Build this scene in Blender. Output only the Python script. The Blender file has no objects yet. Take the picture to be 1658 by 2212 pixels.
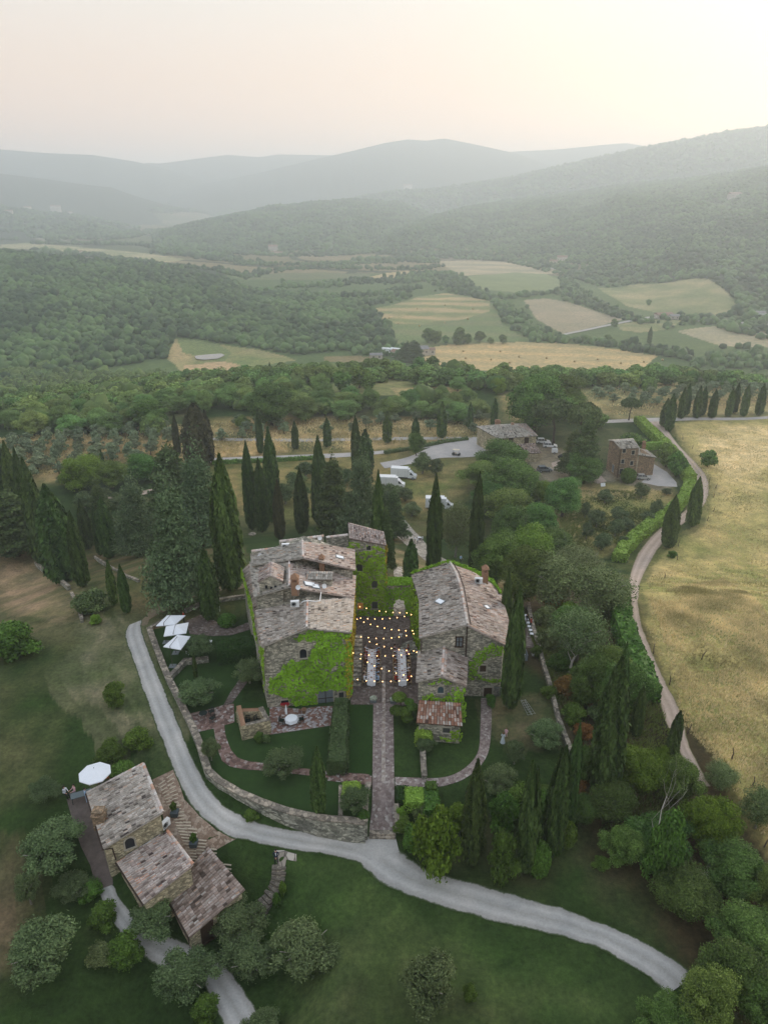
import bpy, bmesh, math, random
import numpy as np
from mathutils import Vector, Matrix
rnd = random.Random(7); RS = np.random.RandomState(11)
S = bpy.context.scene; COL = S.collection
R_ = math.radians
# ---------------------------------------------------------------- camera, sky, sun, exposure
CAMH = 52.0; F = 1580.0; TH = R_(23.2)          # photo measured on a 1658 x 2212 grid
ct, st = math.cos(TH), math.sin(TH)
cd = bpy.data.cameras.new("camera"); cam = bpy.data.objects.new("camera", cd); COL.objects.link(cam)
cam.location = (0, 0, CAMH); cam.rotation_euler = (R_(90) - TH, 0, 0)
cd.sensor_fit = 'HORIZONTAL'; cd.sensor_width = 36; cd.lens = 36 * F / 1658
cd.clip_start = 0.5; cd.clip_end = 40000
S.camera = cam
SUN_EL, SUN_AZ = R_(12), R_(42)                     # azimuth clockwise from +Y
W = bpy.data.worlds.new("World"); S.world = W; W.use_nodes = True
nt = W.node_tree; nt.nodes.clear()
out = nt.nodes.new('ShaderNodeOutputWorld')
sky = nt.nodes.new('ShaderNodeTexSky'); sky.sky_type = 'NISHITA'; sky.sun_disc = False
sky.sun_elevation = SUN_EL; sky.sun_rotation = SUN_AZ; sky.dust_density = 4.0; sky.air_density = 1.0
b1 = nt.nodes.new('ShaderNodeBackground'); b1.inputs[1].default_value = 0.02
nt.links.new(sky.outputs[0], b1.inputs[0])
# milky summer haze over the clear sky: a veil that depends on the direction in the sky
tc = nt.nodes.new('ShaderNodeTexCoord'); sp = nt.nodes.new('ShaderNodeSeparateXYZ')
nt.links.new(tc.outputs['Generated'], sp.inputs[0])
def ramp(nt, inp, pts):
    r = nt.nodes.new('ShaderNodeValToRGB'); e = r.color_ramp.elements
    while len(e) < len(pts): e.new(0.5)
    for q, (p, c) in zip(e, pts): q.position = p; q.color = (*c, 1)
    nt.links.new(inp, r.inputs[0]); return r
el = ramp(nt, sp.outputs[2], [(0.0, (.90, .57, .44)), (.06, (.86, .56, .41)), (.13, (.77, .57, .44)), (.21, (.68, .62, .55)), (.45, (.66, .71, .77)), (1.0, (.62, .68, .78))])
dt = nt.nodes.new('ShaderNodeVectorMath'); dt.operation = 'DOT_PRODUCT'
dt.inputs[1].default_value = (math.sin(SUN_AZ) * math.cos(SUN_EL), math.cos(SUN_AZ) * math.cos(SUN_EL), math.sin(SUN_EL))
nt.links.new(tc.outputs['Generated'], dt.inputs[0])
gl = ramp(nt, dt.outputs['Value'], [(0.0, (0, 0, 0)), (.55, (.0, .0, .0)), (.80, (.02, .012, .0)), (.95, (.05, .03, .0)), (1.0, (.10, .06, .01))])
ad = nt.nodes.new('ShaderNodeVectorMath'); ad.operation = 'ADD'
nt.links.new(el.outputs[0], ad.inputs[0]); nt.links.new(gl.outputs[0], ad.inputs[1])
b2 = nt.nodes.new('ShaderNodeBackground'); b2.inputs[1].default_value = 1.0
nt.links.new(ad.outputs[0], b2.inputs[0])
ms = nt.nodes.new('ShaderNodeAddShader'); nt.links.new(b1.outputs[0], ms.inputs[0]); nt.links.new(b2.outputs[0], ms.inputs[1])
nt.links.new(ms.outputs[0], out.inputs[0])
sl = bpy.data.lights.new("sun", 'SUN'); sl.energy = 2.3; sl.angle = R_(20); sl.color = (1, .87, .70)
so = bpy.data.objects.new("sun", sl); COL.objects.link(so)
so.rotation_euler = Vector((-math.sin(SUN_AZ) * math.cos(SUN_EL), -math.cos(SUN_AZ) * math.cos(SUN_EL), -math.sin(SUN_EL))).to_track_quat('-Z', 'Y').to_euler()
so.location = (300, 400, 120)
S.view_settings.view_transform = 'Standard'; S.view_settings.look = 'None'
S.view_settings.exposure = 0.40; S.view_settings.gamma = 1.0
cy = S.cycles; cy.max_bounces = 5; cy.diffuse_bounces = 3; cy.glossy_bounces = 2; cy.transparent_max_bounces = 6
cy.volume_bounces = 3; cy.use_denoising = True; cy.sample_clamp_indirect = 6
# ---------------------------------------------------------------- photo grid -> world
def tand(py):                                     # drop per metre of Y for a photo row
    y = np.asarray(py, float) - 1106.0
    return (y * ct + F * st) / (F * ct - y * st)
def U(px, py, z=0.0):                             # point of a photo pixel at height z
    y = py - 1106.0
    d = Vector((px - 829.0, F * ct - y * st, -(y * ct + F * st)))
    t = (z - CAMH) / d.z
    return Vector((d.x * t, d.y * t, z))
def UY(px, py, Y):                                # point of a photo pixel at depth Y
    y = py - 1106.0
    d = Vector((px - 829.0, F * ct - y * st, -(y * ct + F * st))); t = Y / d.y
    return Vector((d.x * t, Y, CAMH + d.z * t))
def proj(p):
    zc = p[1] * ct + (CAMH - p[2]) * st
    return 829 + F * p[0] / zc, 1106 + F * ((CAMH - p[2]) * ct - p[1] * st) / zc
# value noise (numpy) for terrain and scatter
_tab = RS.rand(256, 256)
def vn(x, y):
    x = np.asarray(x, float); y = np.asarray(y, float)
    xi = np.floor(x).astype(int); yi = np.floor(y).astype(int); fx = x - xi; fy = y - yi
    fx = fx * fx * (3 - 2 * fx); fy = fy * fy * (3 - 2 * fy)
    a = _tab[xi & 255, yi & 255]; b = _tab[(xi + 1) & 255, yi & 255]
    c = _tab[xi & 255, (yi + 1) & 255]; d = _tab[(xi + 1) & 255, (yi + 1) & 255]
    return (a * (1 - fx) + b * fx) * (1 - fy) + (c * (1 - fx) + d * fx) * fy
def fbm(x, y, o=4):
    s = 0; a = .5
    for i in range(o): s = s + a * (vn(x * 2 ** i + 17 * i, y * 2 ** i + 31 * i) - .5); a *= .5
    return s * 2
def sst(a, b, x):
    t = np.clip((x - a) / (b - a), 0, 1); return t * t * (3 - 2 * t)
# ---------------------------------------------------------------- terrain
FLOOR = -60.0
def crest(pts, D):
    az, zc = [], []
    for (x, y), d in zip(pts, D):
        v = (x - 829.0, F * ct - (y - 1106) * st, -((y - 1106) * ct + F * st)); h = math.hypot(v[0], v[1])
        az.append(math.atan2(v[0], v[1])); zc.append(CAMH + v[2] / h * d)
    return np.array(az), np.array(zc), np.array(D, float)
def ridge(pts, D, foot, back, e=1.0, amp=0.0):
    if not isinstance(D, (list, tuple)): D = [D] * len(pts)
    az, zc, d = crest(pts, D)
    if not isinstance(foot, (list, tuple)): foot = [foot] * len(pts)
    return az, zc, d, np.array(foot, float), back, e, amp
RIDGES = [
 ridge([(-500, 528), (-150, 540), (0, 549), (120, 562), (250, 575), (400, 593), (480, 608), (560, 645), (650, 686), (740, 730), (800, 758), (835, 772), (850, 776)],
       [1250, 1250, 1200, 1150, 1100, 1050, 1020, 980, 930, 870, 800, 700, 640], [520, 520, 540, 560, 590, 600, 600, 590, 590, 600, 620, 610, 600], 500, .9, 5),
 ridge([(820, 512), (900, 482), (1000, 450), (1100, 434), (1200, 424), (1350, 400), (1500, 385), (1658, 360), (1900, 340), (2300, 330)],
       [2000, 2300, 2700, 2900, 3000, 3000, 2900, 2800, 2700, 2700], [1700, 1650, 1600, 1550, 1350, 1050, 880, 790, 700, 700], 1500, .75, 26),
 ridge([(740, 432), (850, 415), (950, 408), (1100, 385), (1200, 362), (1300, 340), (1400, 318), (1500, 300), (1600, 281), (1700, 272), (2000, 280), (2400, 300)],
       [3900] * 12, [3000] * 12, 1300, .9, 30),
 ridge([(330, 512), (380, 492), (440, 478), (520, 462), (600, 447), (680, 437), (760, 432), (860, 440), (950, 470)],
       [2400, 2500, 2600, 2700, 2800, 2900, 3000, 3000, 2900], [2000, 1900, 1800, 1700, 1650, 1650, 1700, 1800, 1900], 900, .8, 14),
 ridge([(-500, 380), (-100, 368), (0, 374), (100, 386), (190, 399), (240, 404), (300, 425), (360, 442), (420, 455), (480, 472)],
       [4300] * 10, [3500] * 10, 1000, .9, 16),
 ridge([(-500, 455), (-100, 450), (0, 448), (80, 458), (160, 466), (230, 478), (300, 492)], [3300] * 7, [2300] * 7, 500, .9, 12),
 ridge([(350, 420), (450, 395), (550, 375), (640, 353), (740, 330), (830, 308), (880, 300), (920, 303), (960, 298), (1040, 314), (1120, 332), (1250, 380)],
       [5300] * 12, [4400] * 12, 900, .8, 22),
 ridge([(-600, 330), (-200, 318), (0, 322), (100, 330), (200, 334), (290, 348), (350, 362), (480, 400)], [5700] * 8, [4900] * 8, 900, .8, 20),
 ridge([(280, 348), (345, 352), (420, 342), (490, 333), (560, 338), (600, 332), (720, 334), (800, 345)], [6200] * 8, [5700] * 8, 700, .8, 12),
 ridge([(1050, 335), (1110, 326), (1200, 322), (1300, 312), (1350, 308), (1410, 317), (1500, 330), (1700, 340), (2300, 340)], [5900] * 9, [5000] * 9, 900, .8, 12),
]
FLAT = None
def height(X, Y):
    X = np.asarray(X, float); Y = np.asarray(Y, float)
    r = np.hypot(X, Y); az = np.arctan2(X, Y)
    # plateau the villa stands on, dropping to the valley floor beyond the tree belt
    edge = 250 + 30 * np.sin(az * 5 + 1.0) + 40 * sst(.15, .5, az)
    z = (FLOOR + 18) * sst(0, 1, (r - edge) / (560 - edge)) - 18.0 * sst(88, 158, r + 8 * np.sin(az * 7))
    # gentle fall towards the camera and to the farmhouse below the garden
    z = z - 2.3 * sst(56, 47, Y - 0.10 * X) * sst(-34, -18, X) - 1.6 * sst(-14, -30, X + .25 * (45 - Y)) * sst(66, 50, Y)
    z = z - 2.2 * sst(-16, -24, X + .45 * (Y - 40)) * sst(54, 44, Y)
    z = z - 3.2 * sst(10.5, 5.0, np.hypot(X + 13.5, (Y - 38.5) * .8)) * sst(47, 43.5, Y + .25 * X)
    far = sst(300, 620, r)
    z = z + far * (fbm(X / 260, Y / 260) * 5)
    for (a, zc, d, ft, back, e, amp) in RIDGES:
        D = np.interp(az, a, d); Zc = np.interp(az, a, zc); Ft = np.interp(az, a, ft)
        t = (r - Ft) / (D - Ft)
        up = np.clip(t, 0, 1); up = np.where(up < 1, np.sin(up * math.pi / 2) ** (2 * e) * .5 + .5 * up ** 1.1, 1)
        k = np.where(r <= D, up, 1 - .75 * sst(0, 1, (r - D) / back))
        win = sst(a[0] - .02, a[0] + .02, az) * sst(a[-1] + .02, a[-1] - .02, az)
        # spurs and gullies, fading out at the crest line so the skyline holds
        w = np.clip(1 - np.abs(2 * t - 1), 0, 1)
        n = amp * w * (fbm(az * d.mean() / 170, r / 520, 4) * 1.6)
        zz = FLOOR + (Zc - FLOOR) * k * win + n * win
        z = np.where((t > 0) & (win > 0), np.maximum(z, zz), z)
    return z
_ts = np.concatenate([np.linspace(25, 400, 500), np.geomspace(401, 9000, 900)])
def G(px, py):                                   # photo pixel -> point on the terrain
    y = py - 1106.0
    d = np.array([px - 829.0, F * ct - y * st, -(y * ct + F * st)]); h = math.hypot(d[0], d[1]); d = d / h
    xs, ys, zs = d[0] * _ts, d[1] * _ts, CAMH + d[2] * _ts
    g = zs - height(xs, ys); i = np.argmax(g < 0)
    if i == 0:
        i = len(_ts) - 1
    a, b = _ts[i - 1], _ts[i]
    for _ in range(12):
        m = (a + b) / 2
        if CAMH + d[2] * m - float(height(d[0] * m, d[1] * m)) < 0: b = m
        else: a = m
    return Vector((d[0] * b, d[1] * b, float(height(d[0] * b, d[1] * b))))
def gz(x, y): return float(height(x, y))
def poly_world(pts): return np.array([G(*p)[:2] for p in pts])
def inside(poly, X, Y):
    c = np.zeros(np.shape(X), bool); n = len(poly)
    for i in range(n):
        x1, y1 = poly[i]; x2, y2 = poly[(i + 1) % n]
        if y1 == y2: continue
        m = ((y1 > Y) != (y2 > Y)) & (X < (x2 - x1) * (Y - y1) / (y2 - y1) + x1)
        c ^= m
    return c
# ---------------------------------------------------------------- object helpers
def mesh_np(name, V, Fc, mats, mi=None, smooth=False, rndattr=None):
    """V (n,3); Fc (m,k) faces of equal size"""
    me = bpy.data.meshes.new(name); V = np.ascontiguousarray(V, np.float32); Fc = np.ascontiguousarray(Fc, np.int32)
    m, k = Fc.shape
    me.vertices.add(len(V)); me.vertices.foreach_set('co', V.ravel())
    me.loops.add(m * k); me.loops.foreach_set('vertex_index', Fc.ravel())
    me.polygons.add(m); me.polygons.foreach_set('loop_start', np.arange(0, m * k, k, dtype=np.int32))
    try: me.polygons.foreach_set('loop_total', np.full(m, k, np.int32))
    except Exception: pass
    for t in (mats if isinstance(mats, (list, tuple)) else [mats]): me.materials.append(t)
    if mi is not None: me.polygons.foreach_set('material_index', np.ascontiguousarray(mi, np.int32))
    if smooth: me.polygons.foreach_set('use_smooth', np.ones(m, bool))
    me.update(calc_edges=True)
    if rndattr is not None:
        at = me.attributes.new('r', 'FLOAT', 'FACE'); at.data.foreach_set('value', np.ascontiguousarray(rndattr, np.float32))
    return me
def link(name, data, parent=None, loc=None, rot=None, scale=None):
    o = bpy.data.objects.new(name, data); COL.objects.link(o)
    if parent is not None: o.parent = parent
    if loc is not None: o.location = loc
    if rot is not None: o.rotation_euler = rot
    if scale is not None: o.scale = scale
    return o
def tag(o, label=None, cat=None, group=None, kind=None):
    if label: o['label'] = label
    if cat: o['category'] = cat
    if group: o['group'] = group
    if kind: o['kind'] = kind
    return o
def thing(name, loc, label, cat, group=None, rz=0.0):
    o = link(name, None, None, loc, (0, 0, rz)); o.empty_display_size = .3
    return tag(o, label, cat, group)
class MB:
    """collects polygons, builds ONE mesh"""
    def __init__(s): s.v = []; s.f = []; s.m = []; s.uv = []
    def poly(s, pts, m=0):
        n = len(s.v); s.v += [tuple(p) for p in pts]; s.f.append(tuple(range(n, n + len(pts)))); s.m.append(m)
    def box(s, c, d, rz=0.0, m=0, taper=1.0):
        cx, cy_, cz = c; hx, hy, hz = d[0] / 2, d[1] / 2, d[2] / 2; co, si = math.cos(rz), math.sin(rz); P = []
        for z, k in ((-hz, 1), (hz, taper)):
            for x, y in ((-hx, -hy), (hx, -hy), (hx, hy), (-hx, hy)):
                x *= k; y *= k; P.append((cx + x * co - y * si, cy_ + x * si + y * co, cz + z))
        n = len(s.v); s.v += P
        for f in ((0, 3, 2, 1), (4, 5, 6, 7), (0, 1, 5, 4), (1, 2, 6, 5), (2, 3, 7, 6), (3, 0, 4, 7)):
            s.f.append(tuple(n + i for i in f)); s.m.append(m)
    def tube(s, path, r, n=6, m=0, cap=True):
        path = [Vector(p) for p in path]; rr = r if isinstance(r, (list, tuple)) else [r] * len(path)
        base = len(s.v)
        for i, p in enumerate(path):
            d = (path[min(i + 1, len(path) - 1)] - path[max(i - 1, 0)]).normalized()
            a = d.orthogonal().normalized() if i == 0 or True else a
            up = Vector((0, 0, 1)) if abs(d.z) < .9 else Vector((0, 1, 0))
            a = d.cross(up).normalized(); b = d.cross(a)
            for k in range(n):
                t = 2 * math.pi * k / n; s.v.append(tuple(p + (a * math.cos(t) + b * math.sin(t)) * rr[i]))
        for i in range(len(path) - 1):
            for k in range(n):
                k2 = (k + 1) % n; s.f.append((base + i * n + k, base + i * n + k2, base + (i + 1) * n + k2, base + (i + 1) * n + k)); s.m.append(m)
        if cap:
            s.f.append(tuple(base + k for k in range(n))[::-1]); s.m.append(m)
            e = base + (len(path) - 1) * n; s.f.append(tuple(e + k for k in range(n))); s.m.append(m)
    def lathe(s, prof, c=(0, 0, 0), n=12, m=0):
        base = len(s.v)
        for (r, z) in prof:
            for k in range(n):
                t = 2 * math.pi * k / n; s.v.append((c[0] + r * math.cos(t), c[1] + r * math.sin(t), c[2] + z))
        for i in range(len(prof) - 1):
            for k in range(n):
                k2 = (k + 1) % n; s.f.append((base + i * n + k, base + i * n + k2, base + (i + 1) * n + k2, base + (i + 1) * n + k)); s.m.append(m)
    def ell(s, c, r, n=10, m=0, k=6):
        prof = [(max(math.sin(math.pi * i / k), 1e-3), -math.cos(math.pi * i / k)) for i in range(k + 1)]
        b = len(s.v); s.lathe(prof, (0, 0, 0), n, m)
        for i in range(b, len(s.v)):
            v = s.v[i]; s.v[i] = (c[0] + v[0] * r[0], c[1] + v[1] * r[1], c[2] + v[2] * r[2])
    def data(s, name, mats, smooth=False):
        me = bpy.data.meshes.new(name); me.from_pydata(s.v, [], s.f)
        for t in (mats if isinstance(mats, (list, tuple)) else [mats]): me.materials.append(t)
        me.polygons.foreach_set('material_index', s.m)
        if smooth: me.polygons.foreach_set('use_smooth', [True] * len(s.f))
        me.update(); return me
    def build(s, name, mats, parent=None, smooth=False, **k): return link(name, s.data(name, mats, smooth), parent, **k)
def copy_tree(o, parent=None):
    c = o.copy(); COL.objects.link(c); c.parent = parent
    for ch in [x for x in KIDS.get(o.name, [])]:
        copy_tree(bpy.data.objects[ch], c)
    return c
KIDS = {}
def dup(root, loc, rz=0, scale=None, label=None, group=None):
    def rec(o, par):
        c = o.copy(); COL.objects.link(c); c.parent = par
        for ch in o.children: rec(ch, c)
        return c
    r = rec(root, None); r.location = loc; r.rotation_euler = (0, 0, rz)
    if scale is not None: r.scale = scale if hasattr(scale, '__len__') else (scale,) * 3
    if label: r['label'] = label
    if group: r['group'] = group
    return r
# ---------------------------------------------------------------- materials
MATS = {}
def mat(name, col, rough=.85, vary=.0, scale=4.0, bump=0.0, spec=.2, metal=0.0, col2=None, emis=None, kind='noise', stretch=(1, 1, 1), inst=0.0, attr=None):
    if name in MATS: return MATS[name]
    m = bpy.data.materials.new(name); m.use_nodes = True; t = m.node_tree; p = t.nodes['Principled BSDF']
    p.inputs['Roughness'].default_value = rough; p.inputs['Specular IOR Level'].default_value = spec; p.inputs['Metallic'].default_value = metal
    p.inputs['Base Color'].default_value = (*col, 1)
    if emis: p.inputs['Emission Color'].default_value = (*emis[0], 1); p.inputs['Emission Strength'].default_value = emis[1]
    c2 = col2 or tuple(c * (1 - vary) for c in col)
    if vary or col2:
        tc = t.nodes.new('ShaderNodeTexCoord'); mp = t.nodes.new('ShaderNodeMapping'); mp.inputs['Scale'].default_value = stretch
        t.links.new(tc.outputs['Object'], mp.inputs[0])
        n = t.nodes.new('ShaderNodeTexNoise'); n.inputs['Scale'].default_value = scale; n.inputs['Detail'].default_value = 6; n.inputs['Roughness'].default_value = .65
        t.links.new(mp.outputs[0], n.inputs['Vector'])
        r = ramp(t, n.outputs['Fac'], [(.3, c2), (.7, col)])
        src = r.outputs[0]; hsrc = n.outputs['Fac']
        if kind == 'stone':
            v = t.nodes.new('ShaderNodeTexVoronoi'); v.inputs['Scale'].default_value = scale
            t.links.new(mp.outputs[0], v.inputs['Vector'])
            hs = t.nodes.new('ShaderNodeSeparateColor'); t.links.new(v.outputs['Color'], hs.inputs[0])
            rr = ramp(t, hs.outputs[0], [(0, tuple(c * .62 for c in c2)), (.45, c2), (.75, col), (1, tuple(min(1, c * 1.25) for c in col))])
            v2 = t.nodes.new('ShaderNodeTexVoronoi'); v2.feature = 'DISTANCE_TO_EDGE'; v2.inputs['Scale'].default_value = scale
            t.links.new(mp.outputs[0], v2.inputs['Vector'])
            mr = ramp(t, v2.outputs['Distance'], [(.0, (.55, .55, .55)), (.09, (1, 1, 1))])
            mx = t.nodes.new('ShaderNodeMix'); mx.data_type = 'RGBA'; mx.blend_type = 'MULTIPLY'; mx.inputs[0].default_value = 1
            t.links.new(rr.outputs[0], mx.inputs[6]); t.links.new(mr.outputs[0], mx.inputs[7])
            n2 = t.nodes.new('ShaderNodeTexNoise'); n2.inputs['Scale'].default_value = .5; n2.inputs['Detail'].default_value = 5
            t.links.new(tc.outputs['Object'], n2.inputs['Vector'])
            r2 = ramp(t, n2.outputs['Fac'], [(.3, (.68, .70, .68)), (.7, (1.15, 1.12, 1.05))])
            m2 = t.nodes.new('ShaderNodeMix'); m2.data_type = 'RGBA'; m2.blend_type = 'MULTIPLY'; m2.inputs[0].default_value = 1
            t.links.new(mx.outputs[2], m2.inputs[6]); t.links.new(r2.outputs[0], m2.inputs[7])
            src = m2.outputs[2]; hsrc = v2.outputs['Distance']
        t.links.new(src, p.inputs['Base Color'])
        if bump:
            b = t.nodes.new('ShaderNodeBump'); b.inputs['Strength'].default_value = bump; b.inputs['Distance'].default_value = .1
            t.links.new(hsrc, b.inputs['Height']); t.links.new(b.outputs[0], p.inputs['Normal'])
    MATS[name] = m; return m
def leafmat(name, dark, light, inst=.25, huev=.03):
    """foliage: colour differs from leaf to leaf (face attribute) and plant to plant"""
    if name in MATS: return MATS[name]
    m = bpy.data.materials.new(name); m.use_nodes = True; t = m.node_tree; p = t.nodes['Principled BSDF']
    p.inputs['Roughness'].default_value = .7; p.inputs['Specular IOR Level'].default_value = .15
    a = t.nodes.new('ShaderNodeAttribute'); a.attribute_name = 'r'
    r = ramp(t, a.outputs['Fac'], [(0, dark), (.75, light), (1, tuple(min(1, c * 1.25) for c in light))])
    oi = t.nodes.new('ShaderNodeObjectInfo')
    h = t.nodes.new('ShaderNodeHueSaturation')
    m1 = t.nodes.new('ShaderNodeMapRange'); m1.inputs[3].default_value = 1 - inst; m1.inputs[4].default_value = 1 + inst
    t.links.new(oi.outputs['Random'], m1.inputs[0]); t.links.new(m1.outputs[0], h.inputs['Value'])
    ml = t.nodes.new('ShaderNodeMath'); ml.operation = 'MULTIPLY'; ml.inputs[1].default_value = 7.31
    fr = t.nodes.new('ShaderNodeMath'); fr.operation = 'FRACT'
    t.links.new(oi.outputs['Random'], ml.inputs[0]); t.links.new(ml.outputs[0], fr.inputs[0])
    m2 = t.nodes.new('ShaderNodeMapRange'); m2.inputs[3].default_value = .5 - huev; m2.inputs[4].default_value = .5 + huev
    t.links.new(fr.outputs[0], m2.inputs[0]); t.links.new(m2.outputs[0], h.inputs['Hue'])
    t.links.new(r.outputs[0], h.inputs['Color']); t.links.new(h.outputs[0], p.inputs['Base Color'])
    MATS[name] = m; return m
# ---------------------------------------------------------------- the ground sheet
DRY = (.26, .19, .085); GREEN = (.055, .085, .022); FOR = (.030, .048, .016)
fine = np.radians(np.arange(-44, 44.001, .11)); co = np.radians(np.arange(50, 310.1, 5.0))
AZ = np.concatenate([fine, co]); rr_ = np.concatenate([[1.0, 8, 14], np.arange(20, 130, .8), np.geomspace(130, 9500, 540)])
AG, RG = np.meshgrid(AZ, rr_, indexing='ij')
X = RG * np.sin(AG); Y = RG * np.cos(AG); Z = height(X, Y)
C = np.zeros(X.shape + (3,)); C[:] = GREEN
nz = fbm(X / 55, Y / 55, 4)[..., None]; nz2 = fbm(X / 14 + 9, Y / 14, 4)[..., None]
# near lawns: green with worn dry patches
C[:] = np.array((.030, .057, .0155)) + np.clip(nz * 1.2 + nz2 * .9 + fbm(X / 4, Y / 4, 3)[..., None] * .35, 0, 1) * (np.array((.13, .13, .062)) - np.array((.034, .066, .017)))
def paint(pts, col, col2=None, world=False, sc=12., edge=None, k=1.0, stripe=0):
    P = np.array(pts) if world else poly_world(pts)
    wx = X + fbm(X / 9, Y / 9, 3) * (edge or 0); wy = Y + fbm(X / 9 + 50, Y / 9, 3) * (edge or 0)
    bb = (X > P[:, 0].min() - 5) & (X < P[:, 0].max() + 5) & (Y > P[:, 1].min() - 5) & (Y < P[:, 1].max() + 5)
    idx = np.where(bb)
    if edge:                                     # worn, feathered edge
        kk = np.zeros(len(idx[0]))
        for j in range(5):
            ox, oy = (0, edge, -edge, edge * .6, -edge * .6)[j], (0, -edge * .7, edge * .7, edge, -edge)[j]
            kk += inside(P, wx[idx] + ox * .8, wy[idx] + oy * .8) / 5
        m = kk > 0; k = k * kk[m][:, None]
    else: m = inside(P, wx[idx], wy[idx])
    ii = (idx[0][m], idx[1][m])
    c = np.array(col)[None]
    if col2 is not None:
        w = np.clip(fbm(X[ii] / sc, Y[ii] / sc, 4) * 1.3 + .5, 0, 1)[:, None]
        if stripe: w = np.clip(.5 + .75 * np.sin(6.2832 * (Y[ii] + .12 * X[ii] + 10 * fbm(X[ii] / 120, Y[ii] / 120)) / stripe)[:, None] + (w - .5) * .9, 0, 1)
        c = c * (1 - w) + np.array(col2)[None] * w
    C[ii] = C[ii] * (1 - k) + c * k
    return P
rfar = RG
C[rfar > 300] = np.array((.085, .13, .045))
# far hills are wooded; the valley floor between is farmland
hz = Z - FLOOR
wood = (rfar > 560) & (hz > 9)
C[wood] = np.array(FOR)
nf = fbm(X / 300, Y / 300, 3)
pal = np.array([(.17, .15, .075), (.10, .12, .05), (.22, .18, .10), (.075, .10, .04), (.15, .125, .08)])
cell = ((np.floor(X / 260 + fbm(X / 900, Y / 900) * 2).astype(int) * 7 + np.floor(Y / 420 + X / 900).astype(int) * 13) % 5)
vf = (rfar > 1250) & (hz <= 9); C[vf] = pal[cell[vf]]
lanes = (rfar > 1250) & (hz <= 9) & ((np.abs((X / 260 + fbm(X / 900, Y / 900) * 2) % 1) < .10) | (np.abs((Y / 420 + X / 900) % 1) < .08)); C[lanes] = (.035, .05, .02)
# named fields of the valley
WHEAT = (.52, .38, .19); HAY = (.21, .175, .075); PALE = (.20, .17, .115)
FIELDS = []
def field(pts, a, b=None, sc=20., stripe=0): FIELDS.append(paint(pts, a, b, sc=sc, stripe=stripe))
field([(915, 752), (960, 745), (1060, 738), (1200, 740), (1320, 752), (1420, 768), (1510, 785), (1440, 797), (1200, 800), (1000, 800), (900, 790)], WHEAT, (.40, .32, .17), 40, 26)
field([(1420, 768), (1510, 782), (1500, 800), (1380, 800)], (.075, .12, .04))
field([(740, 672), (800, 668), (860, 655), (905, 640), (960, 633), (1010, 640), (1060, 650), (1075, 670), (1085, 700), (1120, 722), (1150, 735), (1060, 740), (960, 745), (880, 750), (830, 745), (815, 725), (770, 690)], (.14, .19, .075), (.17, .19, .09), 30, 60)
field([(800, 668), (860, 655), (905, 640), (960, 633), (1020, 642), (1060, 650), (1055, 672), (1000, 690), (900, 700), (800, 695), (775, 680)], (.40, .31, .17), (.18, .21, .09), 14, 52)
field([(1130, 648), (1180, 644), (1225, 652), (1260, 662), (1310, 680), (1345, 690), (1300, 702), (1215, 722), (1160, 690)], (.32, .27, .19), (.28, .245, .165), 30)
field([(940, 564), (1010, 562), (1100, 566), (1165, 560), (1215, 566), (1210, 590), (1180, 592), (1110, 588), (1000, 596), (960, 575)], (.42, .35, .23), (.30, .27, .18), 30, 90)
field([(1000, 598), (1110, 588), (1180, 592), (1212, 604), (1210, 628), (1120, 632), (1040, 625)], (.18, .22, .10))
field([(1460, 715), (1560, 702), (1660, 698), (1760, 700), (1760, 745), (1660, 750), (1560, 748)], (.36, .31, .21), (.30, .27, .17), 30)
field([(1330, 700), (1420, 690), (1480, 690), (1440, 712), (1380, 718), (1340, 712)], (.28, .25, .13), (.17, .20, .08), 20)
field([(1290, 622), (1360, 616), (1440, 610), (1520, 600), (1560, 620), (1600, 665), (1560, 685), (1440, 680), (1350, 660)], (.36, .31, .17), (.16, .19, .08), 45)
field([(380, 728), (430, 735), (500, 748), (560, 755), (610, 768), (640, 778), (560, 790), (470, 800), (395, 805), (380, 790), (360, 775), (372, 745)], (.38, .30, .16), (.15, .20, .07), 40)
field([(380, 728), (430, 735), (470, 742), (500, 762), (480, 785), (440, 770), (395, 762)], (.16, .20, .08))
field([(395, 790), (480, 780), (520, 788), (470, 806), (400, 812)], (.48, .34, .20))
field([(790, 600), (830, 590), (880, 585), (905, 592), (880, 606), (800, 608)], (.45, .36, .21))
field([(500, 597), (600, 590), (700, 588), (800, 592), (800, 600), (650, 604), (540, 604)], (.13, .15, .075))
field([(0, 528), (60, 524), (200, 536), (330, 548), (400, 560), (360, 566), (200, 552), (60, 538), (0, 536)], (.40, .35, .21), (.22, .24, .11), 60)
field([(60, 512), (150, 502), (250, 498), (270, 506), (200, 514), (100, 522)], (.19, .17, .11))
field([(330, 462), (420, 458), (500, 460), (520, 468), (440, 480), (380, 488), (350, 480)], (.22, .19, .12), (.12, .14, .07), 80)
field([(640, 545), (690, 540), (700, 550), (660, 556)], (.2, .17, .10))
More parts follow.
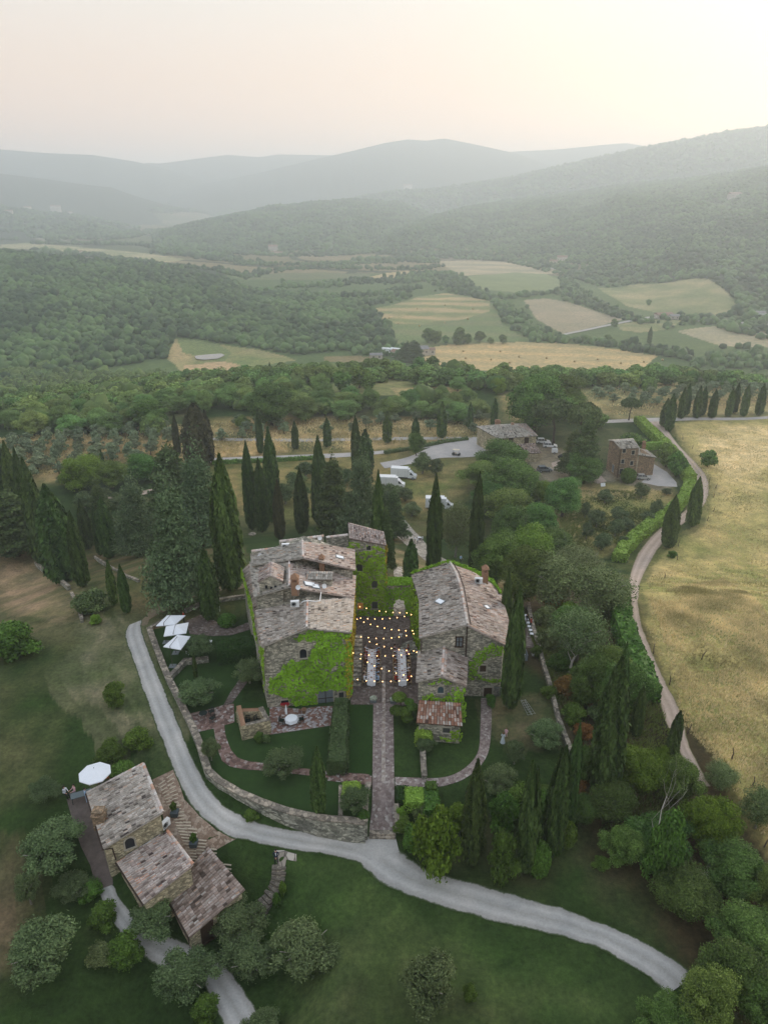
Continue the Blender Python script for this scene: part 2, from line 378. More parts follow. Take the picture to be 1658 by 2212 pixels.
# gentle rise of the far side open slopes
# mid distance: pastures between the tree belts
field([(680, 835), (760, 822), (840, 815), (900, 828), (1000, 838), (1010, 850), (860, 856), (720, 850)], (.28, .26, .12), (.17, .21, .075), 16)
field([(840, 838), (960, 836), (1010, 842), (1010, 852), (860, 856)], (.44, .34, .17))
field([(700, 770), (760, 768), (830, 772), (780, 782), (700, 782)], (.22, .18, .09))
DRYA = (.46, .33, .17)
def near(pts, a, b=None, sc=8., edge=3.0, k=1.0): return paint(pts, a, b, sc=sc, edge=edge, k=k)
near([(-200, 1030), (-200, 950), (0, 948), (300, 935), (450, 925), (640, 905), (900, 902), (1060, 905), (1040, 945), (880, 962), (700, 985), (460, 990), (300, 1005), (180, 1030), (60, 1060), (-200, 1090)], DRYA, (.13, .13, .055), 9)
near([(450, 905), (640, 898), (760, 902), (760, 925), (600, 930), (450, 930)], (.34, .24, .11), (.20, .17, .075), 8)
near([(0, 962), (400, 958), (400, 985), (0, 1010)], (.33, .22, .10), (.14, .13, .06), 6, k=.6)
near([(460, 1000), (700, 985), (880, 966), (900, 975), (830, 995), (700, 1010), (560, 1020), (460, 1022)], (.18, .165, .06), (.28, .20, .09), 5)
near([(1090, 850), (1200, 835), (1300, 842), (1320, 880), (1400, 905), (1340, 905), (1260, 880), (1160, 905), (1090, 910)], (.42, .32, .16), (.22, .20, .085), 10)
near([(1250, 845), (1660, 830), (1900, 830), (1900, 905), (1660, 892), (1440, 905), (1330, 905)], (.36, .30, .15), (.17, .19, .085), 7)
near([(1290, 893), (1400, 900), (1900, 885), (1900, 880), (1300, 880)], (.29, .22, .11), (.16, .14, .06), 5)
# big meadow on the right
MEAD = near([(1460, 940), (1455, 915), (1500, 908), (1660, 898), (1950, 895), (2300, 1500), (1900, 2050), (1760, 1980), (1640, 1840), (1560, 1700), (1490, 1600), (1440, 1500), (1395, 1400), (1390, 1290), (1400, 1220), (1460, 1180), (1530, 1130), (1545, 1060), (1510, 990)], (.54, .42, .20), (.28, .27, .10), 9, 2)
near([(1395, 1250), (1460, 1180), (1600, 1190), (1800, 1260), (1900, 1500), (1900, 1900), (1700, 1900), (1560, 1700), (1470, 1560), (1400, 1400)], (.42, .35, .15), (.17, .20, .055), 3, 9, .8)
near([(1460, 960), (1560, 930), (1640, 1100), (1560, 1170), (1540, 1080)], (.50, .40, .19), (.26, .26, .09), 4, 6, .6)
near([(1500, 930), (1640, 915), (1700, 980), (1600, 1060), (1540, 1010)], (.72, .57, .33), (.50, .40, .19), 6, 3, .8)
# yard, orchard slopes and woodland floor on the right
near([(1180, 1060), (1300, 1050), (1400, 1050), (1450, 1070), (1440, 1110), (1380, 1165), (1300, 1200), (1230, 1200), (1200, 1120)], (.17, .19, .06), (.36, .29, .13), 5)
near([(1170, 1052), (1440, 1045), (1450, 1075), (1180, 1078)], (.40, .30, .15), (.27, .23, .10), 4)
near([(1130, 960), (1190, 960), (1260, 1000), (1300, 1040), (1240, 1048), (1170, 1040), (1140, 1000)], (.25, .215, .165), (.19, .165, .12), 3, 1.5)
near([(1380, 985), (1440, 1010), (1462, 1045), (1440, 1062), (1390, 1052), (1340, 1042), (1290, 1040), (1300, 1020)], (.26, .225, .18), (.15, .13, .08), 3, 1)
near([(430, 1000), (700, 995), (1000, 985), (1010, 1060), (880, 1130), (700, 1130), (520, 1120), (420, 1060)], (.105, .125, .04), (.25, .20, .09), 6, 4)
near([(850, 1010), (1000, 1000), (1010, 1050), (950, 1100), (880, 1120), (840, 1060)], (.12, .145, .045), (.27, .22, .10), 5)
near([(840, 1180), (900, 1200), (1000, 1230), (1100, 1230), (1100, 1290), (960, 1290), (840, 1260)], (.24, .19, .11), (.11, .12, .05), 4, 1)
near([(780, 1130), (980, 1120), (1000, 1160), (900, 1160), (840, 1180)], (.075, .10, .03), (.14, .12, .06), 3, 1)
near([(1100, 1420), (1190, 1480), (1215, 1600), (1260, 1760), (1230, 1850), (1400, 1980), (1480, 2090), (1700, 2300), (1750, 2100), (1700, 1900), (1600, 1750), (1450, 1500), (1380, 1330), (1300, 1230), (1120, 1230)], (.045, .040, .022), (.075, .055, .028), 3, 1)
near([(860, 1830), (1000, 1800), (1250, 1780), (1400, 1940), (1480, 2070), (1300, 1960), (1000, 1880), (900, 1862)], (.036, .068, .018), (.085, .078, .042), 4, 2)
near([(1060, 1530), (1200, 1500), (1215, 1600), (1120, 1620), (1060, 1590)], (.21, .165, .105), (.065, .085, .035), 3, 1.5)
near([(0, 1180), (60, 1190), (150, 1240), (180, 1320), (110, 1345), (30, 1330), (-60, 1240)], (.34, .24, .155), (.17, .15, .08), 5, 3)
near([(200, 1330), (260, 1330), (300, 1480), (340, 1600), (300, 1660), (240, 1560), (200, 1480)], (.33, .28, .20), (.13, .155, .075), 4, 4)
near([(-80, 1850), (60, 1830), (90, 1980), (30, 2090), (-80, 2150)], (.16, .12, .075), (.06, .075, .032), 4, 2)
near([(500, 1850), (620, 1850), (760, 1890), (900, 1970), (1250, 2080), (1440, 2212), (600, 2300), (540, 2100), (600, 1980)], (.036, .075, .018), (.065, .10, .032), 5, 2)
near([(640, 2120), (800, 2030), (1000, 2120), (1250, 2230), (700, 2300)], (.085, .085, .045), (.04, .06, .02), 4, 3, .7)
near([(60, 1150), (200, 1180), (420, 1190), (520, 1180), (520, 1330), (400, 1290), (300, 1330), (180, 1260)], (.075, .085, .032), (.14, .11, .06), 4, 2)
gm = bpy.data.materials.new("ground"); gm.use_nodes = True; t = gm.node_tree; p = t.nodes['Principled BSDF']
p.inputs['Roughness'].default_value = .95; p.inputs['Specular IOR Level'].default_value = .1
va = t.nodes.new('ShaderNodeVertexColor'); va.layer_name = 'Col'
tc = t.nodes.new('ShaderNodeTexCoord')
def tnoise(t, vec, sc, lo, hi, det=6):
    n = t.nodes.new('ShaderNodeTexNoise'); n.inputs['Scale'].default_value = sc; n.inputs['Detail'].default_value = det; n.inputs['Roughness'].default_value = .7
    t.links.new(vec, n.inputs['Vector']); return n, ramp(t, n.outputs['Fac'], [(.3, lo), (.7, hi)])
def mul(t, a, b):
    m = t.nodes.new('ShaderNodeMix'); m.data_type = 'RGBA'; m.blend_type = 'MULTIPLY'; m.inputs[0].default_value = 1
    t.links.new(a, m.inputs[6]); t.links.new(b, m.inputs[7]); return m.outputs[2]
n1, r1 = tnoise(t, tc.outputs['Object'], .35, (.62, .66, .64), (1.36, 1.30, 1.22))
n2, r2 = tnoise(t, tc.outputs['Object'], 2.4, (.60, .62, .60), (1.42, 1.38, 1.35), 9)
n3, r3 = tnoise(t, tc.outputs['Object'], .02, (.8, .85, .85), (1.18, 1.12, 1.1))
t.links.new(mul(t, mul(t, mul(t, va.outputs[0], r1.outputs[0]), r2.outputs[0]), r3.outputs[0]), p.inputs['Base Color'])
b = t.nodes.new('ShaderNodeBump'); b.inputs['Strength'].default_value = .55; b.inputs['Distance'].default_value = .25
t.links.new(n2.outputs['Fac'], b.inputs['Height']); t.links.new(b.outputs[0], p.inputs['Normal'])
na, nr = X.shape
idx = np.arange(na * nr).reshape(na, nr); i2 = np.roll(idx, -1, axis=0)
Fq = np.stack([idx[:, :-1], idx[:, 1:], i2[:, 1:], i2[:, :-1]], -1).reshape(-1, 4)
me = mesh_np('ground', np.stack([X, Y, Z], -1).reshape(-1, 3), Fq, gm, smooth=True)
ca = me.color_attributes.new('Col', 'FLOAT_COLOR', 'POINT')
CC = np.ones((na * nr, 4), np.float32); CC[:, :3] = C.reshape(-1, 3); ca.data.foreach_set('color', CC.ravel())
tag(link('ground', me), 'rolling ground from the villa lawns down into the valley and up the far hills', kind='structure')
# haze: one closed box of pale even air round everything
HZTOP = max(float(Z.max()), CAMH) + 25; HZBOT = float(Z.min()) - 1.5; hb = MB(); hb.box((0, 0, (HZTOP + HZBOT) / 2), (19400, 19400, HZTOP - HZBOT)); 
hm = bpy.data.materials.new('haze'); hm.use_nodes = True; t = hm.node_tree; t.nodes.clear()
o_ = t.nodes.new('ShaderNodeOutputMaterial'); v_ = t.nodes.new('ShaderNodeVolumePrincipled')
v_.inputs['Color'].default_value = (.875, .94, 1.0, 1); v_.inputs['Density'].default_value = 3.1e-4; v_.inputs['Anisotropy'].default_value = .38
t.links.new(v_.outputs[0], o_.inputs['Volume'])
print('TERR', Z.min(), Z.max())
tag(hb.build('haze', hm), 'pale evening haze filling the valley', kind='stuff')
# ---------------------------------------------------------------- wooded hillsides (far-off masses)
def ico(sub):
    bm = bmesh.new(); bmesh.ops.create_icosphere(bm, subdivisions=sub, radius=1)
    V = np.array([v.co[:] for v in bm.verts]); Fa = np.array([[v.index for v in f.verts] for f in bm.faces]); bm.free(); return V, Fa
def lumps(sub, n, amp, seed):
    V, Fa = ico(sub); r_ = np.random.RandomState(seed); outp = []
    for i in range(n):
        ph = r_.rand(6, 3) * 6.28; fr = r_.randn(6, 3) * 3.0
        d = sum(np.sin(V @ f + p[0]) for f, p in zip(fr, ph)) / 6
        W_ = V * (1 + amp * d[:, None] + r_.randn(len(V), 1) * amp * .35); W_[:, 2] = np.where(W_[:, 2] < 0, W_[:, 2] * .6, W_[:, 2]); outp.append(W_)
    return outp, Fa
wm = leafmat('wood_far', (.020, .046, .013), (.085, .145, .042), 0, 0)
def wood_mass(name, label, pts, size, sub=1, hfac=.75, amp=.25, seed=1, mat_=wm, tint=0.0, leafy=0):
    """crowns standing close together; one object, nobody could count them"""
    pts = np.array(pts); n = len(pts)
    if n == 0: return
    T, Fa = lumps(sub, 6, amp, seed); r_ = np.random.RandomState(seed + 5)
    Vs = np.zeros((n, len(T[0]), 3)); k = r_.randint(0, 6, n); a = r_.rand(n) * 6.28; s = size * (.5 + .55 * r_.rand(n) + .55 * r_.rand(n) ** 4)
    for q in range(6):
        m = k == q; L = T[q][None]
        Vs[m, :, 0] = (L[..., 0] * np.cos(a[m])[:, None] - L[..., 1] * np.sin(a[m])[:, None]) * s[m][:, None]
        Vs[m, :, 1] = (L[..., 0] * np.sin(a[m])[:, None] + L[..., 1] * np.cos(a[m])[:, None]) * s[m][:, None]
        Vs[m, :, 2] = L[..., 2] * (s[m] * hfac * (.8 + .6 * r_.rand(m.sum())))[:, None]
    z = height(pts[:, 0], pts[:, 1]); Vs[:, :, 0] += pts[:, 0][:, None]; Vs[:, :, 1] += pts[:, 1][:, None]; Vs[:, :, 2] += (z + s * hfac * .55)[:, None]
    Fq = (Fa[None] + (np.arange(n) * len(T[0]))[:, None, None]).reshape(-1, 3)
    big = fbm(pts[:, 0] / 45, pts[:, 1] / 45, 4) * .9
    fr = (np.clip(.45 + big + r_.randn(n) * .26, 0, 1)[:, None] + r_.randn(n, len(Fa)) * .10).ravel() + tint
    fr = np.clip(fr, 0, 1); Vs = Vs.reshape(-1, 3)
    if leafy:                                    # leaf sprays (triangles) standing off every crown
        m = n * leafy; k = np.repeat(np.arange(n), leafy); D = r_.randn(m, 3); D[:, 2] = np.abs(D[:, 2]) * 1.1 - .25; D /= np.linalg.norm(D, axis=1)[:, None]; lob = 1 + .22 * np.sin(D[:, 0] * 5 + k) * np.cos(D[:, 1] * 6 + 2 * k)
        c = np.stack([pts[k, 0], pts[k, 1], z[k] + s[k] * hfac * .55], 1) + D * (s[k] * 1.02 * lob)[:, None] * [1, 1, hfac]; A = r_.randn(m, 3); A -= D * (A * D).sum(1)[:, None] * .6; A /= np.linalg.norm(A, axis=1)[:, None]; B2_ = np.cross(A, D); B2_ /= np.linalg.norm(B2_, axis=1)[:, None] + 1e-6; q = .75 * (.6 + .8 * r_.rand(m))[:, None]
        T3 = np.stack([c - A * q * .6 - B2_ * q * .4, c + A * q * .6 - B2_ * q * .3, c + B2_ * q * .7], 1).reshape(-1, 3); Fq = np.concatenate([Fq, len(Vs) + np.arange(m * 3).reshape(m, 3)]); Vs = np.concatenate([Vs, T3]); fr = np.concatenate([fr * .5, np.clip(.45 + (r_.rand(n) * .3)[k] + r_.randn(m) * .15, 0, 1)])
    me = mesh_np(name, Vs, Fq, mat_, smooth=False, rndattr=fr)
    return tag(link(name, me), label, kind='stuff')
def visible(P, h=5.0):
    """does the camera see the top of a crown standing here"""
    x, y = P[:, 0], P[:, 1]; z = height(x, y) + h; ok = np.ones(len(x), bool)
    for t_ in np.linspace(.12, .985, 70):
        ok &= (CAMH + (z - CAMH) * t_) > height(x * t_, y * t_) - 3
    return ok
def scatter_polar(az0, az1, r0, r1, area):
    A = (az1 - az0) * (r1 ** 2 - r0 ** 2) / 2; n = int(A / area); a = az0 + (az1 - az0) * RS.rand(n); r = np.sqrt(r0 ** 2 + (r1 ** 2 - r0 ** 2) * RS.rand(n))
    return np.stack([r * np.sin(a), r * np.cos(a)], 1)
def ridge_mask(P, i, lo=-.02, hi=1.15):
    a, zc, d, ft, back, e, amp = RIDGES[i]; r = np.hypot(P[:, 0], P[:, 1]); az = np.arctan2(P[:, 0], P[:, 1])
    t_ = (r - np.interp(az, a, ft)) / (np.interp(az, a, d) - np.interp(az, a, ft)); return (t_ > lo) & (t_ < hi) & (az > a[0]) & (az < a[-1])
OPEN = [poly_world(q) for q in (
 [(375, 725), (430, 732), (500, 745), (560, 752), (620, 768), (650, 780), (560, 795), (470, 808), (390, 812), (365, 790), (355, 775), (368, 745)],
 [(1290, 622), (1360, 616), (1440, 610), (1520, 600), (1560, 620), (1600, 665), (1560, 685), (1440, 680), (1350, 660)])]
def notin(P, polys):
    k = np.ones(len(P), bool)
    for q in polys: k &= ~inside(q, P[:, 0], P[:, 1])
    return k
P = scatter_polar(R_(-41), R_(3), 520, 1330, 25.); P = P[ridge_mask(P, 0, -.03, 1.1)]; P = P[notin(P, OPEN)]; P = P[visible(P)]
print('hill wood', len(P))
wood_mass('hillside_wood', 'dense grey-green oak wood covering the low hill on the left', P, 3.9, 1, .95, .32, 3)
for i, (nm, lb, r0, r1, ar, sz, a0, a1) in {1: ('hillside_wood', 'hazy wooded slope rising on the right above the valley fields', 650, 3100, 68, 4.4, -2, 32), 3: ('hillside_wood', 'wooded hill in the middle distance behind the valley farm', 1600, 3100, 85, 5.0, -17, 6),
        2: ('hillside_wood', 'long faded wooded ridge running up to the right edge', 3000, 4100, 240, 8, -3, 32), 5: ('hillside_wood', 'scattered woods on the low hills at the far left', 2300, 3400, 300, 8, -32, -14)}.items():
    P = scatter_polar(R_(a0), R_(a1), r0, r1, ar); P = P[ridge_mask(P, i)]; P = P[notin(P, OPEN)]
    if i == 5: P = P[fbm(P[:, 0] / 220, P[:, 1] / 220) > -.02]
    top = height(P[:, 0], P[:, 1]); P = P[visible(P, 6)]
    print(i, len(P)); wood_mass(nm, lb, P, sz, 1, .8, .25, 20 + i)
# hedges and tree lines of the valley, drawn as bands
def band(pts, wpx, sp, size, seed, kx=1.0):
    W_ = [G(*p) for p in pts]; out_ = []
    for a, b in zip(W_[:-1], W_[1:]):
        L = (b - a).length; n = max(2, int(L / sp * wpx));
        for k in range(n):
            q = a.lerp(b, rnd.random()); o_ = rnd.gauss(0, 1) * wpx * size * .8; d = (b - a).normalized(); out_.append((q.x - d.y * o_, q.y + d.x * o_))
    return out_
B = []
for pts, w in (([(1085, 660), (1100, 690), (1130, 715), (1160, 730), (1215, 740)], 3.0), ([(1020, 640), (1075, 655), (1095, 680)], 2.5), ([(940, 590), (980, 610), (1010, 640), (1060, 648)], 5), ([(960, 600), (1000, 625), (1060, 645), (1120, 640), (1210, 632)], 1.6),
               ([(1210, 600), (1225, 625), (1250, 645), (1300, 670), (1350, 688), (1400, 700)], 3), ([(1150, 735), (1250, 738), (1320, 745), (1400, 765), (1470, 782), (1560, 790), (1700, 790)], 3.2), ([(1280, 742), (1380, 758), (1500, 772), (1600, 775), (1700, 770)], 2.2),
               ([(700, 665), (760, 660), (830, 652), (880, 640)], 2.5), ([(600, 618), (680, 618), (760, 612), (860, 606), (930, 590)], 4), ([(560, 628), (650, 638), (740, 642), (850, 634), (890, 622)], 3), ([(480, 590), (600, 584), (700, 578), (800, 580), (880, 583), (960, 575)], 3.2),
               ([(760, 604), (860, 612), (920, 604)], 3), ([(250, 560), (350, 575), (430, 580), (520, 592)], 3), ([(350, 545), (450, 556), (560, 572), (700, 572), (800, 566), (950, 566)], 4.5),
               ([(0, 545), (80, 545), (200, 555), (330, 570)], 1.5), ([(60, 527), (180, 528), (300, 530), (400, 545)], 1.6), ([(260, 515), (330, 500), (390, 530)], 3), ([(700, 722), (780, 765), (850, 772), (920, 768)], 1.4), ([(890, 752), (830, 760), (790, 768)], 2),
               ([(1420, 690), (1500, 694), (1600, 700), (1700, 690)], 1.5), ([(1560, 690), (1620, 694), (1700, 690)], 1.2), ([(1430, 712), (1480, 700), (1560, 695)], .8), ([(1640, 760), (1600, 755), (1560, 752)], 1), ([(330, 460), (420, 455), (500, 452), (600, 455), (690, 450)], 5), ([(420, 490), (520, 475), (600, 470)], 3), ([(0, 500), (120, 486), (250, 492)], 3)):
    B += band(pts, w, 4.2, 4.0, 1)
B = np.array(B); B = B[notin(B, [FIELDS[i] for i in (0, 2, 3, 4, 5, 6)])]
nearb = np.hypot(B[:, 0], B[:, 1]) < 1500
wood_mass('valley_trees', 'lines of trees and hedges between the valley fields', B[nearb], 3.0, 2, 1.0, .28, 41)
wood_mass('valley_trees', 'hazy belts of trees along the far valley fields', B[~nearb], 6, 1, 1.0, .28, 42)
# the oak belt just beyond the plateau: back rows as a mass, front rows are trees of their own (below)
belt = []
for pts, w in (([(-330, 926), (100, 932), (240, 936), (330, 924)], 1.3), ([(-330, 908), (120, 912), (300, 908), (350, 900)], 1.8), ([(-330, 885), (150, 890), (300, 885), (420, 880)], 2.2), ([(-330, 862), (100, 866), (300, 862), (450, 858)], 2.6),
               ([(0, 838), (100, 842), (200, 845), (330, 840)], 3), ([(0, 815), (100, 822), (200, 824), (330, 820)], 4), ([(360, 828), (430, 832), (520, 828), (600, 832), (650, 838)], 3.5), ([(420, 890), (470, 888), (540, 880), (640, 890)], 1.5), ([(440, 866), (540, 860), (680, 872), (760, 880)], 2.4),
               ([(640, 902), (760, 906), (860, 900), (960, 904), (1050, 896)], .9), ([(640, 884), (760, 888), (900, 884), (1040, 880)], 1.3), ([(560, 820), (660, 826), (760, 820), (860, 817)], 2.6), ([(820, 818), (920, 822), (1020, 828), (1100, 832)], 2.6), ([(900, 826), (1000, 830), (1100, 836)], 2.2),
               ([(1100, 824), (1200, 827), (1330, 830), (1440, 830), (1560, 830), (1700, 834), (1850, 838)], 2.0), ([(1130, 834), (1280, 838), (1400, 838), (1560, 838), (1800, 842)], 1.2)):
    belt += band(pts, w, 3.4, 4.0, 2)
belt = np.array(belt); wm2 = leafmat('wood_near', (.028, .060, .011), (.150, .240, .055), 0, 0)
print('belt', len(belt), 'B', len(B))
# ---------------------------------------------------------------- plants: leaf cards over solid clumps
_I1 = ico(1); _I2 = ico(2)
def cards(Pp, N, s, r_, asp=1.4, up=False, jit=.8):
    n = len(Pp); N = N + r_.randn(n, 3) * jit; N /= np.linalg.norm(N, axis=1)[:, None]
    ref = np.tile([[0, 0, 1.]], (n, 1)) if up else r_.randn(n, 3)
    A = np.cross(N, ref); A /= np.linalg.norm(A, axis=1)[:, None] + 1e-6; Bv = np.cross(N, A)
    sz = s * (.6 + .8 * r_.rand(n))[:, None]; A = A * sz / 2; Bv = Bv * sz * asp / 2
    V = np.stack([Pp - A * .35 - Bv, Pp + A - Bv * .25, Pp + A * .3 + Bv, Pp - A + Bv * .2], 1)
    return V.reshape(-1, 3)
def foliage(name, blobs, n, s, mat_, seed=0, core=.86, asp=1.4, up=False, jit=.8, rough=.16, bottom=.25, big=0):
    """blobs: (cx,cy,cz, rx,ry,rz). n cards in all; solid lumpy clumps fill the inside"""
    r_ = np.random.RandomState(seed); B_ = np.array(blobs, float); ar = B_[:, 3] * B_[:, 5] + B_[:, 3] * B_[:, 4]; k = r_.choice(len(B_), n, p=ar / ar.sum())
    D = r_.randn(n, 3); D /= np.linalg.norm(D, axis=1)[:, None]
    low = (D[:, 2] < -.2) & (r_.rand(n) > bottom); D[low, 2] *= -1
    c = B_[k, :3]; R3 = B_[k, 3:]
    rad = 1 + r_.randn(n, 1) * rough * .6 + rough * .5
    P_ = c + D * R3 * rad
    # drop cards that sit deep inside another clump
    keep = np.ones(n, bool)
    for j in range(len(B_)):
        q = ((P_ - B_[j, :3]) / B_[j, 3:]); keep &= ~(((q ** 2).sum(1) < .55) & (k != j))
    P_, D, k = P_[keep], D[keep], k[keep]; N = D / B_[k, 3:]; N /= np.linalg.norm(N, axis=1)[:, None]; N[:, 2] += .25
    V = cards(P_, N, s, r_, asp, up, jit); m = len(P_); Fq = np.arange(m * 4).reshape(m, 4)
    br = r_.rand(len(B_)) * .35
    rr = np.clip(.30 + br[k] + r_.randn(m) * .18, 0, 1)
    allV = [V]; T = []; tr = []; off = m * 4
    if core:
        V0, F0 = _I2 if len(B_) < 12 else _I1
        for j in range(len(B_)):
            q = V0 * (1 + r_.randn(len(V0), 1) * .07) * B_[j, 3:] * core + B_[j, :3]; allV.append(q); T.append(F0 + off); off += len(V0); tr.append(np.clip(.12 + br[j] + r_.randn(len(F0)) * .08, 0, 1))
    Vn = np.concatenate(allV)
    if T:
        T = np.concatenate(T); T4 = np.concatenate([T, T[:, 2:3]], 1)
    # mixed tris/quads: build through from_pydata-like arrays
    me = bpy.data.meshes.new(name); me.vertices.add(len(Vn)); me.vertices.foreach_set('co', Vn.astype(np.float32).ravel())
    nt_ = len(T) if len(T) else 0; me.loops.add(m * 4 + nt_ * 3); li = np.concatenate([Fq.ravel(), T.ravel()]) if nt_ else Fq.ravel(); me.loops.foreach_set('vertex_index', li.astype(np.int32))
    me.polygons.add(m + nt_); ls = np.concatenate([np.arange(m) * 4, m * 4 + np.arange(nt_) * 3]); me.polygons.foreach_set('loop_start', ls.astype(np.int32))
    me.materials.append(mat_); me.update(calc_edges=True)
    at = me.attributes.new('r', 'FLOAT', 'FACE'); at.data.foreach_set('value', np.concatenate([rr] + tr).astype(np.float32))
    return me
bark = mat('bark', (.10, .075, .055), .95, .5, 3, .5)
bark_pale = mat('bark_pale', (.30, .27, .23), .95, .4, 3, .5)
L_cyp = leafmat('leaf_cypress', (.014, .034, .008), (.080, .130, .030), .28, .02)
L_belt = leafmat('leaf_belt_oak', (.045, .085, .018), (.23, .35, .095), .30, .03)
L_yg = leafmat('leaf_yellow_green', (.050, .090, .008), (.135, .200, .018), .05, .01)
L_cypb = leafmat('leaf_cypress_brown', (0.025, 0.028, 0.010), (0.072, 0.072, 0.029), .2, .02)
L_oak = leafmat('leaf_oak', (.026, .060, .010), (.145, .245, .048), .28, .03)
L_lime = leafmat('leaf_lime', (.055, .105, .010), (.210, .330, .040), .15, .015)
L_olive = leafmat('leaf_olive', (.032, .056, .018), (.145, .195, .078), .22, .02)
L_cedar = leafmat('leaf_cedar', (.038, .070, .030), (.135, .200, .090), .12, .02)
L_pine = leafmat('leaf_pine', (0.029, 0.050, 0.013), (0.115, 0.161, 0.050), .2, .02)
L_box = leafmat('leaf_box', (0.024, 0.052, 0.008), (0.100, 0.181, 0.027), .22, .02)
L_hedge = leafmat('leaf_hedge', (.10, .18, .016), (.26, .40, .065), .06, .01)
L_dkhedge = leafmat('leaf_dark_hedge', (.014, .036, .006), (.036, .075, .014), .1, .01)
L_dusty = leafmat('leaf_dusty', (.045, .072, .022), (.165, .215, .080), .15, .02)
L_rust = leafmat('leaf_rust', (.09, .05, .012), (.24, .13, .03), .2, .02)
L_ivy = leafmat('leaf_ivy', (.120, .220, .010), (.225, .390, .026), .05, .01)
L_ivyy = leafmat('leaf_ivy_yellow', (.20, .16, .012), (.46, .36, .03), .05, .01)
def trunk_mesh(name, h, r, limbs=0, spread=1.0, seed=0, m=None, top=.0, lean=0.0, n=7):
    r_ = random.Random(seed); b = MB(); p = [(0, 0, -.4)]; x = y = 0
    for i in range(1, 5):
        x += r_.uniform(-.06, .06) * h + lean * h / 4; y += r_.uniform(-.06, .06) * h; p.append((x, y, h * i / 4))
    b.tube(p, [r * 1.35, r * .95, r * .85, r * .72, r * .6], n)
    for k in range(limbs):
        a = k * 2.4 + r_.random(); l = spread * r_.uniform(.7, 1.1); z0 = p[3 + (k % 2)]
        q = [z0, (z0[0] + math.cos(a) * l * .45, z0[1] + math.sin(a) * l * .45, z0[2] + l * .45), (z0[0] + math.cos(a) * l, z0[1] + math.sin(a) * l, z0[2] + l * .95 + top)]
        b.tube(q, [r * .5, r * .34, r * .15], 5)
    return b.data(name, m or bark, True)
def spindle(n, s, mat_, seed, h=10., R=1.15, base=.04, tip=.35, forked=False):
    """cypress crown: upright sprays round a tapering column"""
    r_ = np.random.RandomState(seed); t = r_.rand(n) ** .9; a = r_.rand(n) * 6.283
    def prof(t):
        return np.where(t < .12, .55 + .45 * np.sin(np.clip(t / .12, 0, 1) * 1.57), np.where(t < .45, 1.0, np.clip(1 - (np.maximum(t - .45, 0) / .55) ** (1.95), 0.03, 1)))
    rib = 1 + .10 * np.sin(a * 5 + seed + 3 * t) + .07 * np.sin(a * 9 + 14 * t) + .05 * np.sin(a * 3 + 25 * t)
    lean = .10 * np.sin(t * 2.2 + seed)
    rad = R * prof(t) * rib * (1 + r_.randn(n) * .07)
    P_ = np.stack([np.cos(a) * rad + lean, np.sin(a) * rad, h * (base + (1 - base) * t)], 1)
    if forked:
        k = (t > .62); sgn = np.where(np.cos(a) > 0, 1, -1); P_[k, 0] = (sgn * (R * .30 * (1 + (t - .62) * .5)) + np.cos(a) * rad * .62)[k]; P_[k & (sgn > 0), 2] *= .94
    N = np.stack([np.cos(a), np.sin(a), np.full(n, .25)], 1)
    V = cards(P_, N, s, r_, 2.1, True, .45); Fq = np.arange(n * 4).reshape(n, 4)
    rr = np.clip(.42 + .28 * (rib - 1) / .15 * .5 + r_.randn(n) * .2, 0, 1)
    # solid core
    zz = np.linspace(0, 1, 14); K = 9; cv = []
    for z in zz:
        for k in range(K):
            an = k * 6.283 / K; rr0 = R * float(prof(np.array(z))) * .84 * (1 + .08 * r_.randn()) * (.75 if (forked and z > .62) else 1)
            cv.append((math.cos(an) * rr0 + .10 * math.sin(z * 2.2 + seed), math.sin(an) * rr0, h * (base + (1 - base) * z * .985)))
    cf = [(i * K + k + n * 4, i * K + (k + 1) % K + n * 4, (i + 1) * K + (k + 1) % K + n * 4, (i + 1) * K + k + n * 4) for i in range(13) for k in range(K)]
    return mesh_np('crown', np.concatenate([V, np.array(cv)]), np.concatenate([Fq, np.array(cf)]), mat_, rndattr=np.concatenate([rr, np.clip(.2 + r_.randn(len(cf)) * .06, 0, 1)]))
CYP = [spindle(7000, .22, L_cyp, i, forked=(i == 2)) for i in range(3)] + [spindle(2200, .40, L_cyp, 3 + i) for i in range(3)] + [spindle(4000, .30, L_cypb, 7, R=1.25)]
CTR = trunk_mesh('trunk', 2.0, .16, seed=3)
TERR_PX = [(322, 1356), (350, 1431), (397, 1532), (431, 1606), (450, 1665), (515, 1711), (616, 1750), (750, 1774), (797, 1776), (806, 1520), (560, 1390), (540, 1350)]
_tp = np.array([U(x, y, .03)[:2] for x, y in TERR_PX])
def GT(px, py):                                   # the walled terrace is level; elsewhere the terrain
    u = U(px, py, .03); return u if inside(_tp, np.array([u.x]), np.array([u.y]))[0] else G(px, py)
def cypress(bx, by, ty, wpx, label, group='cypresses round the villa', v=None, hz=None, fit=True):
    b = GT(bx, by) if hz is None else U(bx, by, hz)
    h = max(1.5, CAMH - b.y * float(tand(ty)) - b.z); zc = b.y * ct + (CAMH - b.z) * st
    w = wpx / F * zc
    h *= 1.05; big = h * F / zc > 110
    v = (rnd.randrange(3) if big else 3 + rnd.randrange(3)) if v is None else v
    t = thing('cypress_tree', b, label, 'cypress', group, rnd.random() * 6.28)
    link('crown', CYP[v], t, (0, 0, 0), scale=(w / 2.45, w / 2.45, h / 10))
    link('trunk', CTR, t, scale=(w / 2.6, w / 2.6, h / 10)); return t
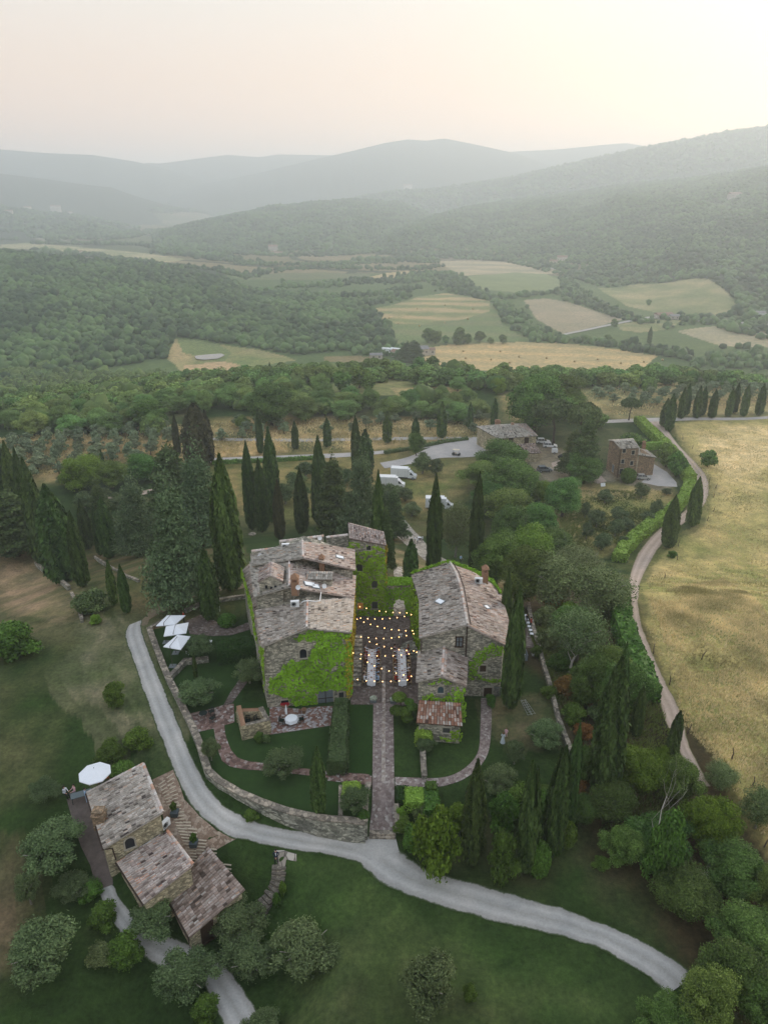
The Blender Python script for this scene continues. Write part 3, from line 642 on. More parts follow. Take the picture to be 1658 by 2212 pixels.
def clumps(R, Hh, n, seed, flat=.8, rs=.42, top=0.0):
    r_ = np.random.RandomState(seed); out_ = [(0, 0, Hh * .5, R * .62, R * .62, Hh * .42)]
    for i in range(n):
        a = i * 2.39996 + r_.rand() * .5; e = (i + .5) / n; z = Hh * (.16 + .74 * e); q = math.sqrt(max(0, 1 - ((z / Hh - .42) / .62) ** 2)) * (R - R * rs * .55) * (.82 + .28 * r_.rand())
        s = R * rs * (.75 + .5 * r_.rand()); out_.append((math.cos(a) * q, math.sin(a) * q, z, s, s, s * flat))
    return out_
def ragged(R, Hh, n, seed, rs=.26, flat=.85, lobes=5, z0=0.0, inner=.45):
    r_ = np.random.RandomState(seed); ph = r_.rand(3) * 6.28; out_ = [(0, 0, z0 + Hh * .48, R * inner, R * inner, Hh * .30)]
    for i in range(n):
        a = i * 2.39996 + r_.rand() * .8; e = (i + .5) / n; u = math.cos(math.pi * (1 - e) * .93)     # -1..1 from foot to top
        lob = 1 + .22 * math.sin(a * 2 + ph[0] + 2 * u) + .15 * math.sin(a * lobes + ph[1]) ; q = math.sqrt(max(.02, 1 - u * u)) * (.62 + .38 * r_.rand() ** .5) * R * (1 - rs * .6) * lob
        if u > .8: q = R * .45 * r_.rand()
        z = z0 + Hh * (.5 + .42 * u * (1 + .12 * r_.randn())); k = R * rs * (.55 + .8 * r_.rand()); out_.append((math.cos(a) * q, math.sin(a) * q, z, k, k, k * flat))
    return out_
OAK = []
for i in range(4):
    OAK.append((foliage('crown', [(x, y, z + 1.6, a, b_, c) for x, y, z, a, b_, c in ragged(4, 6.4, 44, i, .27)], 27000, .165, L_oak, i, core=.80, rough=.30), trunk_mesh('trunk', 3.0, .28, 4, 1.8, i)))
OAKS = [(foliage('crown', [(x, y, z + 1.2, a, b_, c) for x, y, z, a, b_, c in ragged(4, 6.6, 20, 30 + i, .36)], 2600, .52, L_oak, 30 + i, rough=.2), trunk_mesh('trunk', 3.0, .28, 0, 1, i)) for i in range(4)]
LIME = (foliage('crown', [(x, y, z + .6, a, b_, c) for x, y, z, a, b_, c in ragged(4, 5.4, 40, 77, .28)], 25000, .165, L_lime, 9, core=.8, rough=.28), trunk_mesh('trunk', 2.0, .25, 3, 1.4, 3))
DUSTY = (foliage('crown', [(x, y, z + 2.0, a, b_, c) for x, y, z, a, b_, c in ragged(4, 5.6, 60, 78, .21, .7, inner=.2)], 15000, .16, L_dusty, 10, core=.42, rough=.8), trunk_mesh('trunk', 4.2, .26, 7, 3.0, 5, bark_pale))
def olive_blobs(seed, n=22): return ragged(2, 2.5, n, seed, .27, .8, z0=.9, inner=.4)
OLV = [(foliage('crown', olive_blobs(50 + i), 5200, .14, L_olive, 50 + i, core=.68, rough=.4, asp=2.0), trunk_mesh('trunk', 1.3, .2, 4, 1.0, 50 + i, bark_pale)) for i in range(3)]
OLVS = [(foliage('crown', olive_blobs(60 + i, 12), 900, .30, L_olive, 60 + i, core=.7, rough=.3, asp=1.6), trunk_mesh('trunk', 1.2, .15, 0, 1.0, 60 + i)) for i in range(3)]
OLVB = (foliage('crown', ragged(2, 2.7, 40, 91, .20, .8, z0=1.1, inner=.3), 16000, .085, L_olive, 91, core=.62, rough=.55, asp=2.3), trunk_mesh('trunk', 1.7, .17, 7, 1.5, 91, bark_pale))
OLVB2 = (foliage('crown', ragged(2, 2.5, 46, 95, .18, .8, lobes=3, z0=1.1, inner=.22), 16000, .085, L_olive, 92, core=.58, rough=.6, asp=2.3), trunk_mesh('trunk', 1.7, .15, 8, 1.6, 92, bark_pale))
OLVB3 = (foliage('crown', ragged(2, 2.3, 36, 97, .22, .7, lobes=4, z0=1.2, inner=.2), 16000, .09, L_olive, 93, core=.58, rough=.6, asp=2.3), trunk_mesh('trunk', 1.7, .15, 8, 1.6, 93, bark_pale))
def cedar_blobs(seed, H=10, R=3.2, n=34):
    r_ = np.random.RandomState(seed); o = [(0, 0, H * .5, R * .28, R * .28, H * .42)]
    for i in range(n):
        e = (i + .5) / n; z = H * (.12 + .84 * e); q = R * (1 - e) ** .7 * (.7 + .35 * r_.rand()) * .8; a = i * 2.4; s = R * (.30 - .13 * e) * (.7 + .6 * r_.rand()); o.append((math.cos(a) * q, math.sin(a) * q, z - .06 * q, s * 1.15, s * 1.15, s * .55))
    return o
CED = [(foliage('crown', cedar_blobs(i, n=46), 17000, .15, L_cedar, 20 + i, rough=.6, core=.55, asp=1.9), trunk_mesh('trunk', 4.5, .22, 2, 1.0, 20 + i)) for i in range(2)]
FIR = [(foliage('crown', cedar_blobs(7 + i, 10, 2.6, 50), 14000, .17, L_pine, 25 + i, rough=.28, core=.72, asp=1.8), trunk_mesh('trunk', 3.0, .2, 0, 1.0, 25 + i)) for i in range(2)]
def pine_blobs(seed):
    r_ = np.random.RandomState(seed); o = [(0, 0, 5.4, 2.6, 2.6, 1.1)]
    for i in range(12):
        a = i * 2.4; q = 2.9 * math.sqrt((i + .5) / 12); o.append((math.cos(a) * q, math.sin(a) * q, 5.7 - .10 * q * q * .8 + r_.rand() * .3, 1.25, 1.25, .85))
    return o
PIN = [(foliage('crown', pine_blobs(3 + i), 5200, .30, L_pine, 33 + i, rough=.22, core=.86), trunk_mesh('trunk', 5.0, .22, 5, 2.0, 33 + i, lean=.03)) for i in range(2)]
BALL = foliage('crown', [(0, 0, .95, 1, 1, 1.0)], 3600, .14, L_box, 71, core=.93, rough=.10, bottom=1)
BUSH = [foliage('crown', [(x, y, z, a, b_, c) for x, y, z, a, b_, c in ragged(1, 1.5, 24, 72 + i, .30)], 6000, .085, L_box, 72 + i, rough=.3) for i in range(2)]
BUSHL = foliage('crown', [(x, y, z, a, b_, c) for x, y, z, a, b_, c in ragged(1, 1.5, 24, 82, .30)], 6000, .085, L_lime, 82, rough=.3)
BUSHR = foliage('crown', [(x, y, z, a, b_, c) for x, y, z, a, b_, c in ragged(1, 1.5, 24, 84, .30)], 5000, .09, L_rust, 84, rough=.35)
BUSHD = foliage('crown', [(x, y, z, a, b_, c) for x, y, z, a, b_, c in ragged(1, 1.5, 24, 85, .30)], 5000, .09, L_dusty, 85, rough=.4)
STEM = trunk_mesh('stem', .5, .07, 0, 1, 9)
# (name, category, variants, template crown radius, template height)
KIND = {'oak': ('oak_tree', 'tree', OAK, 4.2, 8.0), 'oaks': ('oak_tree', 'tree', OAKS, 4.2, 8.0), 'lime': ('lime_tree', 'tree', [LIME], 4.2, 6.2), 'dusty': ('acacia_tree', 'tree', [DUSTY], 4.4, 8.6),
        'olive': ('olive_tree', 'olive tree', OLV, 2.1, 3.5), 'olives': ('olive_tree', 'olive tree', OLVS, 2.1, 3.5), 'oliveb': ('olive_tree', 'olive tree', [OLVB, OLVB2, OLVB3], 2.1, 3.9),
        'cedar': ('cedar_tree', 'cedar', CED, 3.2, 10.2), 'fir': ('fir_tree', 'conifer', FIR, 2.7, 10.2), 'pine': ('umbrella_pine', 'pine tree', PIN, 4.0, 6.7),
        'ball': ('topiary_ball', 'topiary', [(BALL, STEM)], 1.03, 2.0), 'bush': ('shrub', 'shrub', [(b_, STEM) for b_ in BUSH], 1.1, 1.6), 'bushl': ('shrub', 'shrub', [(BUSHL, STEM)], 1.1, 1.6), 'bushr': ('shrub', 'shrub', [(BUSHR, STEM)], 1.1, 1.6), 'bushd': ('shrub', 'shrub', [(BUSHD, STEM)], 1.1, 1.6)}
def tree(kind, bx, by, ty, wpx, label, group=None, v=None, hz=None, fl=1.0):
    """base pixel, row of the top, width in photo pixels"""
    nm, cat, var, R, Hh = KIND[kind]; b = GT(bx, by) if hz is None else U(bx, by, hz); zc = b.y * ct + (CAMH - b.z) * st; w = wpx / F * zc
    if kind in ('cedar', 'fir', 'pine'): h = max(CAMH - b.y * float(tand(ty)) - b.z, w * .5)
    else:                                        # round crowns: both height and depth make up the extent seen from above
        dl = math.atan2(CAMH - b.z, b.y); E = (by - ty) / F * zc; h = max(E * E / 4 - (w / 2 * math.sin(dl)) ** 2, 0) ** .5 * 2 / math.cos(dl); h = max(h, w * .62); q = U(bx, by - (by - ty) / 2, b.z + h * .5); zt_ = gz(q.x, q.y); b = Vector((q.x, q.y, .03 if (zt_ < 0 and inside(_tp, np.array([q.x]), np.array([q.y]))[0]) else zt_))
    c, tr = var[rnd.randrange(len(var)) if v is None else v]
    t = thing(nm, b, label, cat, group, rnd.random() * 6.28); sx = w / 2 / R; sz = h / Hh
    link('crown', c, t, scale=(sx, sx, sz)); link('trunk' if tr is not STEM else 'stem', tr, t, scale=(sx, sx, sz)); return t
def tint(t, m_):
    for c_ in t.children:
        if c_.name.startswith('crown'): c_.material_slots[0].link = 'OBJECT'; c_.material_slots[0].material = m_
    return t
def tree_at(kind, x, y, R0, h, label, group=None, v=None):
    nm, cat, var, R, Hh = KIND[kind]; c, tr = var[rnd.randrange(len(var)) if v is None else v]
    t = thing(nm, (x, y, gz(x, y)), label, cat, group, rnd.random() * 6.28); sx = R0 / R; sz = h / Hh
    link('crown', c, t, scale=(sx, sx, sz)); link('trunk' if tr is not STEM else 'stem', tr, t, scale=(sx, sx, sz)); return t
def hedge(name, path, w, h, mat_, label, cat='hedge', s=.16, dens=34, seed=0, z0=None, group=None, wob=.06, top_round=0.0):
    """clipped hedge: leafy box that follows a ground path (world xy points)"""
    r_ = np.random.RandomState(seed); path = [Vector((p[0], p[1])) for p in path]; b = MB(); Pp, N = [], []; L = 0
    o = path[0]; wl = w if isinstance(w, (list, tuple)) else [w] * len(path); hl = h if isinstance(h, (list, tuple)) else [h] * len(path)
    segs = []
    for i in range(len(path) - 1):
        a, c = path[i], path[i + 1]; n = max(1, int((c - a).length / 1.0))
        for k in range(n): segs.append((a.lerp(c, k / n), wl[i] + (wl[i + 1] - wl[i]) * k / n, hl[i] + (hl[i + 1] - hl[i]) * k / n))
    segs.append((path[-1], wl[-1], hl[-1])); R = []
    for i, (p, ww, hh) in enumerate(segs):
        d = (segs[min(i + 1, len(segs) - 1)][0] - segs[max(i - 1, 0)][0]).normalized(); nn = Vector((-d.y, d.x)); g = gz(p.x, p.y) if z0 is None else z0
        jj = wob * hh; ring = []
        for sx, sz in ((-.5, -.15), (-.5, .55), (-.5 + .06, .97), (0, 1.0), (.5 - .06, .97), (.5, .55), (.5, -.15)):
            sx *= ww * .94; R_z = hh * sz * .96 if sz > 0 else -.3
            ring.append(Vector((p.x + nn.x * sx + r_.randn() * jj * .4, p.y + nn.y * sx + r_.randn() * jj * .4, g + R_z + r_.randn() * jj * .5)))
        R.append((ring, nn, d))
    for i in range(len(R) - 1):
        a, c = R[i][0], R[i + 1][0]
        for k in range(6):
            q = (a[k], c[k], c[k + 1], a[k + 1]); b.poly(q); nrm = (q[1] - q[0]).cross(q[3] - q[0]); ar = nrm.length; nrm = nrm / (ar + 1e-9)
            if nrm.dot(Vector((R[i][1].x * (k - 2.5), R[i][1].y * (k - 2.5), 1.2))) < 0: nrm = -nrm
            for _ in range(max(1, int(ar * dens))):
                u, v = r_.rand(), r_.rand(); p = q[0] * (1 - u) * (1 - v) + q[1] * u * (1 - v) + q[2] * u * v + q[3] * (1 - u) * v
                Pp.append(p + nrm * (.02 + abs(r_.randn()) * .05)); N.append(nrm)
    for rg, sg in ((R[0], -1), (R[-1], 1)):
        b.poly(rg[0]); c0 = rg[0]; dd = Vector((rg[2].x, rg[2].y, 0)) * sg; ww = (c0[0] - c0[-1]).length; hh = c0[3].z - c0[0].z
        for _ in range(max(2, int(ww * hh * dens))):
            u, v = r_.rand(), r_.rand(); p = c0[0].lerp(c0[-1], u); p = Vector((p.x, p.y, p.z + hh * v * .97)); Pp.append(p + dd * .04); N.append(dd)
    Pp = np.array([p[:] for p in Pp]); N = np.array([p[:] for p in N]); m = len(Pp)
    V = cards(Pp, N, s, r_, 1.4, False, .6)
    v0 = np.array(b.v); F4 = [f if len(f) == 4 else None for f in b.f]; quads = np.array([f for f in b.f if len(f) == 4]); caps = [f for f in b.f if len(f) == 7]
    extra = np.array([(f[0], f[i], f[i + 1], f[i + 2]) for f in caps for i in (1, 3)] + [(f[0], f[5], f[6], f[6]) for f in caps][:0])
    Q = np.concatenate([quads, extra]) if len(extra) else quads
    me = mesh_np(name, np.concatenate([v0, V]), np.concatenate([Q, len(v0) + np.arange(m * 4).reshape(m, 4)]), mat_, rndattr=np.concatenate([np.clip(.3 + r_.randn(len(Q)) * .06, 0, 1), np.clip(.5 + r_.randn(m) * .22 + .15 * np.sin(Pp[:, 0] * 1.7) * np.sin(Pp[:, 1] * 1.3), 0, 1)]))
    return tag(link(name, me), label, cat, group)
# ---------------------------------------------------------------- buildings
M_stone = mat('stone_wall', (.50, .46, .39), .95, scale=3.2, bump=.5, kind='stone', col2=(.32, .30, .255), stretch=(1, 1, 1.9))
M_stonef = mat('stone_wall_farm', (.58, .50, .35), .95, scale=3.4, bump=.5, kind='stone', col2=(.42, .36, .25), stretch=(1, 1, 1.9))
M_garden = mat('garden_wall_stone', (.44, .425, .37), .95, scale=2.6, bump=.55, kind='stone', col2=(.27, .265, .23), stretch=(1, 1, 1.7))
M_pinkst = mat('brick_stone', (.36, .25, .17), .95, scale=3.6, bump=.4, kind='stone', col2=(.27, .20, .14), stretch=(1, 1, 2.2))
M_cope = mat('coping_stone', (.36, .31, .26), .95, scale=2.4, bump=.4, kind='stone', col2=(.24, .21, .18))
M_brick = mat('terracotta_brick', (.36, .21, .13), .9, .4, 9, .3)
M_glass = mat('dark_glass', (.018, .022, .028), .15, spec=.5)
M_curt = mat('curtained_glass', (.17, .20, .22), .3, .3, 3, spec=.4)
M_wood = mat('dark_wood', (.060, .034, .020), .75, .4, 8)
M_shut = mat('shutter_grey', (.070, .075, .070), .7, .2, 6)
M_frame = mat('pale_surround', (.42, .38, .31), .9, .3, 5)
M_metal = mat('gutter_copper', (.075, .05, .04), .5, .2, 4, metal=.3)
M_white = mat('white_paint', (.78, .79, .80), .5, .06, 3)
M_cloth = mat('white_cloth', (.80, .82, .86), .9, .05, 2)
M_black = mat('black_metal', (.02, .02, .022), .5)
M_lead = mat('lead_flashing', (.20, .22, .23), .5, .2, 4)
M_litwin = mat('skylight_glass', (.80, .83, .87), .12, spec=.8)
def tilemat(name, stops, lich=(.5, .5, .5)):
    m = bpy.data.materials.new(name); m.use_nodes = True; t = m.node_tree; p = t.nodes['Principled BSDF']; p.inputs['Roughness'].default_value = .9; p.inputs['Specular IOR Level'].default_value = .2
    a = t.nodes.new('ShaderNodeAttribute'); a.attribute_name = 'r'; r = ramp(t, a.outputs['Fac'], stops); r.color_ramp.interpolation = 'LINEAR'
    tc = t.nodes.new('ShaderNodeTexCoord'); n1, r1 = tnoise(t, tc.outputs['Object'], .45, (.92, .92, .90), (1.14, 1.12, 1.10)); n2, r2 = tnoise(t, tc.outputs['Object'], 7, (.74, .74, .74), (1.22, 1.2, 1.18), 3)
    t.links.new(mul(t, mul(t, r.outputs[0], r1.outputs[0]), r2.outputs[0]), p.inputs['Base Color']); return m
M_tile = tilemat('old_tiles', [(0, (.10, .085, .08)), (.18, (.30, .265, .235)), (.42, (.46, .415, .375)), (.74, (.56, .52, .485)), (.85, (.52, .41, .33)), (.95, (.46, .26, .17)), (1, (.60, .57, .54))])
M_tilep = tilemat('pink_tiles', [(0, (.11, .08, .075)), (.18, (.28, .22, .20)), (.45, (.46, .39, .36)), (.72, (.56, .51, .49)), (.83, (.52, .35, .27)), (.95, (.48, .23, .15)), (1, (.62, .59, .57))])
M_tiler = tilemat('red_tiles', [(0, (.10, .06, .05)), (.2, (.26, .13, .09)), (.38, (.38, .20, .14)), (.55, (.40, .29, .24)), (.7, (.50, .45, .42)), (1, (.56, .54, .51))])
M_tiled = tilemat('brown_tiles', [(0, (.08, .06, .05)), (.25, (.22, .165, .14)), (.5, (.34, .27, .235)), (.75, (.45, .40, .38)), (.88, (.42, .26, .18)), (1, (.50, .48, .46))])
M_tilef = tilemat('grey_tiles', [(0, (.13, .12, .11)), (.2, (.32, .30, .27)), (.55, (.48, .45, .41)), (.88, (.57, .54, .50)), (1, (.46, .31, .23))])
def Bd(mb, name, mats, par, smooth=False):
    L = par.location if par is not None else Vector((0, 0, 0))
    if par is not None and par.parent is not None: L = Vector((0, 0, 0))
    return mb.build(name, mats, par, smooth, loc=(-L.x, -L.y, -L.z) if par is not None else (0, 0, 0))
def samp(pl, t):
    L = [0]
    for a, b in zip(pl[:-1], pl[1:]): L.append(L[-1] + (b - a).length)
    s = t * L[-1]
    for i in range(len(pl) - 1):
        if s <= L[i + 1] + 1e-9: return pl[i].lerp(pl[i + 1], (s - L[i]) / max(1e-9, L[i + 1] - L[i]))
    return pl[-1].copy()
def slope(par, top, bot, m_, pitch=.23, course=.38, seed=0, thick=.14, jag=.03):
    """one tiled roof slope: rows of rounded tiles from the ridge line to the eave line (3D point lists)"""
    r_ = np.random.RandomState(seed + 3); top = [Vector(p) for p in top]; bot = [Vector(p) for p in bot]
    L = (sum((b - a).length for a, b in zip(top[:-1], top[1:])) + sum((b - a).length for a, b in zip(bot[:-1], bot[1:]))) / 2
    Ls = ((top[0] - bot[0]).length + (top[-1] - bot[-1]).length) / 2; nu = max(3, int(L / pitch)); nv = max(3, int(Ls / course))
    nrm = (bot[-1] - top[0]).cross(top[-1] - top[0]); nrm.normalize();
    if nrm.z < 0: nrm = -nrm
    n3 = np.array(nrm); prof = [0.0, .055, .075, .055]; K = len(prof); us = nu * K + 1
    T = np.array([samp(top, i / (us - 1))[:] for i in range(us)]); Bt = np.array([samp(bot, i / (us - 1))[:] for i in range(us)])
    sag = (fbm(np.arange(us) / 18.0 + seed, np.full(us, seed * 1.7), 3) * .10)[:, None]
    V = []; F_ = []; Rr = []; hp = np.array([prof[i % K] for i in range(us)])
    rowv = []; 
    for j in range(nv + 1):
        for e in (0, 1):
            if j == 0 and e == 0: continue
            if j == nv and e == 1: continue
            v = j / nv; jj = (r_.rand(nu) * jag)[np.minimum(np.arange(us) // K, nu - 1)] if j < nv else 0
            P_ = T * (1 - v) + Bt * v + n3 * (hp + (.0 if e else .035) + jj * (e == 0))[:, None] + n3 * sag * math.sin(v * 3.14)
            if 0 < v < 1: P_ = P_ + (Bt - T) / Ls * (r_.rand(nu) * .10 - .05)[np.minimum(np.arange(us) // K, nu - 1)][:, None]
            rowv.append(P_)
    nr_ = len(rowv); V = np.concatenate(rowv)
    tl = np.clip(.54 + r_.randn(nu, nv) * .25 + fbm(np.arange(nu)[:, None] / 9. + seed, np.arange(nv)[None] / 7. + seed, 3) * .22, 0, 1)
    for q in range(nr_ - 1):
        j = q // 2; face = (q % 2 == 0)
        i = np.arange(us - 1); F_.append(np.stack([q * us + i, (q + 1) * us + i, (q + 1) * us + i + 1, q * us + i + 1], 1))
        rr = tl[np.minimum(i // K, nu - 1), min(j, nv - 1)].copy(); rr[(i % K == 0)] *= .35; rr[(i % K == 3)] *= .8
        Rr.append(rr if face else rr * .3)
    # underside and edges
    nb = len(V); lo = np.array([p[:] for p in (T[0] - n3 * thick, T[-1] - n3 * thick, Bt[-1] - n3 * thick, Bt[0] - n3 * thick)]); V = np.concatenate([V, T - n3 * thick, Bt - n3 * thick]); a0 = nb; b0 = nb + us
    i = np.arange(us - 1); lr = (nr_ - 1) * us
    F_ += [np.stack([a0 + i, a0 + i + 1, b0 + i + 1, b0 + i], 1), np.stack([lr + i, b0 + i, b0 + i + 1, lr + i + 1], 1), np.stack([i, i + 1, a0 + i + 1, a0 + i], 1),
           np.array([[0, a0, b0, lr], [us - 1, lr + us - 1, b0 + us - 1, a0 + us - 1]])]
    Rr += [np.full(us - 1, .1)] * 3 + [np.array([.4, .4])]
    me = mesh_np('roof', V, np.concatenate(F_), m_, rndattr=np.concatenate(Rr)); Lp = par.location if par.parent is None else Vector((0, 0, 0))
    return link('roof', me, par, (-Lp.x, -Lp.y, -Lp.z))
def ridge_cap(par, pts, m_, r=.13, seed=0, name='ridge_tiles'):
    r_ = np.random.RandomState(seed); V = []; F_ = []; Rr = []; L = sum((Vector(b) - Vector(a)).length for a, b in zip(pts[:-1], pts[1:])); n = max(2, int(L / .38)); pl = [Vector(p) for p in pts]
    for k in range(n):
        a = samp(pl, k / n); b = samp(pl, min(1, (k + 1.15) / n)); d = (b - a).normalized(); sd = Vector((d.y, -d.x, 0)).normalized(); c = []
        for p, rr in ((a, r * .86), (b, r * 1.06)):
            for q in range(6):
                t = math.pi * q / 5; c.append((p + sd * math.cos(t) * rr + Vector((0, 0, math.sin(t) * rr * .8 + .03)))[:])
        o = len(V); V += c
        for q in range(5): F_.append((o + q, o + q + 1, o + 7 + q, o + 6 + q)); 
        Rr += [min(1, max(0, .72 + r_.randn() * .16))] * 5
    me = mesh_np(name, np.array(V), np.array(F_), m_, rndattr=np.array(Rr)); Lp = par.location if (par.parent is None) else Vector((0, 0, 0))
    return link(name, me, par, (-Lp.x, -Lp.y, -Lp.z))
def walls(par, pts, zb, mm=None, ins=.3, name='wall', dz=.10):
    """pts: top outline of a wall ring (3D); drops to zb"""
    pts = [Vector(p) for p in pts]; c = sum(pts, Vector()) / len(pts); b = MB(); q = []
    for p in pts:
        d = Vector((c.x - p.x, c.y - p.y, 0)); L = d.length; q.append(Vector((p.x, p.y, p.z - dz)) + d / L * ins * 1.3)
    n = len(q)
    for i0, i1, i2 in (((0, 1, 2), (3, 4, 5)) if n == 6 else ((0, 1, 2),) if n == 10 else ()):
        a, m_, e = q[i0], q[i1], q[i2]; d = Vector((e.x - a.x, e.y - a.y, 0)); t_ = Vector((m_.x - a.x, m_.y - a.y, 0)).dot(d) / d.length_squared; q[i1] = Vector((a.x + d.x * t_, a.y + d.y * t_, m_.z))
    for i in range(n):
        a, e = q[i], q[(i + 1) % n]; b.poly([a, Vector((a.x, a.y, zb)), Vector((e.x, e.y, zb)), e])
    b.poly([Vector((p.x, p.y, zb)) for p in q]); b.poly(q[::-1]); o = Bd(b, name, mm or M_stone, par); return q
def frame_on(px, py, a, b):
    """photo pixel on the vertical wall through a and b -> point, angle"""
    d = Vector((b.x - a.x, b.y - a.y, 0)).normalized(); n = Vector((d.y, -d.x, 0)); v = U(px, py, 0) - Vector((0, 0, CAMH)); o = Vector((0, 0, CAMH))
    t = (Vector((a.x, a.y, 0)) - o).dot(n) / v.dot(n); return o + v * t, math.atan2(d.y, d.x)
def onplane(px, py, P0, n):
    o = Vector((0, 0, CAMH)); v = U(px, py, 0) - o; return o + v * ((P0 - o).dot(n) / v.dot(n))
def window(par, p, ang, w, h, pane=None, arch=False, surround=True, name='window', deep=.05, shutters=False, bars=False):
    """p = bottom centre of the opening on the wall face; local -Y looks out"""
    L = par.location; t = MB()
    fw = .13; 
    if arch:
        K = 8; ri, ro = w / 2, w / 2 + fw; z0 = h - w / 2
        for sx in (-1, 1): t.box((sx * (w / 2 + fw / 2), -deep / 2, z0 / 2), (fw, deep * 2.2, z0))
        for k in range(K):
            a0, a1 = math.pi * k / K, math.pi * (k + 1) / K; y0, y1 = -deep * 1.6, .02
            q = [(r * math.cos(a), y, z0 + r * math.sin(a)) for a in (a0, a1) for r in (ri, ro) for y in (y0, y1)]
            for f in ((0, 2, 6, 4), (2, 3, 7, 6), (0, 4, 5, 1)): t.poly([q[i] for i in f])
    else:
        for sx in (-1, 1): t.box((sx * (w / 2 + fw / 2), -deep / 2, h / 2), (fw, deep * 2.2, h))
        t.box((0, -deep / 2, h + fw / 2), (w + 2 * fw + .06, deep * 2.4, fw))
    t.box((0, -deep, -.05), (w + .36, deep * 4, .10))
    o = t.build(name, M_frame if surround else M_wood, par, loc=(p.x - L.x, p.y - L.y, p.z - L.z), rot=(0, 0, ang))
    g = MB()
    if arch:
        K = 8; z0 = h - w / 2; g.poly([(-w / 2, -.012, 0), (w / 2, -.012, 0)] + [(w / 2 * math.cos(math.pi * k / K), -.012, z0 + w / 2 * math.sin(math.pi * k / K)) for k in range(K + 1)])
    else: g.poly([(-w / 2, -.012, 0), (w / 2, -.012, 0), (w / 2, -.012, h), (-w / 2, -.012, h)])
    g.build('pane', pane or M_glass, o)
    if bars:
        f = MB(); f.box((0, -.03, h / 2), (.09, .04, h)); f.box((0, -.032, h * .5), (w, .035, .07)); f.build('sash', M_wood, o)
    if shutters:
        f = MB(); f.box((-w / 2 + .14, -.05, h / 2), (.24, .05, h)); f.box((w / 2 - .14, -.05, h / 2), (.24, .05, h)); f.build('shutter', M_shut, o)
    return o
def ivy(par, a, b, polys, n, mat_=None, s=.20, seed=0, holes=(), world=False, name='ivy', out_=.10, bulge=.16, holep=()):
    """climbing plant on the vertical wall a-b; outline given as photo polygons on that wall"""
    r_ = np.random.RandomState(seed); d = Vector((b.x - a.x, b.y - a.y, 0)).normalized(); nn = Vector((d.y, -d.x, 0))
    if nn.dot(Vector((0, -1, 0))) < 0 and abs(nn.y) > .3: nn = -nn
    def uv(px, py):
        p, _ = frame_on(px, py, a, b); return ((p - Vector((a.x, a.y, 0))).dot(d), p.z)
    PP = []; NN = []; L = par.location
    P2 = [np.array([uv(*q) for q in pl]) for pl in polys]; H2 = [np.array([uv(*q) for q in pl]) for pl in holes] 
    for pl in P2:
        x0, z0 = pl.min(0); x1, z1 = pl.max(0); m = int(n * (x1 - x0) * (z1 - z0)); x = x0 + (x1 - x0) * r_.rand(m); z = z0 + (z1 - z0) * r_.rand(m)
        k = inside(pl, x + fbm(x * 1.5 + seed, z * 1.5, 3) * .6, z + fbm(x * 1.5 + 40, z * 1.5, 3) * .6)
        for h_ in H2: k &= ~inside(h_, x, z)
        for h_ in holep: k &= ~inside(np.array([uv(*q) for q in h_]), x + fbm(x * 2.2, z * 2.2 + seed, 3) * 1.2, z + fbm(x * 2.2 + 9, z * 2.2, 3) * .9)
        x, z = x[k], z[k]; bl = np.clip(.5 + fbm(x * 1.1 + 7, z * 1.1, 3), 0, 1) * bulge + out_ * (.2 + r_.rand(len(x)))
        PP.append(np.stack([a.x + d.x * x + nn.x * bl, a.y + d.y * x + nn.y * bl, z], 1))
    PP = np.concatenate(PP); m = len(PP); N = np.tile([[nn.x, nn.y, .45]], (m, 1)); V = cards(PP, N, s, r_, 1.2, False, .5)
    rr = np.clip(.55 + fbm(PP[:, 0] * .9 + PP[:, 1], PP[:, 2] * .9, 4) * .6 + r_.randn(m) * .12, 0, 1)
    me = mesh_np(name, V, np.arange(m * 4).reshape(m, 4), mat_ or L_ivy, rndattr=rr); return link(name, me, par, (-L.x, -L.y, -L.z))
def skyl(par, p0, n, px, py, w, l, du):
    """skylight lying on a roof plane"""
    p = onplane(px, py, p0, n) + n * .12; u = du.normalized(); v = n.cross(u); L = par.location; b = MB(); g = MB()
    def bx(mb, c, a_, b_, t_):
        q = [c + u * sx * a_ / 2 + v * sy * b_ / 2 + n * (sz * t_ / 2) for sz in (-1, 1) for sx, sy in ((-1, -1), (1, -1), (1, 1), (-1, 1))]; o = len(mb.v); mb.v += [x[:] for x in q]
        for f in ((0, 3, 2, 1), (4, 5, 6, 7), (0, 1, 5, 4), (1, 2, 6, 5), (2, 3, 7, 6), (3, 0, 4, 7)): mb.f.append(tuple(o + i for i in f)); mb.m.append(0)
    bx(b, p, w + .2, l + .2, .12); bx(g, p + n * .07, w, l, .03); o = Bd(b, 'skylight', M_lead, par); g.build('pane', M_litwin, o); return o
def ac_unit(p, ang, label):
    t = thing('air_conditioner', p, label, 'air conditioner', None, ang); b = MB(); b.box((0, 0, .42), (.95, .36, .72)); b.build('casing', M_white, t)
    f = MB(); f.lathe([(.27, 0), (.29, .03), (.24, .04)], (0, 0, 0), 16); o = f.build('fan_grille', M_shut, t, loc=(-.14, -.18, .44), rot=(R_(90), 0, 0)); g = MB(); g.lathe([(.001, .0), (.20, .01)], (0, 0, 0.0), 12); g.build('fan', M_black, o)
    [(lambda g: (g.box((x, 0, .03), (.06, .4, .06)), g.build('bracket', M_lead, t)))(MB()) for x in (-.35, .35)]; return t
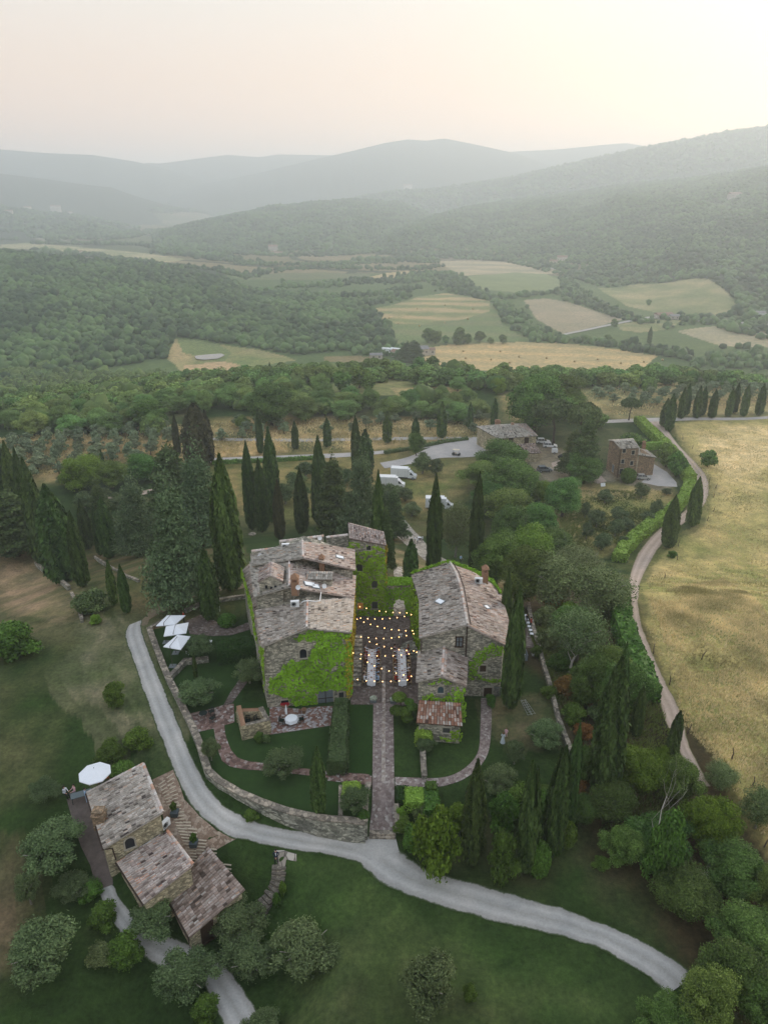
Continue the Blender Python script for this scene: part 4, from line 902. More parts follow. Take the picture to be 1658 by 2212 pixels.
def chimney(par, p, w, d, h, cap='gable', m_=None):
    L = par.location; t = MB(); t.box((0, 0, h / 2 - .4), (w, d, h + .8)); o = t.build('chimney', m_ or M_brick, par, loc=(p.x - L.x, p.y - L.y, p.z - L.z))
    c = MB()
    if cap == 'gable':
        for sx in (-1, 1): c.box((sx * w * .3, 0, h + .22), (w * .18, d * .8, .44))
        z = h + .44; a, b_ = w * .62, d * .62
        for q in ([(-a, -b_, z), (a, -b_, z), (0, 0, z + .6)], [(a, -b_, z), (a, b_, z), (0, 0, z + .6)], [(a, b_, z), (-a, b_, z), (0, 0, z + .6)], [(-a, b_, z), (-a, -b_, z), (0, 0, z + .6)], [(-a, -b_, z), (-a, b_, z), (a, b_, z), (a, -b_, z)]): c.poly(q)
    else:
        c.box((0, 0, h + .05), (w * 1.2, d * 1.2, .10)); c.box((0, 0, h + .25), (w * .6, d * .6, .3)); c.box((0, 0, h + .45), (w * 1.0, d * 1.0, .08))
    c.build('chimney_cap', m_ or M_brick, o); return o
Z0 = 0.0
# ================= main villa (left) =================
V1 = thing('villa', (-9, 74, 0), 'large ivy-clad stone villa with several old tiled roofs and a tower, left of the courtyard', 'villa')
LF, RFr, RR = U(566, 1397.6, 8.2), U(662, 1357.2, 10.2), U(759.5, 1367, 9.0)
LB, RB2, RRb = U(551, 1318.5, 8.2), U(664, 1298, 10.2), U(765.5, 1290, 9.0)
slope(V1, [RFr, RB2], [LF, LB], M_tile, seed=1); slope(V1, [RB2, RFr], [RRb, RR], M_tile, seed=2); rc = ridge_cap(V1, [RFr + Vector((0, 0, .1)), RB2 + Vector((0, 0, .1))], M_tilep)
ZB = -.6
q1 = walls(V1, [LF, RFr, RR, RRb, RB2, LB], ZB)
fa, fb = q1[0], q1[2]
# middle block
ML, MR0, MRe = U(548, 1290, 10.0), U(624.7, 1268, 11.9), U(765.2, 1292, 9.05)
MLb, MRb, MReb = U(538.5, 1214, 10.0), U(624.7, 1216, 11.9), U(768.5, 1244, 9.05)
slope(V1, [MR0, MRb], [ML, MLb], M_tilef, seed=3); slope(V1, [MRb, MR0], [MReb, MRe], M_tilep, seed=4); ridge_cap(V1, [MR0 + Vector((0, 0, .1)), MRb + Vector((0, 0, .1))], M_tilep, seed=3)
walls(V1, [ML, MR0, MRe, MReb, MRb, MLb], ZB)
# back block
BL_, BR0, BRe = U(543, 1222, 10.6), U(654.4, 1205.3, 12.9), U(767.6, 1231.4, 10.6)
BLb, BRb, BReb = U(541, 1197, 10.2), U(652.6, 1169.4, 12.9), U(765.8, 1187.4, 10.6)
slope(V1, [BR0, BRb], [BL_, BLb], M_tilef, seed=5); slope(V1, [BRb, BR0], [BReb, BRe], M_tilep, seed=6); ridge_cap(V1, [BR0 + Vector((0, 0, .1)), BRb + Vector((0, 0, .1))], M_tilep, seed=5)
walls(V1, [BL_, BR0, BRe, BReb, BRb, BLb], ZB, dz=.14)
# parapets behind with capped tops
for (p0, p1, z, sd) in (((543, 1193), (606, 1181), 10.9, 1), ((604, 1172), (701, 1152), 12.0, 2), ((705, 1163), (752, 1154), 11.6, 3)):
    a, b_ = U(*p0, z), U(*p1, z); b_.y = a.y + (b_.y - a.y) * .6
    w = MB(); d = (b_ - a).normalized(); nn = Vector((-d.y, d.x, 0)) * .5; zz = Vector((0, 0, -z - .6)); A0, A1, A2, A3 = a, b_, b_ + nn, a + nn
    w.poly([A0, A1, A2, A3]);
    for e, f in ((A0, A1), (A1, A2), (A2, A3), (A3, A0)): w.poly([e, e + zz, f + zz, f])
    Bd(w, 'parapet', M_stone, V1); ridge_cap(V1, [a + nn * .5, b_ + nn * .5], M_tilep, .22, sd)
# dovecote gable rising from the middle block
dL, dP, dR = UY(557, 1258, 73.2), UY(581.6, 1243, 73.2), UY(611, 1256, 73.2); bk = Vector((-.3, 3.4, 0))
slope(V1, [dP, dP + bk], [dL, dL + bk], M_tilep, seed=7); slope(V1, [dP + bk, dP], [dR + bk, dR], M_tilep, seed=8); walls(V1, [dL, dP, dR, dR + bk, dP + bk, dL + bk], 8, M_stone, .12)
for px, py in ((575, 1268), (586, 1271), (595, 1268)):
    p = UY(px, py, 73.28); n_ = MB(); n_.box((p.x, p.y - .02, p.z), (.28, .10, .38)); Bd(n_, 'pigeon_hole', M_glass, V1)
# roof furniture
def pl3(a, b, c):
    n = (b - a).cross(c - a).normalized(); return (a, n if n.z > 0 else -n)
PE = pl3(MR0, MRb, MRe); PB = pl3(BR0, BRb, BRe); PFL = pl3(RFr, RB2, LF)
eW = (MRe - MR0)
for (px, py, w, l) in ((668, 1264, 1.2, .75), (680.5, 1268.5, .8, .75)): skyl(V1, *PE, px, py, w, l, eW)
skyl(V1, *PB, 733, 1205.5, .9, .6, BRe - BR0)
chimney(V1, onplane(695.7, 1236, *PE), .62, .62, 1.5)
chimney(V1, onplane(637.5, 1270, *PE), .8, .8, .9)
p = onplane(690, 1256, *PE); b = MB(); b.box((p.x, p.y, p.z + .15), (3.0, 1.1, .9)); dm = Bd(b, 'roof_vent', M_stone, V1); slope(V1, [p + Vector((-1.55, .7, .95)), p + Vector((1.55, .7, .90))], [p + Vector((-1.55, -.7, .62)), p + Vector((1.55, -.7, .58))], M_tilef, pitch=.27, seed=9)
b = MB(); pts = [onplane(x, y, *PE) + Vector((0, 0, .12)) for x, y in ((693.5, 1281), (690.5, 1300), (681, 1301.5), (664, 1299.5), (655, 1301))]; b.tube(pts + [U(648, 1305, 10.9)], .055, 6); Bd(b, 'pipe', M_white, V1, True)
ac_unit(U(637, 1311, 10.2), R_(8), 'white air conditioner at the foot of the small raised roof, with a curling pipe')
ac_unit(U(617, 1186.5, 11.6), R_(6), 'white air conditioner on the rear parapet of the left villa')
def dish(px, py, z, label):
    t = thing('satellite_dish', U(px, py, z), label, 'satellite dish'); b = MB(); b.tube([(0, 0, -.6), (0, 0, .35)], .03, 6); b.build('mast', M_lead, t)
    b = MB(); b.lathe([(.001, 0), (.14, .015), (.26, .06), (.29, .09)], (0, 0, 0), 14); b.build('reflector', M_white, t, loc=(0, -.05, .4), rot=(R_(70), 0, .4)); return t
dish(690.3, 1168, 12.6, 'white satellite dish on the back parapet of the left villa'); dish(643.6, 1275, 11.6, 'white satellite dish beside the conical chimney'); dish(562, 1206, 10.4, 'white satellite dish at the far left corner of the villa roof'); dish(700, 1272, 10.6, 'small white dish right of the twin skylights')
# cable hanging down the back roof
b = MB(); b.tube([U(610, 1188, 11.6), U(611, 1204, 11.3), U(617, 1213, 11.2)], .04, 5); Bd(b, 'cable', M_black, V1)
# west side ivy wall: tilted strip left of the roof
wa, wb = U(520, 1222, 8.6), U(566, 1397.6, 7.6)
b = MB(); c0 = [U(523, 1217, 7.6), U(543, 1222, 9.8), U(551, 1318, 8.0), U(566, 1396, 7.9)]
w0, w1 = Vector((c0[0].x, c0[0].y, 0)), Vector((q1[0].x - .25, q1[0].y + .1, 0))
W2 = thing('garden_annex', (w0.x, w0.y, 0), 'narrow ivy-covered side wing leaning on the west wall of the left villa', 'building')
wt = [Vector((w0.x, w0.y, 6.6)), Vector((w1.x, w1.y, 6.3)), Vector((w1.x + .9, w1.y, 7.4)), Vector((w0.x + 1.6, w0.y, 8.0))]
walls(W2, wt, ZB, ins=0); slope(W2, [wt[3], wt[2]], [wt[0], wt[1]], M_tilep, seed=11)
ivy(W2, Vector((w0.x, w0.y, 0)), Vector((w1.x, w1.y, 0)), [[(523, 1225), (545, 1300), (560, 1398), (572, 1400), (574, 1500), (566, 1420), (553, 1370), (545, 1330), (530, 1260), (523, 1240)]], 26, seed=4)
# front wall features
def win(px, py, w, h, **k):
    p, an = frame_on(px, py, fa, fb); return window(V1, p - Vector((-math.sin(an), math.cos(an), 0)) * .0, an, w, h, **k)
win(655, 1421, .75, 1.15, arch=True)
win(615.5, 1522.5, .8, .65); b = MB(); p, an = frame_on(616, 1523, fa, fb); 
fl = thing('flower_box', p + Vector((0, -.28, .02)), 'window box of red geraniums under the small villa window', 'flower box', None, an); b.box((0, 0, .08), (.8, .22, .18)); b.build('box', M_brick, fl)
link('flowers', foliage('flowers', [(x * .2, 0, .28, .17, .15, .14) for x in (-1.6, -.6, .5, 1.5)], 300, .07, leafmat('leaf_red', (.20, .02, .01), (.5, .06, .03), 0), 5, core=.6), fl)
d_ = win(703.5, 1524, 1.7, 2.05, pane=M_curt, name='french_door', bars=True)
win(737, 1507, .55, .75)
H0 = [[(579.5, 1497), (590, 1497), (620, 1507), (637, 1523), (632, 1540), (570, 1540)], [(687, 1492), (718, 1490), (757, 1491), (757, 1530), (687, 1530)], [(646, 1397), (666, 1397), (666, 1424), (646, 1424)]]
c4 = lambda L_: [(246.1 + .336 * x, 1263 + .336 * y) for x, y in L_]
MAIN = c4([(985, 600), (1060, 560), (1090, 520), (1190, 480), (1250, 470), (1265, 400), (1300, 390), (1320, 320), (1400, 300), (1525, 310), (1530, 700), (1420, 690), (1300, 690), (1300, 790), (1200, 805), (1150, 780), (1090, 745), (1000, 745)])
ivy(V1, fa, fb, [MAIN, c4([(1150, 330), (1250, 285), (1420, 295), (1400, 330), (1260, 370), (1200, 350)])], 60, s=.22, seed=1, holes=H0, holep=[c4([(1330, 560), (1480, 490), (1500, 510), (1400, 570)]), c4([(1420, 370), (1500, 340), (1510, 365), (1440, 400)])])
# corner of the villa towards the courtyard, yellowing ivy along its whole side
ea, eb = Vector((q1[2].x, q1[2].y, 0)), Vector((U(768.5, 1244, 9.05).x - .25, U(768.5, 1244, 9.05).y, 0))
def ivy_world(par, a, b, z0, z1, n, mat_, s, seed, nn, name='ivy', off=.12):
    r_ = np.random.RandomState(seed); L = par.location; A = (b - a); m = int(A.length * (z1 - z0) * n); u = r_.rand(m); z = z0 + (z1 - z0) * r_.rand(m); o = off * (.3 + r_.rand(m)) + .12 * fbm(u * A.length * .8, z * .8, 2)
    P_ = np.stack([a.x + A.x * u + nn[0] * o, a.y + A.y * u + nn[1] * o, z], 1); V = cards(P_, np.tile([[nn[0], nn[1], .35]], (m, 1)), s, r_, 1.2, False, .5)
    me = mesh_np(name, V, np.arange(m * 4).reshape(m, 4), mat_, rndattr=np.clip(.5 + r_.randn(m) * .25, 0, 1)); return link(name, me, par, (-L.x, -L.y, -L.z))
ivy_world(V1, ea, eb, 0.2, 8.6, 30, L_ivyy, .22, 3, (1, 0))
ivy_world(V1, ea + Vector((-.45, -.12, 0)), ea + Vector((0, -.02, 0)), 0.3, 8.5, 60, L_ivyy, .16, 4, (.2, -1), off=.2)
# ---- tower and gateway wall
T0, T1, T2, T3 = U(754, 1163, 11.7), U(834.4, 1178.5, 10.7), U(828.5, 1149, 11.2), U(751.7, 1129, 12.3)
slope(V1, [T3, T2], [T0, T1], M_tilep, seed=12); tq = walls(V1, [T0, T1, T2, T3], -.3, ins=.2)
ta, tb = tq[0], tq[1]
def wint(px, py, w, h, **k): p, an = frame_on(px, py, ta, tb); return window(V1, p, an, w, h, **k)
wint(796, 1188, .55, .65); wint(776, 1233.5, .8, 1.15, arch=True); wint(808.5, 1269.5, .75, 1.05, pane=M_shut); wint(809, 1314.5, .75, 1.05, pane=M_shut); wint(778.5, 1315.5, .85, 1.0, pane=mat('lit_window', (.06, .03, .01), .3, emis=((1, .45, .12), .12)))
ivy(V1, ta, tb, [[(752, 1170), (833, 1186), (834, 1340), (750, 1340)]], 55, s=.22, seed=5, holes=[[(787, 1178), (803, 1178), (803, 1189), (787, 1189)], [(770, 1218), (784, 1218), (784, 1234), (770, 1234)], [(802, 1253), (815, 1253), (815, 1270), (802, 1270)], [(802, 1298), (816, 1298), (816, 1316), (802, 1316)], [(771, 1301), (785, 1301), (785, 1317), (771, 1317)]],
    holep=[[(755, 1177), (832, 1188), (832, 1196), (790, 1190), (757, 1190)], [(768, 1194), (786, 1195), (786, 1200), (768, 1200)], [(772, 1201), (804, 1205), (800, 1210), (772, 1208)]])
ivy_world(V1, Vector((tq[1].x, tq[1].y, 0)), Vector((tq[2].x, tq[2].y, 0)), 4.5, 10.4, 60, L_ivyy, .2, 6, (1, 0), off=.25)
GW = thing('gateway_wall', (2.5, 86.2, 0), 'high ivy-covered wall with an archway closing the courtyard', 'wall')
gx0, gx1, gy0, gy1, gh = tb.x - .1, 5.6, 85.6, 87.4, 4.75
ax0, ax1 = UY(849, 1320, gy0).x, UY(875.4, 1320, gy0).x; az_ = 1.75; ar = (ax1 - ax0) / 2
b = MB()
for y, fl_ in ((gy0, 0), (gy1, 1)):
    for x0, x1 in ((gx0, ax0), (ax1, gx1)): b.poly([(x0, y, -.3), (x1, y, -.3), (x1, y, gh), (x0, y, gh)])
    K = 8
    for k in range(K):
        a0, a1 = math.pi * k / K, math.pi * (k + 1) / K; c = (ax0 + ax1) / 2; b.poly([(c + ar * math.cos(a0), y, az_ + ar * math.sin(a0)), (c + ar * math.cos(a1), y, az_ + ar * math.sin(a1)), (c + ar * math.cos(a1), y, gh), (c + ar * math.cos(a0), y, gh)])
for k in range(8):
    a0, a1 = math.pi * k / 8, math.pi * (k + 1) / 8; c = (ax0 + ax1) / 2; b.poly([(c + ar * math.cos(a), y, az_ + ar * math.sin(a)) for a, y in ((a0, gy0), (a1, gy0), (a1, gy1), (a0, gy1))])
for x in (ax0, ax1): b.poly([(x, gy0, -.3), (x, gy1, -.3), (x, gy1, az_), (x, gy0, az_)])
b.poly([(gx0, gy0, gh), (gx1, gy0, gh), (gx1, gy1, gh), (gx0, gy1, gh)]); Bd(b, 'wall', M_stone, GW)
GA, GB = Vector((gx0, gy0, 0)), Vector((gx1, gy0, 0))
ivy(GW, GA, GB, [[(832, 1268), (890, 1268), (910, 1290), (910, 1345), (832, 1345)]], 60, s=.22, seed=8, holes=[[(848, 1345), (850, 1305), (855, 1296), (862, 1293), (869, 1296), (874, 1305), (876, 1345)]])
r_ = np.random.RandomState(9); m = 2600; P_ = np.stack([gx0 + (gx1 - gx0) * r_.rand(m), gy0 - .15 + (gy1 - gy0 + .3) * r_.rand(m), gh + .15 * r_.rand(m)], 1)
me = mesh_np('ivy', cards(P_, np.tile([[0, -.2, 1.]], (m, 1)), .22, r_), np.arange(m * 4).reshape(m, 4), L_ivy, rndattr=np.clip(.6 + r_.randn(m) * .2, 0, 1)); link('ivy', me, GW, (-2.5, -86.2, 0))
# ================= right villa =================
V2 = thing('villa', (9, 76, 0), 'long stone villa with sagging pink tiled gable roof, right of the courtyard', 'villa')
eL = [U(904.7, 1379, 7.9), U(904.7, 1300, 7.9), U(896, 1266, 7.9), U(887, 1241.7, 7.9)]; rg = [U(1009, 1350.7, 9.5), U(995, 1270, 9.6), U(984, 1238, 9.6), U(970.3, 1214.8, 9.5)]
eR = [U(1090, 1394, 7.0), U(1098, 1341, 7.0), U(1081.7, 1285, 7.0), U(1063, 1259, 7.0), U(1022, 1236, 7.2)]
slope(V2, rg, eL, M_tile, seed=14); slope(V2, rg[::-1], eR[::-1], M_tilep, seed=15)
ridge_cap(V2, [p + Vector((0, 0, .1)) for p in rg], M_tiler, .17, seed=5)
b = MB(); b.tube([p + Vector((.35, 0, .14)) for p in rg], .07, 5); Bd(b, 'ridge_cable', M_metal, V2)
q2 = walls(V2, [eL[0], rg[0], eR[0], eR[1], eR[2], eR[3], rg[-1], eL[3], eL[2], eL[1]], ZB, ins=.25)
va, vb = q2[0], q2[2]
def w2(px, py, w, h, **k): p, an = frame_on(px, py, va, vb); return window(V2, p, an, w, h, **k)
w2(991, 1396, .62, 1.15, bars=True, pane=M_curt, surround=False); w2(1042, 1451, .7, .85, shutters=False, pane=M_wood); 
dr = w2(1052, 1512.5, .95, 1.75, pane=M_wood, name='door')
p, an = frame_on(1071, 1513, va, vb); b = MB()
for k in range(9): b.box(((k - 4) * .14, -.06, .95), (.035, .03, 1.9))
for z in (.1, 1.8): b.box((0, -.06, z), (1.2, .035, .06))
b.build('slatted_door', M_lead, V2, loc=(p.x - 9, p.y - 76, p.z), rot=(0, 0, an))
ivy(V2, va, vb, [[(1012, 1425), (1030, 1405), (1052, 1400), (1062, 1385), (1068, 1395), (1090, 1400), (1092, 1415), (1060, 1418), (1048, 1424), (1040, 1430), (1034, 1452), (1040, 1462), (1012, 1460)], [(1012, 1460), (1060, 1464), (1090, 1470), (1070, 1474), (1012, 1466)]], 45, s=.2, seed=11)
PR = pl3(rg[0], rg[-1], eL[1]); PQ = pl3(rg[0], rg[2], eR[1])
skyl(V2, *PR, 950.4, 1301.5, 1.1, .6, eL[1] - rg[0]); skyl(V2, *PQ, 1050, 1313.5, .55, .5, eR[1] - rg[0])
ch = chimney(V2, onplane(1046, 1256, *PQ), .75, .75, 1.4); ac_unit(onplane(1033, 1262, *PQ) + Vector((0, 0, .1)), R_(-6), 'white air conditioner beside the brick chimney on the right villa')
b = MB(); p, an = frame_on(1008.5, 1353, va, vb); b.tube([p + Vector((0, -.12, 0)), p + Vector((0, -.12, -4.4))], .075, 6); Bd(b, 'downpipe', M_metal, V2); b = MB(); p, an = frame_on(910, 1382, va, vb); b.tube([p + Vector((0, -.1, 0)), p + Vector((0, -.1, -6))], .05, 6); Bd(b, 'downpipe', M_metal, V2)
r_ = np.random.RandomState(19)
pp = [eL[3], rg[3], eR[4], eR[3]]; Pq = []
for a, b_, w in ((pp[0], pp[1], .3), (pp[1], pp[2], .8), (pp[2], pp[3], .9), (eR[3], eR[2], .25)):
    m = int((b_ - a).length * 130 * w + 60); u = r_.rand(m)[:, None]; Pq.append(np.array(a)[None] * (1 - u) + np.array(b_)[None] * u + np.stack([r_.randn(m) * .25 * w, .1 + r_.rand(m) * -.9 * w, .12 + r_.rand(m) * .25 + r_.rand(m) * .1], 1))
Pq = np.concatenate(Pq); m = len(Pq); me = mesh_np('ivy', cards(Pq, np.tile([[0, -.3, 1.]], (m, 1)), .2, r_), np.arange(m * 4).reshape(m, 4), L_ivy, rndattr=np.clip(.5 + r_.randn(m) * .25, 0, 1)); link('ivy', me, V2, (-9, -76, 0))
ivy_world(V2, Vector((q2[9].x, q2[9].y, 0)), Vector((q2[7].x, q2[7].y, 0)), 0, 7.4, 30, L_ivy, .22, 12, (-1, 0), off=.2)
# ---- chapel annex and its lean-to
V3 = thing('annex', (6, 65, 0), 'small gabled stone annex with a red tiled lean-to in front of the right villa', 'building')
aL, aR0, aR = U(897.7, 1473.8, 5.7), U(954, 1461, 6.6), U(1006.7, 1484, 5.2); aLb, aRb0, aRb = U(902.4, 1407, 5.7), U(958.6, 1398.8, 6.6), U(1010, 1421, 5.2)
slope(V3, [aR0, aRb0], [aL, aLb], M_tile, seed=16); slope(V3, [aRb0, aR0], [aRb, aR], M_tilep, seed=17); ridge_cap(V3, [aR0 + Vector((0, 0, .1)), aRb0 + Vector((0, 0, .1))], M_tilep, .14, 6)
q3 = walls(V3, [aL, aR0, aR, aRb, aRb0, aLb], ZB, ins=.28); a3, b3 = q3[0], q3[2]
def w3(px, py, w, h, **k): p, an = frame_on(px, py, a3, b3); return window(V3, p, an, w, h, **k)
w3(951, 1497, .62, .85, arch=True, pane=mat('blue_glass', (.05, .09, .11), .2, spec=.5))
ivy(V3, a3, b3, [[(925, 1476), (954, 1464), (975, 1474), (962, 1477), (945, 1478)], [(918, 1497), (944, 1499), (945, 1504), (962, 1500), (975, 1480), (1004, 1486), (1004, 1560), (935, 1560), (922, 1512), (912, 1500)]], 50, s=.2, seed=13, holes=[[(943, 1477), (959, 1477), (959, 1498), (943, 1498)]], holep=[[(962, 1480), (1000, 1484), (1000, 1489), (970, 1489)]])
lt = [U(904.6, 1512.7, 3.5), U(994.8, 1519, 3.5)]; lb_ = [U(898.6, 1561.7, 2.35), U(998.7, 1569.4, 2.35)]
slope(V3, lt, lb_, M_tiler, pitch=.27, seed=18); q4 = walls(V3, [lb_[0], lb_[1], lt[1], lt[0]], ZB, ins=.22)
p, an = frame_on(963.5, 1583, q4[0], q4[1]); window(V3, p, an, .75, .65, pane=M_shut)
ivy(V3, q4[0], q4[1], [[(970, 1576), (998, 1572), (997, 1602), (960, 1600), (958, 1590), (975, 1588)], [(945, 1590), (965, 1592), (975, 1600), (945, 1596)]], 60, s=.17, seed=14)
# ---------------------------------------------------------------- roads, paths, lawns
def surf(name, c1, c2, sc=1.2, b=.3, brick=None, band=None, c3=None, vor=None):
    m = bpy.data.materials.new(name); m.use_nodes = True; t = m.node_tree; p = t.nodes['Principled BSDF']; p.inputs['Roughness'].default_value = .92; p.inputs['Specular IOR Level'].default_value = .15
    tc = t.nodes.new('ShaderNodeTexCoord'); n1, r1 = tnoise(t, tc.outputs['Object'], sc, c2, c1, 8); n2, r2 = tnoise(t, tc.outputs['Object'], .25, (.82, .83, .84), (1.15, 1.12, 1.1)); src = mul(t, r1.outputs[0], r2.outputs[0]); hh = n1.outputs['Fac']
    if vor:
        v = t.nodes.new('ShaderNodeTexVoronoi'); v.inputs['Scale'].default_value = vor[0]; t.links.new(tc.outputs['Object'], v.inputs['Vector']); sc_ = t.nodes.new('ShaderNodeSeparateColor'); t.links.new(v.outputs['Color'], sc_.inputs[0])
        rr = ramp(t, sc_.outputs[0], vor[1]); v2 = t.nodes.new('ShaderNodeTexVoronoi'); v2.feature = 'DISTANCE_TO_EDGE'; v2.inputs['Scale'].default_value = vor[0]; t.links.new(tc.outputs['Object'], v2.inputs['Vector'])
        e = ramp(t, v2.outputs['Distance'], [(0, (vor[2],) * 3), (vor[3], (1, 1, 1))]); src = mul(t, mul(t, rr.outputs[0], e.outputs[0]), r2.outputs[0]); hh = v2.outputs['Distance']
    t.links.new(src, p.inputs['Base Color']); bb = t.nodes.new('ShaderNodeBump'); bb.inputs['Strength'].default_value = b; bb.inputs['Distance'].default_value = .06; t.links.new(hh, bb.inputs['Height']); t.links.new(bb.outputs[0], p.inputs['Normal']); return m
S_gravel = surf('gravel', (.47, .46, .445), (.36, .352, .338), 6)
def tracks(m, grass=(.045, .07, .022)):
    """wheel tracks and ragged grassy verges along a road ('cross' runs 0..1 from edge to edge)"""
    t = m.node_tree; p = t.nodes['Principled BSDF']; src = p.inputs['Base Color'].links[0].from_socket; a = t.nodes.new('ShaderNodeAttribute'); a.attribute_name = 'cross'
    tc = t.nodes.new('ShaderNodeTexCoord'); n = t.nodes.new('ShaderNodeTexNoise'); n.inputs['Scale'].default_value = 1.6; n.inputs['Detail'].default_value = 8; n.inputs['Roughness'].default_value = .75; t.links.new(tc.outputs['Object'], n.inputs['Vector'])
    q = t.nodes.new('ShaderNodeMath'); q.operation = 'MULTIPLY_ADD'; q.inputs[1].default_value = .22; t.links.new(n.outputs['Fac'], q.inputs[0]); s_ = t.nodes.new('ShaderNodeMath'); s_.operation = 'SUBTRACT'; s_.inputs[1].default_value = .11; t.links.new(a.outputs['Fac'], q.inputs[2]); t.links.new(q.outputs[0], s_.inputs[0])
    w = ramp(t, s_.outputs[0], [(0, (.80, .79, .76)), (.16, (.90, .89, .87)), (.27, (1.13, 1.13, 1.12)), (.38, (1.0, 1.0, .99)), (.5, (.86, .86, .83)), (.62, (1.0, 1.0, .99)), (.73, (1.13, 1.13, 1.12)), (.86, (.90, .89, .87)), (1, (.8, .79, .76))]); e = ramp(t, s_.outputs[0], [(0, (1, 1, 1)), (.035, (.9, .9, .9)), (.075, (0, 0, 0)), (.925, (0, 0, 0)), (.965, (.9, .9, .9)), (1, (1, 1, 1))])
    mx = t.nodes.new('ShaderNodeMix'); mx.data_type = 'RGBA'; t.links.new(e.outputs[0], mx.inputs[0]); t.links.new(mul(t, src, w.outputs[0]), mx.inputs[6]); mx.inputs[7].default_value = (*grass, 1); t.links.new(mx.outputs[2], p.inputs['Base Color']); return m
tracks(S_gravel)
S_dirt = surf('pink_gravel', (.46, .37, .31), (.36, .29, .25), 3)
tracks(S_dirt, (.13, .13, .05))
S_tarm = surf('pale_lane', (.44, .42, .40), (.36, .34, .33), 3)
S_brick = surf('brick_paving', (.2, .2, .2), (.1, .1, .1), 3, .4, vor=(3.2, [(0, (.10, .065, .055)), (.4, (.20, .125, .105)), (.75, (.26, .18, .155)), (.93, (.34, .30, .28)), (1, (.42, .40, .38))], .65, .05))
S_court = surf('courtyard_paving', (.2, .2, .2), (.1, .1, .1), 3, .4, vor=(3.6, [(0, (.105, .08, .07)), (.5, (.15, .12, .105)), (.9, (.20, .165, .15)), (1, (.26, .24, .22))], .7, .05))
S_patio = surf('patio_paving', (.2, .2, .2), (.1, .1, .1), 3, .4, vor=(3.8, [(0, (.16, .085, .065)), (.45, (.26, .15, .12)), (.6, (.28, .24, .23)), (1, (.46, .45, .46))], .7, .05))
S_flag = surf('flagstones', (.2, .2, .2), (.1, .1, .1), 3, .5, vor=(1.25, [(0, (.32, .28, .235)), (.5, (.44, .40, .34)), (1, (.55, .50, .44))], .22, .07))
S_path = surf('cobble_path', (.2, .2, .2), (.1, .1, .1), 3, .4, vor=(4.2, [(0, (.17, .13, .12)), (.5, (.25, .20, .185)), (.9, (.32, .275, .255)), (1, (.42, .39, .36))], .7, .05))
S_lawn = surf('lawn', (.032, .066, .016), (.021, .046, .011), 1.2, .4)
S_lawn2 = surf('mown_lawn', (.026, .062, .012), (.018, .044, .009), 2.2, .4)
def Gc(pts, z=None): return [G(*p) if z is None else U(p[0], p[1], z) for p in pts]
def strip(name, A, B_, m_, off=.03, z=None, n=None, cross=6, label=None, edge=.0, seed=0):
    A = Gc(A, z); B_ = Gc(B_, z); L = sum((b - a).length for a, b in zip(A[:-1], A[1:])); n = n or max(8, int(L / 1.0)); r_ = np.random.RandomState(seed); V = []
    for i in range(n + 1):
        a, b = samp(A, i / n), samp(B_, i / n); j1, j2 = r_.randn() * edge, r_.randn() * edge; d = (b - a).normalized()
        a = a + d * j1; b = b + d * j2
        for k in range(cross + 1):
            p = a.lerp(b, k / cross); V.append((p.x, p.y, (gz(p.x, p.y) if z is None else z) + off))
    F_ = [(i * (cross + 1) + k, i * (cross + 1) + k + 1, (i + 1) * (cross + 1) + k + 1, (i + 1) * (cross + 1) + k) for i in range(n) for k in range(cross)]
    me = mesh_np(name, np.array(V), np.array(F_), m_, smooth=True); o = link(name, me); return tag(o, label, kind='structure')
def patch(name, pts, m_, off=.03, z=None, res=1.0, label=None, wob=0.0):
    P = Gc(pts, z); xy = np.array([p[:2] for p in P]); x0, y0 = xy.min(0) ; x1, y1 = xy.max(0)
    bm = bmesh.new(); vs = [bm.verts.new((p.x, p.y, 0)) for p in P]; bm.faces.new(vs)
    if z is None:
        for ax, lo, hi in ((0, x0, x1), (1, y0, y1)):
            k = lo + res
            while k < hi:
                co_ = (k, 0, 0) if ax == 0 else (0, k, 0); no = (1, 0, 0) if ax == 0 else (0, 1, 0)
                bmesh.ops.bisect_plane(bm, geom=bm.verts[:] + bm.edges[:] + bm.faces[:], plane_co=co_, plane_no=no); k += res
    bmesh.ops.triangulate(bm, faces=[f for f in bm.faces if len(f.verts) > 4])
    for v in bm.verts: v.co.z = (gz(v.co.x, v.co.y) if z is None else z) + off
    bmesh.ops.recalc_face_normals(bm, faces=bm.faces)
    me = bpy.data.meshes.new(name); bm.to_mesh(me); bm.free(); me.materials.append(m_)
    if sum(p.normal.z for p in me.polygons) < 0: me.flip_normals()
    at = me.attributes.new('cross', 'FLOAT', 'POINT'); at.data.foreach_set('value', [.4] * len(me.vertices))
    return tag(link(name, me), label, kind='structure')
ROADL = [(276, 1352), (270, 1377), (295, 1451), (318, 1518), (340, 1579), (360, 1626), (380, 1676), (404, 1727), (427, 1757), (461, 1787), (501, 1811), (560, 1824), (640, 1840), (720, 1850), (785, 1876), (800, 1894), (850, 1923), (920, 1950), (1000, 1975), (1100, 2000), (1200, 2022), (1280, 2046), (1350, 2082), (1400, 2112), (1440, 2150)]
ROADR = [(306, 1340), (307, 1367), (323, 1411), (343, 1461), (364, 1512), (384, 1559), (404, 1609), (427, 1659), (446, 1696), (475, 1732), (515, 1759), (565, 1781), (650, 1797), (777, 1814), (853, 1818), (880, 1858), (930, 1880), (1000, 1902), (1100, 1930), (1200, 1958), (1300, 1995), (1380, 2030), (1440, 2062), (1480, 2092), (1520, 2130)]
